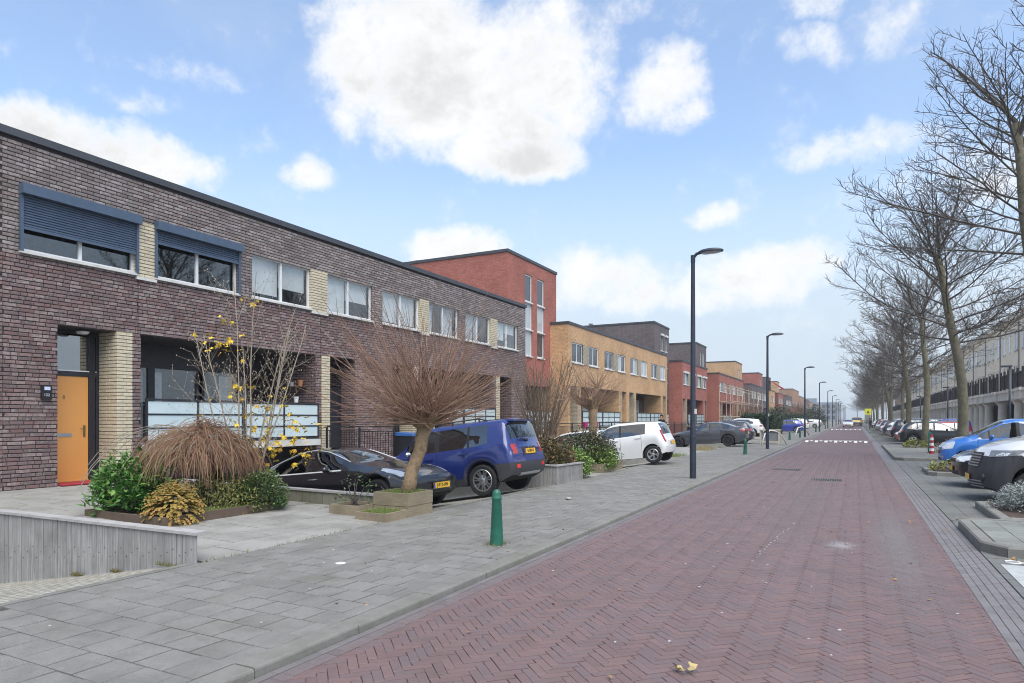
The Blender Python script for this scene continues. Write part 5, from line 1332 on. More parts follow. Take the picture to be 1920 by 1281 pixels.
KIND['small_suv'] = dict(L=4.23, W=1.81, R=.345, Ra=.405, wheels=(.83, 3.40), floor=.24, style='seven', soft=.065, shoulder=.035, edge=.88, side=(.975, 1.0, .985), extra=rails,
    top=[(0, .80), (.06, .93), (.25, 1.02), (.9, 1.09), (1.12, 1.13), (1.75, 1.62), (2.05, 1.67), (3.0, 1.67), (3.9, 1.645), (4.02, 1.60), (4.13, 1.22), (4.18, 1.05), (4.23, .9)],
    belt=[(0, .76), (.3, .93), (1.1, 1.02), (3.0, 1.05), (3.3, 1.06), (3.6, 1.10), (3.85, 1.13), (4.08, 1.08), (4.23, .86)], w=[(0, .72), (.1, .82), (.35, .885), (.9, .905), (3.4, .905), (3.9, .885), (4.15, .845), (4.23, .79)],
    wr=[(0, .5), (.9, .76), (1.15, .74), (1.8, .70), (3.0, .695), (3.85, .67), (4.08, .69), (4.23, .64)], nose=[(.3, .06), (.5, .0), (.8, .0), (1.0, .05)], tail=[(.35, .08), (.55, .0), (.70, .01), (.85, .045), (1.2, .035), (1.6, .0)], cf=.16, cr=.07,
    glass_side=[(1.42, 2.22), (2.34, 3.08), (3.14, 3.60)], privacy=1, screen=(1.14, 1.78), rear_glass=(4.02, 4.14), doors=[1.18, 2.28, 3.12], mirror=(1.55, 1.07), mirror_m=m_chrome, handles=[(2.08, .92), (2.98, .96)], czone=jeep_zone, arch_trim=.075, cuts=[(0, .42, 0, 1), (0, .62, 0, 1), (0, .66, 0, 1), (.30, 0, 1, 0), (3.78, 0, 1, 0)],
    patches=[('tail_light', m_tail, [('rear', Q(.56, .84, .73, 1.06))]), ('fog_reflector', m_reflector, [('rear', Q(.55, .53, .68, .61))]), ('=plate_recess', m_plastic, [('rear', Q(-.33, .80, .33, .98))]),
             ('headlight', m_head, [('front', Q(.5, .74, .74, .94))]), ('=grille', m_plastic, [('front', Q(-.42, .72, .42, .92))]), ('=bumper_blade', mat('silver_blade', [(.35, .36, .37)], .4, metal=.5), [('rear', Q(-.5, .36, .5, .42))])], plates=[('rear', .88, 'G-809-N')])
def city_extra(c, root):
    b = MB(); X = -c.L / 2; zt = stab(c.P['top'], 3.3)
    b.add([(X + .46, -.46, zt + .014), (X + .46, .46, zt + .014), (X + .20, .44, zt - .045), (X + .20, -.44, zt - .045), (X + .46, -.46, zt - .03), (X + .46, .46, zt - .03), (X + .23, .44, zt - .075), (X + .23, -.44, zt - .075)], [(0, 1, 2, 3), (7, 6, 5, 4), (3, 2, 6, 7), (0, 3, 7, 4), (2, 1, 5, 6)]); b.obj('roof_spoiler', c.body_m, root)
KIND['city_car'] = dict(L=3.56, W=1.65, R=.30, wheels=(.60, 3.02), floor=.19, style='turbine', soft=.065, shoulder=.035, edge=.9, extra=city_extra,
    top=[(0, .68), (.06, .78), (.3, .90), (.62, 1.0), (.85, 1.06), (1.45, 1.43), (1.75, 1.48), (2.5, 1.475), (3.15, 1.42), (3.28, 1.36), (3.46, 1.0), (3.52, .8), (3.56, .7)],
    belt=[(0, .64), (.3, .78), (.9, .90), (2.2, .95), (2.9, 1.00), (3.2, 1.02), (3.42, .92), (3.56, .68)], w=[(0, .64), (.1, .73), (.35, .80), (.7, .825), (2.9, .825), (3.3, .80), (3.5, .75), (3.56, .70)],
    wr=[(0, .45), (.7, .68), (.9, .66), (1.5, .60), (2.5, .58), (3.15, .55), (3.4, .58), (3.56, .55)], nose=[(.25, .06), (.45, .0), (.7, .04), (.9, .08)], tail=[(.3, .06), (.5, .0), (.75, .04), (1.0, .06), (1.4, 0)], cf=.2, cr=.1,
    glass_side=[(1.08, 1.86), (1.93, 2.80)], privacy=1, screen=(.87, 1.5), rear_glass=(3.24, 3.46), doors=[.93, 1.9, 2.66], mirror=(1.2, .97), handles=[(1.72, .86), (2.55, .90)],
    patches=[('tail_light', m_tail, [('rear', [(.60, .70), (.69, .70), (.66, 1.12), (.585, 1.12)])]), ('headlight', m_head, [('front', Q(.42, .58, .68, .74)), ('left', Q(.12, .60, .36, .76))]),
             ('=lower_intake', m_plastic, [('front', Q(-.4, .24, .4, .38))])], plates=[('rear', .66, None), ('front', .44, None)])
KIND['saloon'] = dict(L=4.71, W=1.83, R=.33, wheels=(.83, 3.68), floor=.18, style='multi', soft=.06, shoulder=.04,
    top=[(0, .62), (.06, .74), (.4, .86), (1.0, .95), (1.4, 1.0), (1.55, 1.03), (2.25, 1.38), (2.6, 1.435), (3.1, 1.42), (3.6, 1.30), (4.05, 1.12), (4.25, 1.09), (4.62, 1.06), (4.71, .95)],
    belt=[(0, .58), (.4, .76), (1.2, .89), (1.6, .93), (2.8, .96), (3.7, .99), (4.3, 1.0), (4.71, .9)], w=[(0, .70), (.1, .80), (.45, .885), (.9, .912), (3.8, .912), (4.4, .86), (4.71, .74)],
    wr=[(0, .45), (1.2, .72), (1.6, .68), (2.3, .585), (3.1, .575), (3.7, .56), (4.2, .66), (4.71, .62)], nose=[(.2, .08), (.4, .0), (.65, .0), (.8, .06)], tail=[(.25, .10), (.5, .0), (.9, .03), (1.05, .0)],
    glass_side=[(1.80, 2.66), (2.74, 3.40), (3.44, 3.78)], privacy=1, screen=(1.56, 2.28), rear_glass=(3.3, 4.08), doors=[1.5, 2.70, 3.58], mirror=(1.92, .99), handles=[(2.48, .85), (3.42, .89)],
    patches=[('tail_light', m_tail, [('rear', Q(.38, .82, .76, .95)), ('left', [(4.36, .84), (4.62, .82), (4.62, .95), (4.40, .93)])]), ('headlight', m_head, [('front', Q(.40, .58, .72, .70)), ('left', [(.14, .60), (.46, .66), (.42, .74), (.16, .70)])]),
             ('=grille', m_plastic, [('front', Q(-.32, .52, .32, .70))]), ('=lower_intake', m_plastic, [('front', Q(-.55, .24, .55, .38))]), ('=diffuser', m_plastic, [('rear', Q(-.6, .28, .6, .42))])], plates=[('rear', .72, None), ('front', .42, None)])
KIND['hatch'] = dict(L=4.28, W=1.80, R=.325, wheels=(.86, 3.49), floor=.19, style='turbine', soft=.075, shoulder=.035,
    top=[(0, .66), (.06, .76), (.35, .87), (.9, .96), (1.2, 1.01), (1.35, 1.05), (2.05, 1.42), (2.4, 1.47), (3.2, 1.455), (3.75, 1.40), (3.88, 1.33), (4.12, 1.05), (4.2, .9), (4.28, .75)],
    belt=[(0, .62), (.35, .78), (1.2, .91), (2.6, .96), (3.5, 1.02), (3.9, 1.06), (4.15, .94), (4.28, .72)], w=[(0, .68), (.1, .79), (.4, .87), (.85, .90), (3.5, .90), (4.0, .86), (4.22, .78), (4.28, .72)],
    wr=[(0, .45), (1.0, .72), (1.4, .69), (2.1, .60), (3.2, .59), (3.8, .56), (4.1, .62), (4.28, .58)], nose=[(.2, .06), (.4, .0), (.65, .01), (.8, .07)], tail=[(.3, .08), (.5, .0), (.75, .03), (1.0, .05), (1.4, 0)], cr=.12,
    glass_side=[(1.62, 2.36), (2.44, 3.24), (3.3, 3.56)], privacy=1, screen=(1.37, 2.08), rear_glass=(3.82, 4.12), doors=[1.33, 2.40, 3.22], mirror=(1.74, .98), handles=[(2.2, .86), (3.06, .90)],
    patches=[('tail_light', m_tail, [('rear', Q(.46, .84, .78, .98)), ('left', [(3.98, .88), (4.16, .86), (4.14, .98), (4.02, .98)])]), ('headlight', m_head, [('front', Q(.40, .62, .72, .74)), ('left', [(.14, .64), (.50, .70), (.46, .79), (.18, .75)])]),
             ('=grille', m_plastic, [('front', Q(-.40, .60, .40, .68))]), ('=lower_intake', m_plastic, [('front', Q(-.5, .25, .5, .40))])], plates=[('rear', .62, None), ('front', .44, None)])
KIND['suv'] = dict(L=4.48, W=1.86, R=.355, Ra=.41, wheels=(.88, 3.56), floor=.23, style='five', soft=.075, shoulder=.035, edge=.9,
    top=[(0, .76), (.06, .90), (.35, 1.0), (1.0, 1.08), (1.3, 1.13), (1.95, 1.57), (2.25, 1.63), (3.2, 1.62), (3.95, 1.55), (4.08, 1.47), (4.30, 1.1), (4.38, .95), (4.48, .8)],
    belt=[(0, .72), (.35, .90), (1.2, 1.02), (2.6, 1.06), (3.5, 1.12), (4.0, 1.16), (4.3, 1.0), (4.48, .78)], w=[(0, .72), (.1, .82), (.4, .90), (.9, .93), (3.6, .93), (4.1, .88), (4.4, .80), (4.48, .74)],
    wr=[(0, .5), (1.0, .76), (1.35, .72), (2.0, .64), (3.2, .63), (3.9, .60), (4.3, .66), (4.48, .6)], nose=[(.25, .06), (.45, .0), (.75, .0), (.95, .06)], tail=[(.35, .08), (.6, .0), (.9, .04), (1.5, 0)], cr=.12,
    glass_side=[(1.58, 2.42), (2.50, 3.30), (3.36, 3.72)], privacy=1, screen=(1.32, 1.98), rear_glass=(4.03, 4.28), doors=[1.3, 2.46, 3.28], mirror=(1.72, 1.08), handles=[(2.26, .95), (3.14, .99)], czone=lambda s, z: z < .37, cuts=[(0, .37, 0, 1)],
    patches=[('tail_light', m_tail, [('rear', Q(.42, .90, .80, 1.04)), ('left', [(4.12, .93), (4.34, .90), (4.32, 1.04), (4.16, 1.03)])]), ('headlight', m_head, [('front', Q(.42, .74, .74, .86)), ('left', [(.14, .74), (.48, .80), (.44, .89), (.18, .86)])]),
             ('=grille', m_plastic, [('front', Q(-.42, .62, .42, .84))]), ('=lower_intake', m_plastic, [('front', Q(-.5, .30, .5, .44))])], plates=[('rear', .72, None), ('front', .52, None)])
KIND['mini_mpv'] = dict(L=3.54, W=1.66, R=.29, wheels=(.62, 2.98), floor=.19, style='cover', soft=.06, shoulder=.04, edge=.9,
    top=[(0, .70), (.06, .84), (.35, .98), (.75, 1.08), (.95, 1.13), (1.65, 1.58), (1.95, 1.65), (2.8, 1.65), (3.3, 1.58), (3.42, 1.4), (3.5, 1.0), (3.54, .75)],
    belt=[(0, .66), (.35, .86), (1.0, 1.0), (2.2, 1.02), (3.2, 1.05), (3.45, .95), (3.54, .72)], w=[(0, .66), (.08, .74), (.3, .80), (.7, .83), (3.0, .83), (3.4, .78), (3.54, .7)],
    wr=[(0, .45), (.7, .70), (1.0, .68), (1.7, .61), (2.8, .60), (3.3, .57), (3.54, .52)], nose=[(.25, .05), (.45, .0), (.7, .02), (.95, .09)], tail=[(.3, .04), (.5, .0), (1.0, .03), (1.5, 0)], cf=.22,
    glass_side=[(1.02, 1.28), (1.32, 2.0), (2.08, 2.78)], privacy=9, screen=(.97, 1.68), rear_glass=(3.34, 3.48), doors=[1.0, 2.04, 2.78], mirror=(1.34, 1.06), handles=[(1.84, .92), (2.64, .94)],
    patches=[('headlight', m_head, [('front', [(.44, .64), (.60, .65), (.60, .89), (.46, .86)]), ('left', [(.10, .66), (.34, .70), (.42, .92), (.14, .88)])]), ('=grille', m_chrome, [('front', Q(-.36, .72, .36, .86))]), ('=grille_mesh', m_plastic, [('front', Q(-.31, .745, .31, .835))]),
             ('=lower_intake', m_plastic, [('front', Q(-.36, .28, .36, .38))]), ('bumper_blade', m_chrome, [('front', Q(.30, .41, .62, .435))]), ('tail_light', m_tail, [('rear', Q(.62, .8, .74, 1.2))])], plates=[('front', .56, None), ('rear', .6, None)])
def van_zone(s, z):
    if s < 1.46: return z < min(.90 + .08 * s, .97 - .72 * (s - .72)) or z < .36
    return z < .36
def van_extra(c, root):
    # black bars of the grille, bonnet-mounted badge bar and a fog lamp hollow on each side
    b = MB()
    for i in range(5): c.patch(b, 'front', Q(-.50, .70 + i * .055, .50, .725 + i * .055), 8, 1, .02)
    b.obj('grille_bars', mat('pale_bars', [(.30, .31, .33)], .4, metal=.3), root, True)
    b = MB()
    for i in range(3): c.patch(b, 'front', Q(-.66, .30 + i * .055, .66, .318 + i * .055), 8, 1, .02)
    b.obj('bumper_bars', mat('pale_bars', [(.3, .31, .33)]), root, True)
    for sg in (1, -1):
        b = MB(); p, nn = c.ray('front', sg * .72, .50)
        if p: b.ball((p.x, p.y, p.z), .075, 10, (.5, 1, 1)); b.obj('fog_lamp', m_plastic, root, True)
KIND['van'] = dict(L=5.0, W=1.96, R=.335, Ra=.42, wheels=(.96, 4.06), floor=.20, style='cover', soft=.075, shoulder=.045, edge=.93, extra=van_extra, tw=.215, track=.86,
    top=[(0, .94), (.08, 1.06), (.4, 1.16), (.85, 1.25), (1.05, 1.30), (1.85, 1.86), (2.15, 1.95), (3.4, 1.96), (4.8, 1.94), (4.95, 1.85), (5.0, 1.5)],
    belt=[(0, .90), (.4, 1.02), (.9, 1.14), (1.2, 1.18), (2.6, 1.20), (4.9, 1.22), (5.0, 1.2)], w=[(0, .74), (.1, .86), (.4, .945), (.9, .978), (4.7, .978), (4.95, .93), (5.0, .9)],
    wr=[(0, .55), (.85, .86), (1.1, .84), (1.9, .80), (4.8, .80), (5, .76)], nose=[(.2, .10), (.42, .0), (.65, .03), (1.0, .14)], tail=[(.3, .0), (1.9, 0)], cf=.30, cr=.05,
    glass_side=[(1.42, 2.45)], privacy=9, screen=(1.08, 1.9), rear_glass=(4.97, 4.99), doors=[1.56, 2.52], mirror=(1.72, 1.22), mirror_m=m_cladding, handles=[(2.35, 1.0)], handle_m=m_cladding, czone=van_zone, cuts=[(0, .90, -.08, 1), (.72, .97, .72, 1), (1.46, 0, 1, 0), (0, .36, 0, 1)],
    patches=[('headlight', m_headd, [('left', [(.26, .90), (.66, .95), (.84, 1.06), (.32, 1.03)])]), ('=grille', m_plastic, [('front', Q(-.54, .68, .54, .98))]), ('lamp_reflector', m_head, [('left', [(.36, .925), (.52, .935), (.58, 1.0), (.42, .99)])])], plates=[('front', .47, None)])
# ================================================================ trees and plants
m_bark = mat('mossy_bark', [(.085, .072, .052), (.15, .125, .085), (.115, .115, .06), (.19, .165, .125), (.13, .105, .08)], .9, nscale=6, bump=.9, bscale=26, dirt=.25)
m_twig = mat('twig_bark', [(.065, .055, .048), (.115, .098, .082)], .9, nscale=3)
m_shoot = mat('tan_shoot', [(.13, .07, .045), (.33, .20, .135), (.20, .115, .075), (.40, .28, .20)], .8, 'tint')
m_knob = mat('pollard_bark', [(.16, .11, .065), (.27, .19, .11), (.11, .08, .05)], .9, nscale=9, bump=.8, bscale=35)
def bend(p, d, L, n, curve, wob, r, droop=0.0):
    """polyline that starts at p along d and turns towards `curve` (a vector) with some wobble"""
    pts = [Vector(p)]; d = Vector(d).normalized(); st = L / n
    for i in range(n):
        d = (d + Vector(curve) * (1.0 / n) + Vector((r.uniform(-1, 1), r.uniform(-1, 1), r.uniform(-1, 1))) * wob).normalized()
        pts.append(pts[-1] + d * st)
    return pts
def tree_mesh(seed, H=11.5, fork=5.2, lean=(0, 0), spread=5.5, r0=.27, dense=1.0, low=4.2):
    r = random.Random(seed); trunk = MB(); limb = MB(); twig = MB()
    tp = []; rad = []
    for i in range(9):
        t = i / 8; z = t * (fork + 1.6); tp.append(Vector((lean[0] * t * t + .05 * math.sin(z * 1.1 + seed), lean[1] * t * t + .05 * math.cos(z * .9), z))); rad.append(r0 * (1.22 if i == 0 else 1.0) * (1 - .42 * t))
    trunk.tube(tp, rad, 12)
    top = tp[-1]
    prim = []
    nlead = 4
    for k in range(nlead):                                    # leaders from the fork
        a = k * 6.283 / nlead + r.uniform(-.4, .4); el = r.uniform(.95, 1.25)
        prim.append((tp[7].lerp(top, r.random()), Vector((math.cos(a) * math.cos(el), math.sin(a) * math.cos(el), math.sin(el))), (H - top.z) * r.uniform(.82, 1.06), r0 * .29, .25))
    n = int(26 * dense)
    for k in range(n):                                        # spreading side branches
        t = k / n; z = low + (H * .78 - low) * t ** 1.1; a = k * 2.399 + r.uniform(-.3, .3)
        if z <= top.z: i = min(7, int(z / (fork + 1.6) * 8)); base = tp[i].lerp(tp[i + 1], z / (fork + 1.6) * 8 - i)
        else: base = top + Vector((lean[0] * .2, lean[1] * .2, z - top.z)) + Vector((math.cos(a), math.sin(a), 0)) * .25 * (z - top.z)
        el = .12 + .75 * t + r.uniform(-.12, .12); L = spread * (1 - .55 * t) * r.uniform(.8, 1.12)
        prim.append((base, Vector((math.cos(a) * math.cos(el), math.sin(a) * math.cos(el), math.sin(el))), L, r0 * (.165 - .055 * t), .30))
    def twigs(pts, L0, lvl):
        # short crooked twigs along a branchlet
        k = max(2, int(L0 / .125 * dense))
        for q in range(k):
            t = .15 + .85 * q / k; j = min(len(pts) - 2, int(t * (len(pts) - 1))); p = pts[j].lerp(pts[j + 1], t * (len(pts) - 1) - j); d = (pts[j + 1] - pts[j]).normalized()
            s = d.orthogonal().normalized(); s.rotate(Matrix.Rotation(r.random() * 6.283, 3, d)); L = r.uniform(.14, .50) * (1.15 - .5 * t)
            tw = bend(p, d * .75 + s * .8, L, 2, (0, 0, .25), .14, r); twig.tube(tw, [.0050, .0044, .0034], 3, False)
    def grow(p, d, L, rr, curve, lvl):
        n = {1: 8, 2: 6, 3: 4}[lvl]; pts = bend(p, d, L, n, (0, 0, curve), {1: .12, 2: .17, 3: .2}[lvl], r); rad = [rr * (1 - .85 * i / n) + .0045 for i in range(n + 1)]
        (limb if lvl < 3 else twig).tube(pts, rad, {1: 6, 2: 4, 3: 3}[lvl], False)
        if lvl == 3: twigs(pts, L, lvl); return
        step = {1: .30, 2: .21}[lvl] / dense; k = max(3, int(L / step))
        for q in range(k):
            t = (.18 if lvl == 1 else .12) + (.82 if lvl == 1 else .88) * (q + r.random() * .5) / k; t = min(t, .99)
            j = min(n - 1, int(t * n)); pp = pts[j].lerp(pts[j + 1], t * n - j); dd = (pts[j + 1] - pts[j]).normalized()
            s = dd.cross(Vector((0, 0, 1))); s = s.normalized() if s.length > .2 else dd.orthogonal().normalized(); s = s * (1 if q % 2 else -1); s.rotate(Matrix.Rotation(r.uniform(-.9, .9), 3, dd))
            nd = dd * .72 + s * .7 + Vector((0, 0, .12)); nl = (L * r.uniform(.24, .46) * (1.12 - .62 * t)) if lvl == 1 else (L * r.uniform(.25, .5) * (1.1 - .5 * t))
            if nl > .12: grow(pp, nd, nl, max(.005, rad[j] * .5), .18, lvl + 1)
        twigs(pts[n // 2:], L * .4, lvl)
    for p, d, L, rr, cv in prim: grow(p, d, L, rr, cv, 1)
    return trunk.mesh('trunk', m_bark, True), limb.mesh('limbs', m_twig, True), twig.mesh('twigs', m_twig)
TREES = {}
def street_tree(key, x, y, label, rz=0.0, sc=1.0, group='bare street trees along the parking bays', **kw):
    if key not in TREES: TREES[key] = tree_mesh(**kw)
    t = thing('street_tree', label, 'tree', (x, y, .05), rz, group); t.scale = (sc, sc, sc); a, b, c = TREES[key]
    tr = link('trunk', a, t); lm = link('limbs', b, t); link('twigs', c, lm); return t
street_tree('A', 4.75, 23.8, 'big bare tree cut off by the right border, taller than all others, behind the vans', 0, 1.0, seed=3, H=14.2, fork=8.6, lean=(-.62, .1), spread=5.4, r0=.19, low=6.2, dense=.92)
street_tree('B', 3.85, 31.6, 'bare tree with a thick trunk leaning left beside the blue car', 0, 1.0, seed=11, H=11.6, fork=6.6, lean=(-.95, -.2), spread=6.2, r0=.205, low=4.6, dense=.95)
street_tree('C', 3.45, 42.2, 'bare upright tree rising beside the green bollard and the red and white post', .6, 1.0, seed=23, H=11.0, fork=5.8, lean=(-.15, .1), spread=5.2, r0=.18, low=4.2, dense=.74)
ys = [54, 67.3, 79, 91, 103, 115, 127, 139, 151, 163, 176, 190, 205, 220, 238, 256, 276, 300]
nm = ['next behind the upright one', 'with the dark car parked under it', 'fifth in the row beyond the striped post', 'sixth in the row', 'by the yellow crossing sign', 'seventh in the row', 'eighth in the row', 'ninth in the row', 'tenth in the row', 'eleventh in the row', 'twelfth in the row', 'thirteenth in the row', 'fourteenth in the row', 'fifteenth in the row', 'sixteenth in the row', 'seventeenth in the row', 'eighteenth in the row', 'farthest one of the row']
for i, y in enumerate(ys):
    street_tree('BCA'[i % 3] if i % 3 < 2 else 'C', 3.45 + (.25 if i % 2 else -.1), y, 'bare street tree %s, right side of the road' % nm[i] if i > 3 else ['bare street tree next behind the upright one at the striped post', 'bare street tree behind the dark parked off-roader', 'bare street tree behind the silver parked car', 'bare street tree before the row closes into one mass'][i], i * 1.9 + .8, .92 + .1 * ((i * 37) % 5) / 5)
# trees of the far end, tall and hazy
for i, (x, y, s) in enumerate([(9, 330, 1.25), (1, 365, 1.1), (-7, 372, 1.0), (6, 385, 1.3), (16, 360, 1.4), (-14, 400, 1.0), (11, 300, 1.0)]):
    street_tree('C', x, y, ['tall hazy tree at the end of the right tree row', 'hazy tree closing the road straight ahead', 'hazy tree left of the road end', 'large hazy tree behind the road end', 'largest hazy tree right of the road end', 'hazy tree before the grey far block', 'hazy tree over the last parked cars'][i], i * 1.3, s, 'hazy trees at the street end')
def leaf_mesh(L, W, material, name='leaf', fold=.3, curl=.25):
    m = MB(); m.ti = .5
    v = [(0, 0, 0), (W * .5, L * .35, fold * W * .5), (W * .42, L * .7, fold * W * .3 - curl * L * .12), (0, L, -curl * L * .3), (-W * .42, L * .7, fold * W * .3 - curl * L * .12), (-W * .5, L * .35, fold * W * .5), (0, L * .5, 0)]
    m.add(v, [(0, 1, 6), (1, 2, 6), (2, 3, 6), (3, 4, 6), (4, 5, 6), (5, 0, 6)]); return m
def scatter_leaf(b, L, W, p, yaw, pitch, roll, ti):
    M = Matrix.Translation(p) @ Matrix.Rotation(yaw, 4, 'Z') @ Matrix.Rotation(pitch, 4, 'X') @ Matrix.Rotation(roll, 4, 'Y'); b.ti = ti
    v = [M @ Vector(q) for q in ((0, 0, 0), (W * .5, L * .45, W * .12), (0, L, -L * .06), (-W * .5, L * .45, W * .12))]; b.add(v, [(0, 1, 2), (0, 2, 3)])
def shrub(label, x, y, z, rx, ry, rz_, m, n, L, W, seed, cat='shrub', name='shrub', clumps=14, parts=None, stem_m=None, flat=.35, group=None):
    """leafy bush: leaves gathered in clumps round the twig ends of an uneven dome, gaps between them"""
    r = random.Random(seed); t = thing(name, label, cat, (x, y, z), group=group); b = MB(); st = MB()
    cl = []
    for i in range(clumps):
        a = i * 2.4 + r.uniform(-.4, .4); h = (i + .5) / clumps; el = math.asin(h * 1.25 - .25) if h * 1.25 - .25 < 1 else 1.5; k = r.uniform(.72, 1.0)
        c = Vector((rx * k * math.cos(el) * math.cos(a), ry * k * math.cos(el) * math.sin(a), rz_ * (.22 + .78 * max(0, math.sin(el)) * k))); cl.append((c, r.uniform(.22, .38)))
        st.tube(bend((r.uniform(-.06, .06), r.uniform(-.06, .06), 0), (c.x * .6, c.y * .6, max(.1, c.z)), c.length * .95, 4, (c.x * .3, c.y * .3, 0), .08, r), [.012, .010, .008, .006, .003], 4, False)
    vs = [leaf_mesh(L * k, W * k, m) for k in (.8, .9, 1.0, 1.1, 1.2)] if parts else None
    for i in range(n):
        c, s = cl[r.randrange(len(cl))]; d = Vector((r.gauss(0, 1), r.gauss(0, 1), r.gauss(0, .9))).normalized() * (r.random() ** .45) * s * min(rx, rz_) * 1.5
        p = c + d; p.z = max(p.z, .03); out = math.atan2(p.y, p.x) - math.pi / 2
        scatter_leaf(b, L * r.uniform(.7, 1.2), W * r.uniform(.75, 1.2), p, out + r.gauss(0, .9), r.gauss(flat, .5), r.gauss(0, .5), min(.999, max(.001, r.gauss(.5, .25) + .12 * (p.z / rz_ - .5))))
    fo = b.obj('foliage', m, t, True, kind='stuff'); st.obj('stems', stem_m or m_twig, t, True)
    if parts:
        me = []
        for k in range(10):
            q = leaf_mesh(L * r.uniform(.9, 1.25), W * r.uniform(.9, 1.2), m); q.t = [r.random() * .99 + .005] * len(q.f); me.append(q.mesh('leaf', m, True))
        for i in range(parts):
            c, s = cl[r.randrange(len(cl))]; d = Vector((r.gauss(0, 1), r.gauss(0, 1), r.gauss(.2, .9))).normalized() * r.uniform(.75, 1.1) * s * min(rx, rz_) * 1.5; p = c + d; p.z = max(.03, p.z)
            o = link('leaf', r.choice(me), t, p); o.rotation_euler = (r.gauss(.25, .5), r.gauss(0, .4), math.atan2(p.y, p.x) - math.pi / 2 + r.gauss(0, .8))
    return t
m_laurel = mat('laurel_leaf', [(.03, .09, .02), (.06, .17, .035), (.10, .24, .05), (.19, .31, .07)], .35, 'tint', spec=.5)
m_box = mat('box_leaf', [(.03, .075, .03), (.055, .115, .035), (.10, .15, .05), (.22, .22, .07)], .5, 'tint')
m_conifer = mat('golden_conifer', [(.16, .12, .02), (.27, .19, .035), (.36, .25, .06), (.40, .20, .07)], .8, 'tint')
m_photinia = mat('photinia_leaf', [(.05, .075, .025), (.08, .10, .03), (.14, .09, .035), (.26, .09, .04)], .45, 'tint')
m_olive = mat('olive_leaf', [(.03, .05, .02), (.055, .075, .03), (.085, .085, .04), (.12, .07, .04)], .45, 'tint')
m_choisya = mat('choisya_leaf', [(.07, .14, .03), (.14, .24, .05), (.23, .33, .08), (.32, .40, .12)], .45, 'tint')
m_silver = mat('silver_leaf', [(.20, .23, .22), (.30, .33, .32), (.40, .43, .42)], .8, 'tint')
m_yellowplant = mat('yellow_green_leaf', [(.12, .15, .03), (.24, .25, .05), (.33, .31, .07)], .6, 'tint')
m_hedge = mat('hedge_leaf', [(.010, .028, .010), (.022, .05, .018), (.035, .07, .025)], .6, 'tint')
m_yleaf = mat('autumn_leaf', [(.62, .42, .03), (.70, .52, .05), (.55, .30, .04), (.42, .45, .07)], .6, 'tint')
shrub('glossy laurel bush with upright green leaves beside the orange door, left in the raised bed', -10.25, 6.55, .16, .50, .46, .82, m_laurel, 2300, .12, .048, 1, parts=290, clumps=30)
shrub('small round box bush at the right corner of the raised bed', -8.93, 8.0, .12, .36, .36, .62, m_box, 5200, .05, .027, 2, clumps=34)
def conifer(label, x, y, z, r_, h, seed):
    r = random.Random(seed); t = thing('conifer_shrub', label, 'shrub', (x, y, z)); b = MB()
    for i in range(620):                                      # flat fern-like sprays hanging outwards
        a = r.random() * 6.283; el = r.random() ** .8 * 1.5; d = Vector((math.cos(a) * math.cos(el), math.sin(a) * math.cos(el), math.sin(el))); p0 = Vector((d.x * r_ * .62, d.y * r_ * .62, .06 + d.z * h * .72)); L = r.uniform(.12, .24)
        ax = bend(p0, d + Vector((0, 0, .15)), L, 4, (0, 0, -1.1), .1, r); ti = min(.99, max(.01, r.gauss(.5, .22)))
        for k in range(1, 5):
            p = ax[k]; dd = (ax[k] - ax[k - 1]).normalized(); s = dd.cross(Vector((0, 0, 1))); s = s.normalized() if s.length > .1 else Vector((1, 0, 0))
            for sg in (-1, 1, 0):
                q = (dd + s * .9 * sg).normalized(); l2 = .038 * (1.3 - .15 * k); w = Vector((0, 0, 1)).cross(q) * .008; b.ti = min(.99, max(.01, ti + r.uniform(-.15, .15)))
                b.add([p - w, p + q * l2 * .5 - w * 2 - Vector((0, 0, .004)), p + q * l2 - Vector((0, 0, .018)), p + q * l2 * .5 + w * 2 - Vector((0, 0, .004)), p + w], [(0, 1, 2, 3, 4)])
    b.obj('foliage', m_conifer, t, kind='stuff'); s = MB(); s.tube([(0, 0, 0), (.02, .01, h * .6)], [.03, .012], 6); s.obj('stem', m_twig, t); return t
conifer('low golden brown conifer spilling over the front corner of the raised bed', -9.0, 6.42, .10, .41, .50, 4)
shrub('red tipped bush in the board planter behind the blue off-roader', -7.15, 15.6, .42, .62, .85, .62, m_photinia, 6500, .075, .036, 5, clumps=46)
shrub('dark rounded bush in front of the white city car', -7.4, 19.3, .25, .8, 1.1, .92, m_olive, 7500, .08, .042, 6, clumps=54)
shrub('light green bush at the end of the board planter', -6.75, 16.75, .07, .38, .38, .72, m_choisya, 2600, .085, .04, 7, clumps=28)
shrub('wider light green bush in the low bed beside the white city car', -6.95, 19.0, .15, .52, .62, .60, m_choisya, 3600, .085, .04, 8, clumps=34)
shrub('silver grey bush on the planting island at the right border', 2.75, 14.0, .1, .55, .62, .42, m_silver, 6500, .06, .018, 9, clumps=40)
shrub('yellow green ground plants on the small island before the blue car', 2.6, 23.3, .1, .6, .5, .3, m_yellowplant, 700, .09, .045, 10, clumps=16)
shrub('yellow green plants at the foot of the upright tree', 2.85, 41.3, .11, .55, .5, .38, m_yellowplant, 700, .11, .05, 11, clumps=16)
shrub('dry low plants between the striped post and the leaning tree', 3.6, 35.2, .11, .6, .5, .5, m_olive, 600, .1, .04, 12, clumps=12)
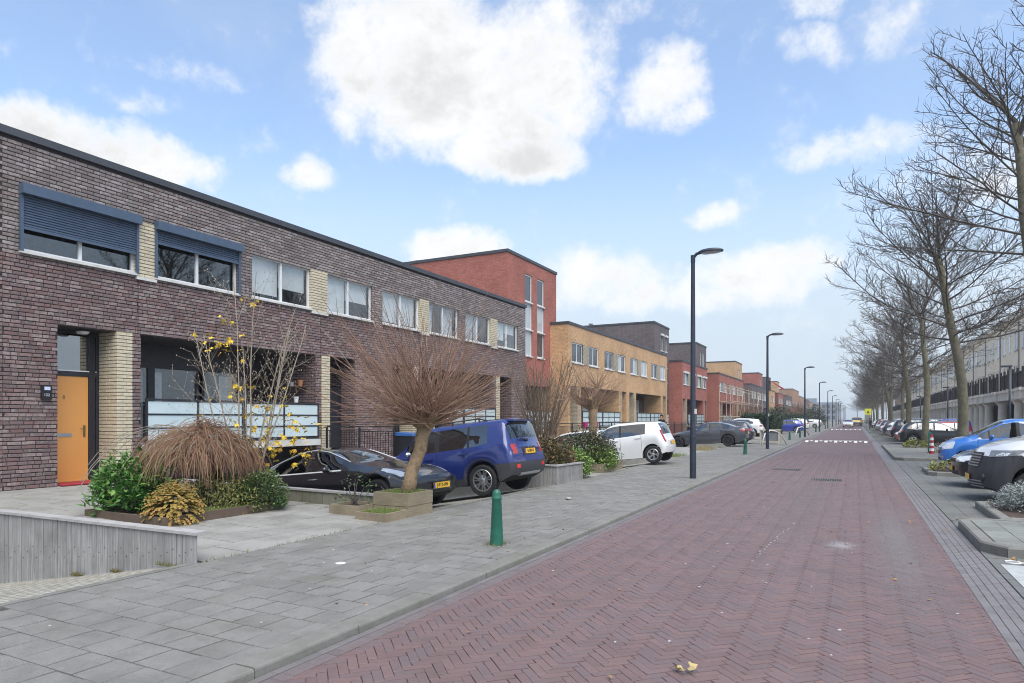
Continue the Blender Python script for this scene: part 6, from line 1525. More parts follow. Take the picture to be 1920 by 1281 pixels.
def hedge(label, x0, y0, x1, y1, z, h, n, seed):
    r = random.Random(seed); t = thing('hedge', label, 'hedge'); b = MB(); b.ti = .3; b.box(x0 + .15, y0 + .15, z, x1 - .15, y1 - .15, z + h - .12)
    for i in range(n):
        f = r.random(); x, y, zz = r.uniform(x0, x1), r.uniform(y0, y1), z + r.uniform(0, h)
        if f < .4: x = x1 + r.gauss(0, .07)
        elif f < .7: y = y0 + r.gauss(0, .07)
        else: zz = z + h + r.gauss(0, .07)
        scatter_leaf(b, .22, .12, (x, y, zz), r.random() * 6.283, r.gauss(.3, .6), r.gauss(0, .6), r.random() * .99 + .005)
    b.obj('foliage', m_hedge, t, kind='stuff'); return t
hedge('tall clipped dark green hedge left of the second lamp post', -9.6, 66.0, -6.9, 75.0, .05, 1.9, 5200, 3)
hedge('dark green hedge far down the left side behind the blue scooter', -10, 108, -7, 122, .05, 2.2, 2500, 4)
shrub('dark green conifer far left of the third lamp post', -12, 124, .05, 2.6, 2.6, 3.4, m_hedge, 3800, .34, .16, 21, 'tree', 'evergreen_tree', 40)
shrub('dark evergreen at the edge of the far left houses', -9.5, 176, .05, 3, 3.5, 4.2, m_hedge, 2600, .5, .25, 22, 'tree', 'evergreen_tree', 36)
shrub('dark low evergreen beside the third lamp', -8.2, 92, .05, 1.8, 2.2, 1.9, m_hedge, 2600, .2, .1, 23, 'shrub', 'evergreen_shrub', 30)
shrub('low green bush in front of the grey brick houses', -12.2, 101, .1, 2.2, 2.2, 2.2, m_hedge, 1200, .3, .16, 24, 'shrub', 'evergreen_shrub', 24)
# ---- the pollard tree in its timber planter
def pollard(label, x, y, z, th, lean, knuckles, nsh, Ls, seed, r0=.10, name='pollard_tree', rr=.0085, up=.6, wobk=.05):
    r = random.Random(seed); t = thing(name, label, 'tree', (x, y, z)); b = MB()
    top = Vector((lean[0], lean[1], th)); tp = [Vector((0, 0, -.05)).lerp(top, i / 6) + Vector((.02 * math.sin(i * 2.1), .015 * math.cos(i * 1.7), 0)) for i in range(7)]
    b.tube(tp, [r0 * 1.15, r0 * 1.04, r0 * 1.0, r0 * .96, r0 * .98, r0 * 1.04, r0 * 1.12], 12); ks = []
    for k in range(knuckles):
        a = k * 6.283 / knuckles + r.uniform(-.3, .3); el = r.uniform(.15, .7) if k else 1.3; L = r.uniform(.36, .62) * th / 1.25
        pts = bend(top - Vector((0, 0, .06)), (math.cos(a) * math.cos(el), math.sin(a) * math.cos(el), math.sin(el)), L, 4, (0, 0, .4), .12, r); b.tube(pts, [r0 * .7, r0 * .55, r0 * .5, r0 * .48, r0 * .62], 8); b.ball(pts[-1], r0 * .68, 8); ks.append((pts[-1], (pts[-1] - top).normalized())); ks.append((pts[2], (pts[-1] - top).normalized()))
    tr = b.obj('trunk', m_knob, t, True); s = MB()
    for i in range(nsh):
        p, od = ks[r.randrange(len(ks))]; a = r.random() * 6.283; el = math.asin(min(.99, r.random() ** 1.25 * 1.14 - .16)); d = Vector((math.cos(a) * math.cos(el), math.sin(a) * math.cos(el), math.sin(el))) * 1.0 + od * .30
        L = r.uniform(*Ls) * (.80 + .40 * max(0, math.sin(el))) * (1 + .12 * math.sin(a * 2 + seed) + .09 * math.sin(a * 3 + 1.7 * seed)); s.ti = r.random() * .99 + .005; n = 5
        pts = bend(p, d, L, n, (0, 0, up * r.uniform(.0, 1.2) * (1 - max(0, math.sin(el)))), wobk, r); q = rr * r.uniform(.65, 1.25); s.tube(pts, [q, q * .85, q * .7, q * .55, q * .42, q * .25], 4, False)
        for k in range(r.choice((1, 2, 2, 3))):
            j = r.randrange(1, n); dd = (pts[j] - pts[j - 1]).normalized(); o = dd.orthogonal().normalized(); o.rotate(Matrix.Rotation(r.random() * 6.283, 3, dd)); s.tube(bend(pts[j], dd * .85 + o * .5, L * r.uniform(.15, .4), 3, (0, 0, .25), .09, r), [q * .5, q * .4, q * .3, q * .15], 3, False)
    s.obj('shoots', m_shoot, t, kind='stuff'); return t
pollard('pollard tree with a wide head of bare tan shoots, in the stepped timber planter', -6.75, 9.12, .44, 1.08, (.10, .44), 9, 470, (1.3, 2.1), 5, .115, rr=.0085, up=.35, wobk=.085)
pollard('smaller pollard tree in front of the yellow houses, behind the bushes', -8.4, 22.4, .25, 1.75, (.06, .05), 4, 260, (.6, 1.35), 8, .15, rr=.010)
pollard('reddish round bare tree before the distant houses on the left', -11.5, 83, .1, 1.2, (0, 0), 5, 420, (1.4, 2.6), 9, .2, rr=.022)
pollard('pale brown round bare bush far down the left side', -8.5, 112, .1, .8, (0, 0), 5, 300, (1.2, 2.4), 10, .2, rr=.03)
pollard('brown bare tree before the tan far houses', -10.5, 150, .1, 2.2, (0, 0), 5, 300, (1.5, 3), 14, .2, rr=.04)
# ---- the multi-stemmed bare shrub-tree before the yellow house, and the tall shrub with autumn leaves
def stems_tree(label, x, y, z, n, H, spread, seed, m, leaves=0, name='bare_shrub', r0=.03, buds=False, sub=9, tilt=(0, 0)):
    r = random.Random(seed); t = thing(name, label, 'shrub', (x, y, z)); b = MB(); tw = MB(); lp = []
    for i in range(n):
        a = i * 2.399 + r.uniform(-.3, .3); k = spread * math.sqrt((i + .5) / n); h = H * r.uniform(.72, 1.0); d = Vector((k * math.cos(a) + tilt[0], k * math.sin(a) + tilt[1], 1.0)); N = 9
        pts = bend((.12 * math.cos(a), .12 * math.sin(a), 0), d, h * d.length / max(.9, d.normalized().z * d.length), N, (0, 0, .25), .055, r); rad = [r0 * (1 - .85 * q / N) + .0035 for q in range(N + 1)]; b.tube(pts, rad, 6, False)
        for q in range(sub):
            tt = .25 + .72 * q / sub; j = min(N - 1, int(tt * N)); p = pts[j].lerp(pts[j + 1], tt * N - j); dd = (pts[j + 1] - pts[j]).normalized(); s = dd.orthogonal().normalized(); s.rotate(Matrix.Rotation(r.random() * 6.283, 3, dd)); L = H * r.uniform(.10, .26) * (1.2 - .6 * tt)
            br = bend(p, dd * .75 + s * .75, L, 4, (0, 0, .5), .12, r); tw.tube(br, [.0075 * r0 / .03, .0065 * r0 / .03, .005 * r0 / .03, .004 * r0 / .03, .003 * r0 / .03], 4, False)
            for w in range(3 if not buds else 5):
                jj = r.randrange(1, 5); d2 = (br[jj] - br[jj - 1]).normalized(); s2 = d2.orthogonal().normalized(); s2.rotate(Matrix.Rotation(r.random() * 6.283, 3, d2)); q2 = bend(br[jj], d2 * .6 + s2 * .8, L * r.uniform(.15, .45), 2, (0, 0, .3), .15, r); tw.tube(q2, [.0035 * r0 / .03, .003 * r0 / .03, .002 * r0 / .03], 3, False)
                if buds: tw.ti = .9; tw.ball(q2[-1], .011, 5, (.7, .7, 1.2)); tw.ti = 0
                lp.append(q2[-1])
    b.obj('stems', m, t, True); tw.obj('twigs', [m], t, kind='stuff'); return t, lp
m_pale = mat('pale_bark', [(.30, .25, .19), (.42, .36, .28)], .85, nscale=7)
stems_tree('leafless many-stemmed shrub in front of the first yellow house', -11.2, 24.3, .1, 26, 4.3, .42, 31, mat('brown_bark', [(.14, .10, .075), (.20, .15, .11)], .9), r0=.042, sub=16)
ys_t, lp = stems_tree('tall thin shrub with bare pale stems and a few yellow leaves, behind the weeping bush', -9.7, 8.35, .2, 9, 3.9, .34, 33, m_pale, r0=.0145, buds=True, sub=13, tilt=(.02, .02))
r = random.Random(7); me = []
for k in range(8):
    q = MB(); q.ti = r.random() * .99 + .005; L = .085 * r.uniform(.8, 1.2); pts = []
    for i in range(10):
        a = 6.283 * i / 10; k2 = L * (.62 if i % 2 else 1.0) * (.55 if i == 0 else 1); pts.append((k2 * math.sin(a) * .75, k2 * (1 - math.cos(a)) * .6, .012 * math.sin(3 * a)))
    q.add(pts + [(0, L * .5, -.008)], [(i, (i + 1) % 10, 10) for i in range(10)]); me.append(q.mesh('leaf', m_yleaf))
spots = [(Vector((.05, -.55, 3.05)), 12, .14), (Vector((-.1, -.45, 2.75)), 16, .15), (Vector((.1, -.1, 1.35)), 16, .34), (Vector((.15, .35, 1.1)), 20, .42), (Vector((.2, .75, 1.2)), 16, .36), (Vector((.2, .9, .75)), 16, .30), (Vector((0, -.2, 1.95)), 9, .22), (Vector((.1, 0, 3.6)), 4, .2), (Vector((.15, .4, .7)), 18, .4), (Vector((.3, .75, 1.0)), 22, .35), (Vector((.3, .2, 1.6)), 16, .3), (Vector((.35, 1.0, .55)), 14, .3)]
for c, n, s in spots:
    for i in range(n):
        p = c + Vector((r.gauss(0, s), r.gauss(0, s), r.gauss(0, s * .8))); near = min(lp, key=lambda v: (v - p).length_squared); o = link('leaf', r.choice(me), ys_t, p.lerp(near, .55)); o.rotation_euler = (r.uniform(-1.6, .2), r.uniform(-.6, .6), r.uniform(0, 6.28))
# ---- weeping bush: grafted head with hundreds of hanging twigs
def weeping(label, x, y, z, seed):
    r = random.Random(seed); t = thing('weeping_bush', label, 'shrub', (x, y, z)); b = MB(); b.tube([(0, 0, 0), (.03, .02, .45), (0, .03, .9), (.02, 0, 1.12)], [.06, .05, .05, .065], 8); b.obj('trunk', m_knob, t, True); s = MB(); u = MB()
    for i in range(70):
        a = i * 2.399; d = Vector((math.cos(a), math.sin(a), r.uniform(.35, 1.1))); L = r.uniform(.35, 1.0); pts = bend((0, 0, 1.1), d, L, 5, (0, 0, -1.1), .13, r); u.tube(pts, [.015, .012, .010, .008, .006, .005], 5, False)
    for i in range(5):
        a = 3.4 + i * .35; u.tube(bend((0, 0, 1.2), (math.cos(a) * .8, math.sin(a) * .8, .8), 1.5 + .2 * i, 8, (0, 0, -2.1), .04, r), [.006] * 9, 4, False)
    for i in range(1500):
        a = r.random() * 6.283; k = r.random() ** .6; R_ = .87 * k * r.uniform(.78, 1.12) * (1 + .13 * math.sin(a * 2 + .6) + .08 * math.sin(a * 5 + 2)); zt = 1.34 - (.40 + .10 * math.sin(a + 2.2)) * k ** 2.4 + r.gauss(0, .08) + .07 * math.sin(3 * a + 1); p = Vector((R_ * .86 * math.cos(a), R_ * 1.16 * math.sin(a), zt)); L = max(.2, (zt - .28) * r.uniform(.30, 1.08)); a2 = a + r.gauss(0, .55); o = Vector((math.cos(a2), math.sin(a2), 0))
        pts = bend(p - o * .16 + Vector((0, 0, .05)), o * (.75 + .5 * k) + Vector((0, 0, r.uniform(-.1, .45) - .35 * k)), L, 8, (0, 0, -2.3), .11, r); s.ti = min(.99, max(.01, r.gauss(.45, .28))); q = r.uniform(.0026, .0050); s.tube(pts, [q, q, q * .95, q * .9, q * .8, q * .7, q * .6, q * .5, q * .3], 3, False)
        if r.random() < .5: j = r.randrange(2, 6); s.tube(bend(pts[j], (pts[j + 1] - pts[j]).normalized() + Vector((r.gauss(0, .4), r.gauss(0, .4), 0)), L * .4, 3, (0, 0, -.8), .12, r), [q * .6, q * .5, q * .4, q * .3], 3, False)
    u.obj('arched_branches', mat('grey_branch', [(.20, .18, .14), (.30, .27, .22)], .85, nscale=9), t, True); s.obj('hanging_twigs', mat('russet_twig', [(.10, .05, .03), (.19, .10, .06), (.26, .15, .09), (.24, .19, .10)], .8, 'tint'), t, kind='stuff'); return t
weeping('weeping bush with a dome of hanging russet twigs in the raised bed', -9.72, 7.42, .12, 41)
shrub('dark green and yellow undergrowth below the weeping bush', -9.6, 7.7, .12, .8, .7, .55, mat('under_leaf', [(.05, .07, .02), (.12, .13, .03), (.25, .22, .05)], .7, 'tint'), 4200, .085, .024, 13, clumps=34, flat=-.6)
# ================================================================ street furniture and yard things
m_pole = mat('lamp_post_paint', [(.018, .025, .04), (.028, .036, .055)], .4, nscale=3)
m_lampglass = mat('lamp_glass', [(.35, .37, .38)], .2, coat=.6)
m_green = mat('bollard_green', [(.012, .10, .065), (.02, .135, .09)], .4, nscale=6, bump=.1)
def lamp_post():
    b = MB(); b.tube([(0, 0, 0), (0, 0, 1.1)], [.085, .085], 14); b.tube([(0, 0, 1.1), (0, 0, 1.16), (0, 0, 5.85)], [.085, .075, .052], 14); po = b.mesh('pole', m_pole, True, 40)
    b = MB(); b.tube([(0, 0, 5.78), (0, 0, 5.97)], [.06, .06], 12); b.tube([(0, 0, 5.90), (.10, 0, 6.0), (.22, 0, 6.02)], [.045, .04, .04], 10); ar = b.mesh('arm', m_pole, True, 40)
    b = MB(); n = 20; prof = [(0, .085), (.12, .08), (.22, .06), (.285, .028), (.30, .0), (.29, -.02)]
    o = len(b.v); b.lathe(prof, (0, 0, 0), n, 'z'); b.v = [(v[0] * 1.12 + .46, v[1] * .62, v[2] + 6.02) for v in b.v]; hd = b.mesh('lamp_head', m_pole, True, 50)
    b = MB(); b.lathe([(.26, -.018), (.20, -.045), (0, -.055)], (0, 0, 0), n, 'z'); b.v = [(v[0] * 1.12 + .46, v[1] * .62, v[2] + 6.02) for v in b.v]; gl_ = b.mesh('lamp_lens', m_lampglass, True)
    return po, ar, hd, gl_
LP = lamp_post(); LY = [(17.95, -3.85), (37.2, -4.1), (62.5, -3.85), (89, -3.85), (117, -3.85), (143, -3.85), (169, -3.85), (195, -3.85), (221, -3.85), (247, -3.85), (275, -3.85), (305, -3.85), (340, -3.85)]
on = ['first', 'second', 'third', 'fourth', 'fifth', 'sixth', 'seventh', 'eighth', 'ninth', 'tenth', 'eleventh', 'twelfth', 'thirteenth']
for i, (y, x) in enumerate(LY):
    t = thing('street_lamp', ['tall dark street lamp nearest the camera, on the left pavement by the white city car', 'dark street lamp at the tail of the grey saloon', 'dark street lamp beside the tall clipped hedge'][i] if i < 3 else 'dark street lamp on the left pavement, %s counted from the nearest' % on[i], 'street lamp', (x, y, SW), group='street lamps on the left pavement')
    for nm_, me in zip(('pole', 'arm', 'lamp_head'), LP[:3]): o = link(nm_, me, t)
    link('lamp_lens', LP[3], o)
    if i < 2: b = MB(); b.box(.05, -.05, 1.72, .09, .05, 1.86); b.obj('number_tag', mat('tag_white', [(.6, .6, .58)]), t)
for i, (x, y) in enumerate([(6.9, 41), (6.9, 66), (6.9, 92)]):
    t = thing('footway_lamp', ['thin dark lamp post behind the black hatchback', 'thin dark lamp post before the cream columns, second on that side', 'thin dark lamp post before the cream columns, third on that side'][i], 'street lamp', (x, y, .09)); b = MB(); b.tube([(0, 0, 0), (0, 0, 4.2)], [.06, .045], 10); b.obj('pole', m_pole, t, True); b = MB(); b.box(-.35, -.07, 4.15, .1, .07, 4.24); b.obj('lamp_head', m_pole, t)
def bollard_mesh():
    b = MB(); b.lathe([(.088, 0), (.086, .02), (.060, .575), (.066, .585), (.066, .60), (.058, .612), (.058, .645), (.050, .675), (.032, .697), (0, .705)], (0, 0, 0), 20); return b.mesh('post', m_green, True, 35)
BM = bollard_mesh()
for i, (x, y, lb) in enumerate([(-4.03, 7.35, 'green iron bollard nearest the camera, on the left pavement'), (-4.35, 31.0, 'green bollard in front of the grey saloon'), (-4.3, 53.0, 'green bollard between the first two far lamps, past the grey saloon'), (-4.1, 60.5, 'dark bollard close by the third lamp'), (-4.1, 86, 'dark bollard close by the fourth lamp'), (-4.1, 114, 'dark bollard close by the fifth lamp')]):
    t = thing('bollard', lb, 'bollard', (x, y, SW), group='bollards on the left pavement'); o = link('post', BM, t)
    b = MB(); b.box(-.15, -.15, -.01, .15, .15, .004); b.obj('base_tile', m_tile, t)
    if i == 0:
        for q in range(3): g = MB(); g.tube([(.063 + q * .0, math.cos(a) * .0 - .02 + .04 * math.sin(a), .50 - q * .05 + .01 * math.cos(a)) for a in (0, .8, 1.6, 2.4, 3.1)], .004, 4); g.obj('cast_mark', m_green, t)
t = thing('bollard', 'green square bollard on the traffic island beside the red and white post', 'bollard', (3.03, 35.6, .112)); b = MB(); b.tube([(0, 0, 0), (0, 0, .86), (0, 0, .93), (0, 0, .95)], [.10, .09, .07, .02], 4); b.obj('post', m_green, t)
t = thing('marker_post', 'red and white banded marker post on the traffic island', 'marker post', (3.0, 34.4, .112)); z = 0
for i in range(7):
    b = MB(); r_ = .10 - .005 * i; b.lathe([(r_, 0), (r_ - .007, .118)] if i < 6 else [(r_, 0), (r_ - .01, .08), (.05, .12), (0, .125)], (0, 0, z), 16); b.obj('red_band' if i % 2 == 0 else 'white_band', mat('band_red', [(.34, .02, .03)], .4) if i % 2 == 0 else mat('band_white', [(.72, .72, .70)], .4), t, True, 40); z += .119
# ---- grey board wall at the edge of the terrace and the other board planters
m_board = mat('weathered_board', [(.19, .185, .18), (.31, .30, .29), (.24, .235, .225), (.38, .37, .36), (.26, .255, .245)], .9, 'both', nscale=5, bump=.4, bscale=60, nw=.6, dirt=.4, stretch=(9, 9, .35))
m_cap = mat('weathered_cap', [(.33, .32, .31), (.42, .41, .40)], .8, nscale=6, bump=.3, dirt=.25)
def board_wall(label, p0, p1, ztop0, ztop1, zb0, zb1, bw=.105, cap=True, th=.03, outward=None, name='board_wall', cat='retaining wall', m=None, capm=None):
    """upright boards from p0 to p1 between a bottom line and a top line, each board its own part"""
    t = thing(name, label, cat); a, c = Vector(p0), Vector(p1); L = (c - a).length; d = (c - a) / L; nrm = Vector((d.y, -d.x)); k = max(1, int(L / bw))
    for i in range(k):
        s0, s1 = i * L / k + .0035, (i + 1) * L / k - .0035; q0, q1 = a + d * s0, a + d * s1; f0, f1 = s0 / L, s1 / L; j = rnd.uniform(-.004, .004); b = MB(); b.ti = rnd.random() * .99 + .005
        o = nrm * j; e = nrm * th
        zt0, zt1 = ztop0 + (ztop1 - ztop0) * f0, ztop0 + (ztop1 - ztop0) * f1; z0, z1 = zb0 + (zb1 - zb0) * f0, zb0 + (zb1 - zb0) * f1
        v = [(*(q0 + o + e), z0), (*(q1 + o + e), z1), (*(q1 + o + e), zt1), (*(q0 + o + e), zt0), (*(q0 + o), z0), (*(q1 + o), z1), (*(q1 + o), zt1), (*(q0 + o), zt0)]
        b.add(v, [(0, 1, 2, 3), (5, 4, 7, 6), (4, 0, 3, 7), (1, 5, 6, 2), (3, 2, 6, 7), (4, 5, 1, 0)])
        b.obj('board', m or m_board, t)
        if i % 1 == 0 and bw > .09:
            n_ = MB(); pc = (q0 + q1) / 2 + o + e; zz = z0 + (zt0 - z0) * (.42 + .08 * (i % 3)); n_.ball((pc.x, pc.y, zz), .007, 6); n_.obj('nail_head', m_plastic, t)
    if cap:
        b = MB(); e0, e1 = nrm * (th + .03), nrm * -.10; q0, q1 = a - d * .0, c + d * .04
        v = [(*(q0 + e0), ztop0), (*(q1 + e0), ztop1), (*(q1 + e1), ztop1), (*(q0 + e1), ztop0), (*(q0 + e0), ztop0 + .032), (*(q1 + e0), ztop1 + .032), (*(q1 + e1), ztop1 + .032), (*(q0 + e1), ztop0 + .032)]
        b.add(v, [(3, 2, 1, 0), (4, 5, 6, 7), (0, 1, 5, 4), (1, 2, 6, 5), (2, 3, 7, 6), (3, 0, 4, 7)]); b.obj('cap_board', capm or m_cap, t)
    return t
board_wall('weathered grey board wall holding the terrace at the left border', (-13.8, 4.895), (-6.46, 4.895), .33, .375, -1.28, .0)
board_wall('low mossy board edge along the sunken drive of the black saloon', (-12.6, 9.12), (-7.0, 9.12), .36, .31, -.9, .02, bw=.16, m=mat('mossy_board', [(.16, .155, .12), (.22, .215, .16), (.13, .14, .085)], .9, 'both', nscale=4, dirt=.3))
board_wall('grey board front of the planter with the red tipped bush', (-6.42, 14.70), (-6.42, 16.4), .5, .48, .03, .05, m=m_board)
bw2 = board_wall('grey board side of the planter facing the blue off-roader', (-8.4, 14.735), (-6.42, 14.735), .52, .50, -.35, .02, m=m_board)
b = MB(); b.box(-8.4, 14.80, -.3, -6.46, 16.4, .42); tag(b.obj('planter_soil', m_soil), 'soil filling the board planter under the red tipped bush', 'soil')
def timber_box(parent, x0, y0, x1, y1, z0, z1, m, t_=.045):
    for nm_, q in (('plank', (x0, y0, x1, y0 + t_)), ('plank', (x0, y1 - t_, x1, y1)), ('plank', (x0, y0 + t_ + .001, x0 + t_, y1 - t_ - .001)), ('plank', (x1 - t_, y0 + t_ + .001, x1, y1 - t_ - .001))):
        b = MB(); b.ti = rnd.random() * .99 + .005; b.box(q[0], q[1], z0, q[2], q[3], z1); b.obj(nm_, m, parent)
    b = MB(); b.box(x0 + t_, y0 + t_, z0, x1 - t_, y1 - t_, z1 - .05); b.obj('soil', m_soil, parent)
m_plank = mat('planter_timber', [(.17, .135, .09), (.30, .24, .165), (.22, .19, .12), (.36, .30, .22)], .9, 'both', nscale=4, bump=.4, bscale=60, dirt=.45, stretch=(1.2, 1.2, 16), nw=.6, moss=.5)
pl = thing('timber_planter', 'stepped planter of old timber with the pollard tree in its highest box', 'planter')
timber_box(pl, -7.12, 8.72, -6.42, 9.42, .02, .225, m_plank); timber_box(pl, -7.125, 8.715, -6.415, 9.425, .232, .44, m_plank); timber_box(pl, -7.0, 8.12, -6.40, 8.70, .02, .19, m_plank); timber_box(pl, -7.75, 8.35, -7.13, 8.92, .05, .24, m_plank)
bed = thing('raised_bed', 'low raised bed with dark board edging on the terrace, full of bushes', 'raised bed')
m_edge = mat('dark_edging', [(.10, .07, .05), (.15, .11, .08)], .85, 'both', nscale=6, bump=.3, dirt=.3)
timber_box(bed, -10.6, 6.05, -8.72, 8.3, .10, .25, m_edge)
b2 = thing('low_bed', 'low timber edged bed with the wider light green bush', 'raised bed'); timber_box(b2, -7.6, 18.4, -6.55, 20.25, .04, .32, m_plank)
def tufts(name, label, areas, n, seed, m=None, h=(.03, .09), kind='stuff'):
    r = random.Random(seed); b = MB()
    for i in range(n):
        x0, y0, x1, y1, z = areas[r.randrange(len(areas))]; f = r.random(); x, y = x0 + (x1 - x0) * f + r.gauss(0, .01), y0 + (y1 - y0) * (f if abs(x1 - x0) < .03 or abs(y1 - y0) < .03 else r.random()); hh = r.uniform(*h); a = r.random() * 6.283; w = .004; dx, dy = r.gauss(0, .4) * hh, r.gauss(0, .4) * hh; b.ti = r.random() * .99 + .005
        b.add([(x - w * math.cos(a), y - w * math.sin(a), z), (x + w * math.cos(a), y + w * math.sin(a), z), (x + dx, y + dy, z + hh)], [(0, 1, 2)])
    o = b.obj(name, m or m_grass, kind=kind); return tag(o, label, 'grass')
tufts('grass', 'fresh grass growing in the stepped timber planter', [(-7.06, 8.78, -6.48, 9.36, .385), (-6.95, 8.18, -6.46, 8.64, .14)], 2600, 1, h=(.04, .11))
tufts('ground_cover', 'bright green seedlings in the right part of the raised bed', [(-8.95, 6.9, -8.78, 7.7, .195), (-9.3, 6.9, -8.8, 7.6, .195)], 1500, 2, h=(.03, .08))
tufts('weeds', 'weeds and moss along the pavement joints and board walls', [(-7.05, 4.80, -6.5, 4.83, .0), (-7.9, 4.80, -7.7, 4.83, -.17), (-8.7, 4.80, -8.5, 4.83, -.30), (-6.46, 5.0, -6.44, 8.1, .055), (-6.52, 14.6, -6.5, 16.5, .055), (-6.44, 9.3, -6.42, 15, .055), (-4.15, 7.2, -3.9, 7.5, .06), (-6.5, 27, -6.4, 36, .055)], 1500, 3, m=mat('weed', [(.07, .09, .03), (.16, .15, .06), (.24, .19, .09)], .85, 'tint'), h=(.015, .06))
tufts('grass', 'patch of grass between the white city car and the nearest lamp', [(-7.5, 27.2, -6.5, 29.2, .05)], 1200, 4, h=(.05, .18))
tufts('grass', 'dry grass tuft in front of the nose of the grey saloon', [(-7.3, 33.5, -6.5, 36.0, .05)], 1200, 5, m=mat('dry_grass', [(.26, .21, .10), (.36, .30, .16)], .9, 'tint'), h=(.08, .28))
r = random.Random(12); b = MB()
for i in range(260):
    k = r.random()
    if k < .4: x, y, z = r.gauss(1.72, .16), r.gauss(12.75, .35), .004
    elif k < .55: x, y, z = r.uniform(1.5, 3.5), r.gauss(9.62, .05), .004
    elif k < .7: x, y, z = r.uniform(-10.4, -8.8), r.uniform(6.2, 8.2), .21
    else: x, y, z = r.uniform(-6.6, 1.3), r.uniform(4, 20), .008
    if k >= .7 and x < KX: z = SW + .006
    scatter_leaf(b, .05, .032, (x, y, z + .004), r.random() * 6.283, r.gauss(0, .25), r.gauss(0, .4), r.random() * .99 + .005)
tag(b.obj('fallen_leaves', m_leaf_litter, kind='stuff'), 'scattered brown fallen leaves by the island kerbs and on the paving', 'leaves')
b = MB(); b.ti = .6; 
for q in range(7): scatter_leaf(b, .07, .05, (-1.02 + .012 * q, 4.33 + .006 * q, .012 + .004 * q), q * 1.1, .3, .5, .55 + .05 * (q % 3))
tag(b.obj('crumpled_leaf', mat('pale_leaf', [(.40, .30, .12), (.50, .40, .20)], .8, 'tint')), 'crumpled yellowish leaf lying on the road bricks at the bottom of the picture', 'leaf')
b = MB(); b.ball((0, 0, .03), .05, 9, (1.3, .9, .6)); o = b.obj('stone', mat('pale_stone_chip', [(.45, .43, .40), (.3, .28, .26)], .8, nscale=30), None, True); o.location = (-5.0, 12.05, SW); tag(o, 'pale loose stone lying on the left pavement', 'stone')
b = MB(); b.lathe([(0.0, .006), (.055, .006), (.06, 0)], (0, 0, 0), 14); o = b.obj('survey_disc', mat('disc_white', [(.6, .61, .6)], .6), None, True); o.location = (-5.05, 5.62, SW); tag(o, 'small white disc set in the left pavement', 'disc')
# ---- railings
def railing(label, p0, p1, z0, z1, posts, bars, name='metal_railing', each=True, group='black metal railings'):
    t = thing(name, label, 'railing', group=group); a, c = Vector(p0), Vector(p1); L = (c - a).length; d = (c - a) / L
    for zz, h in ((z1, .04), (z1 - .13, .025), (z0 + .1, .025)): b = MB(); b.bar((*a, zz), (*c, zz), .04, h); b.obj('rail', m_iron, t)
    for i in range(posts): q = a + d * L * i / (posts - 1); b = MB(); b.bar((*q, z0 - .25), (*q, z1 - .022), .05, .05, up=(d.x, d.y, 0)); b.obj('post', m_iron, t)
    if each:
        me = MB(); me.bar((0, 0, z0 + .112), (0, 0, z1 - .143), .014, .014); me = me.mesh('bar', m_iron)
        for i in range(1, bars): q = a + d * L * i / bars; link('bar', me, t, (q.x, q.y, 0))
    else:
        b = MB()
        for i in range(1, bars): q = a + d * L * i / bars; b.bar((*q, z0 + .112), (*q, z1 - .143), .016, .016)
        b.obj('bars', m_iron, t, kind='stuff')
    return t
railing('black railing along the drive edge of the second dark house, by the bin', (-14.4, 15.42), (-11.85, 15.42), .22, 1.42, 3, 26)
railing('black railing at the drive edge between the blue off-roader and the bare shrub', (-14.5, 20.3), (-10.8, 20.3), .22, 1.40, 3, 28)
railing('long black railing before the red tower, behind the white city car', (-12.6, 26.8), (-12.6, 43.0), .22, 1.42, 9, 120, each=False)
railing('black railing before the last yellow houses, above the grey saloon', (-11.6, 43.2), (-11.6, 62.0), .22, 1.40, 9, 120, each=False)
m_pink = mat('magenta_pot', [(.42, .02, .14)], .45)
for i, y in enumerate((32.4, 34.0)): pot('flower_pot', 'magenta flower pot hung on the black railing, %s of the pair' % ('left' if i == 0 else 'right'), 'flowerpot', -12.5, y + .0, 1.16, .16, .3, m_pink, 'magenta pots on the railing')
# ---- wheelie bin behind the pollard tree
t = thing('wheelie_bin', 'black wheelie bin with a blue lid behind the pollard trunk', 'bin', (-11.55, 15.78, tz(-11.55)), R(85)); b = MB(); b.add([(-.24, -.27, .08), (.24, -.27, .08), (.24, .27, .08), (-.24, .27, .08), (-.29, -.36, .98), (.29, -.36, .98), (.29, .34, .98), (-.29, .34, .98)], [(3, 2, 1, 0), (0, 1, 5, 4), (1, 2, 6, 5), (2, 3, 7, 6), (3, 0, 4, 7), (4, 5, 6, 7)]); b.obj('bin_body', mat('bin_black', [(.02, .02, .024)], .5), t)
b = MB(); b.add([(-.31, -.38, .98), (.31, -.38, .98), (.31, .38, .98), (-.31, .38, .98), (-.30, -.36, 1.03), (.30, -.36, 1.03), (.29, .36, 1.08), (-.29, .36, 1.08)], [(4, 5, 6, 7), (0, 1, 5, 4), (1, 2, 6, 5), (2, 3, 7, 6), (3, 0, 4, 7)]); b.obj('lid', mat('bin_blue', [(.03, .10, .30)], .45), t)
b = MB(); 
for s in (-1, 1): b.lathe([(.0, -.03), (.1, -.03), (.1, .03), (0, .03)], (s * .24, .3, .1), 14, 'x')
b.obj('wheels', m_tyre, t, True, 40); b = MB(); b.tube([(-.25, .40, 1.0), (.25, .40, 1.0)], .018, 8); b.obj('handle', mat('bin_black', [(.02, .02, .024)]), t)
shrub('yellow flowering plant behind the blue off-roader', -10.2, 16.5, .2, .5, .5, 1.25, mat('yellow_flower', [(.16, .22, .03), (.45, .42, .05), (.65, .58, .08)], .6, 'tint'), 700, .09, .06, 61, clumps=14)
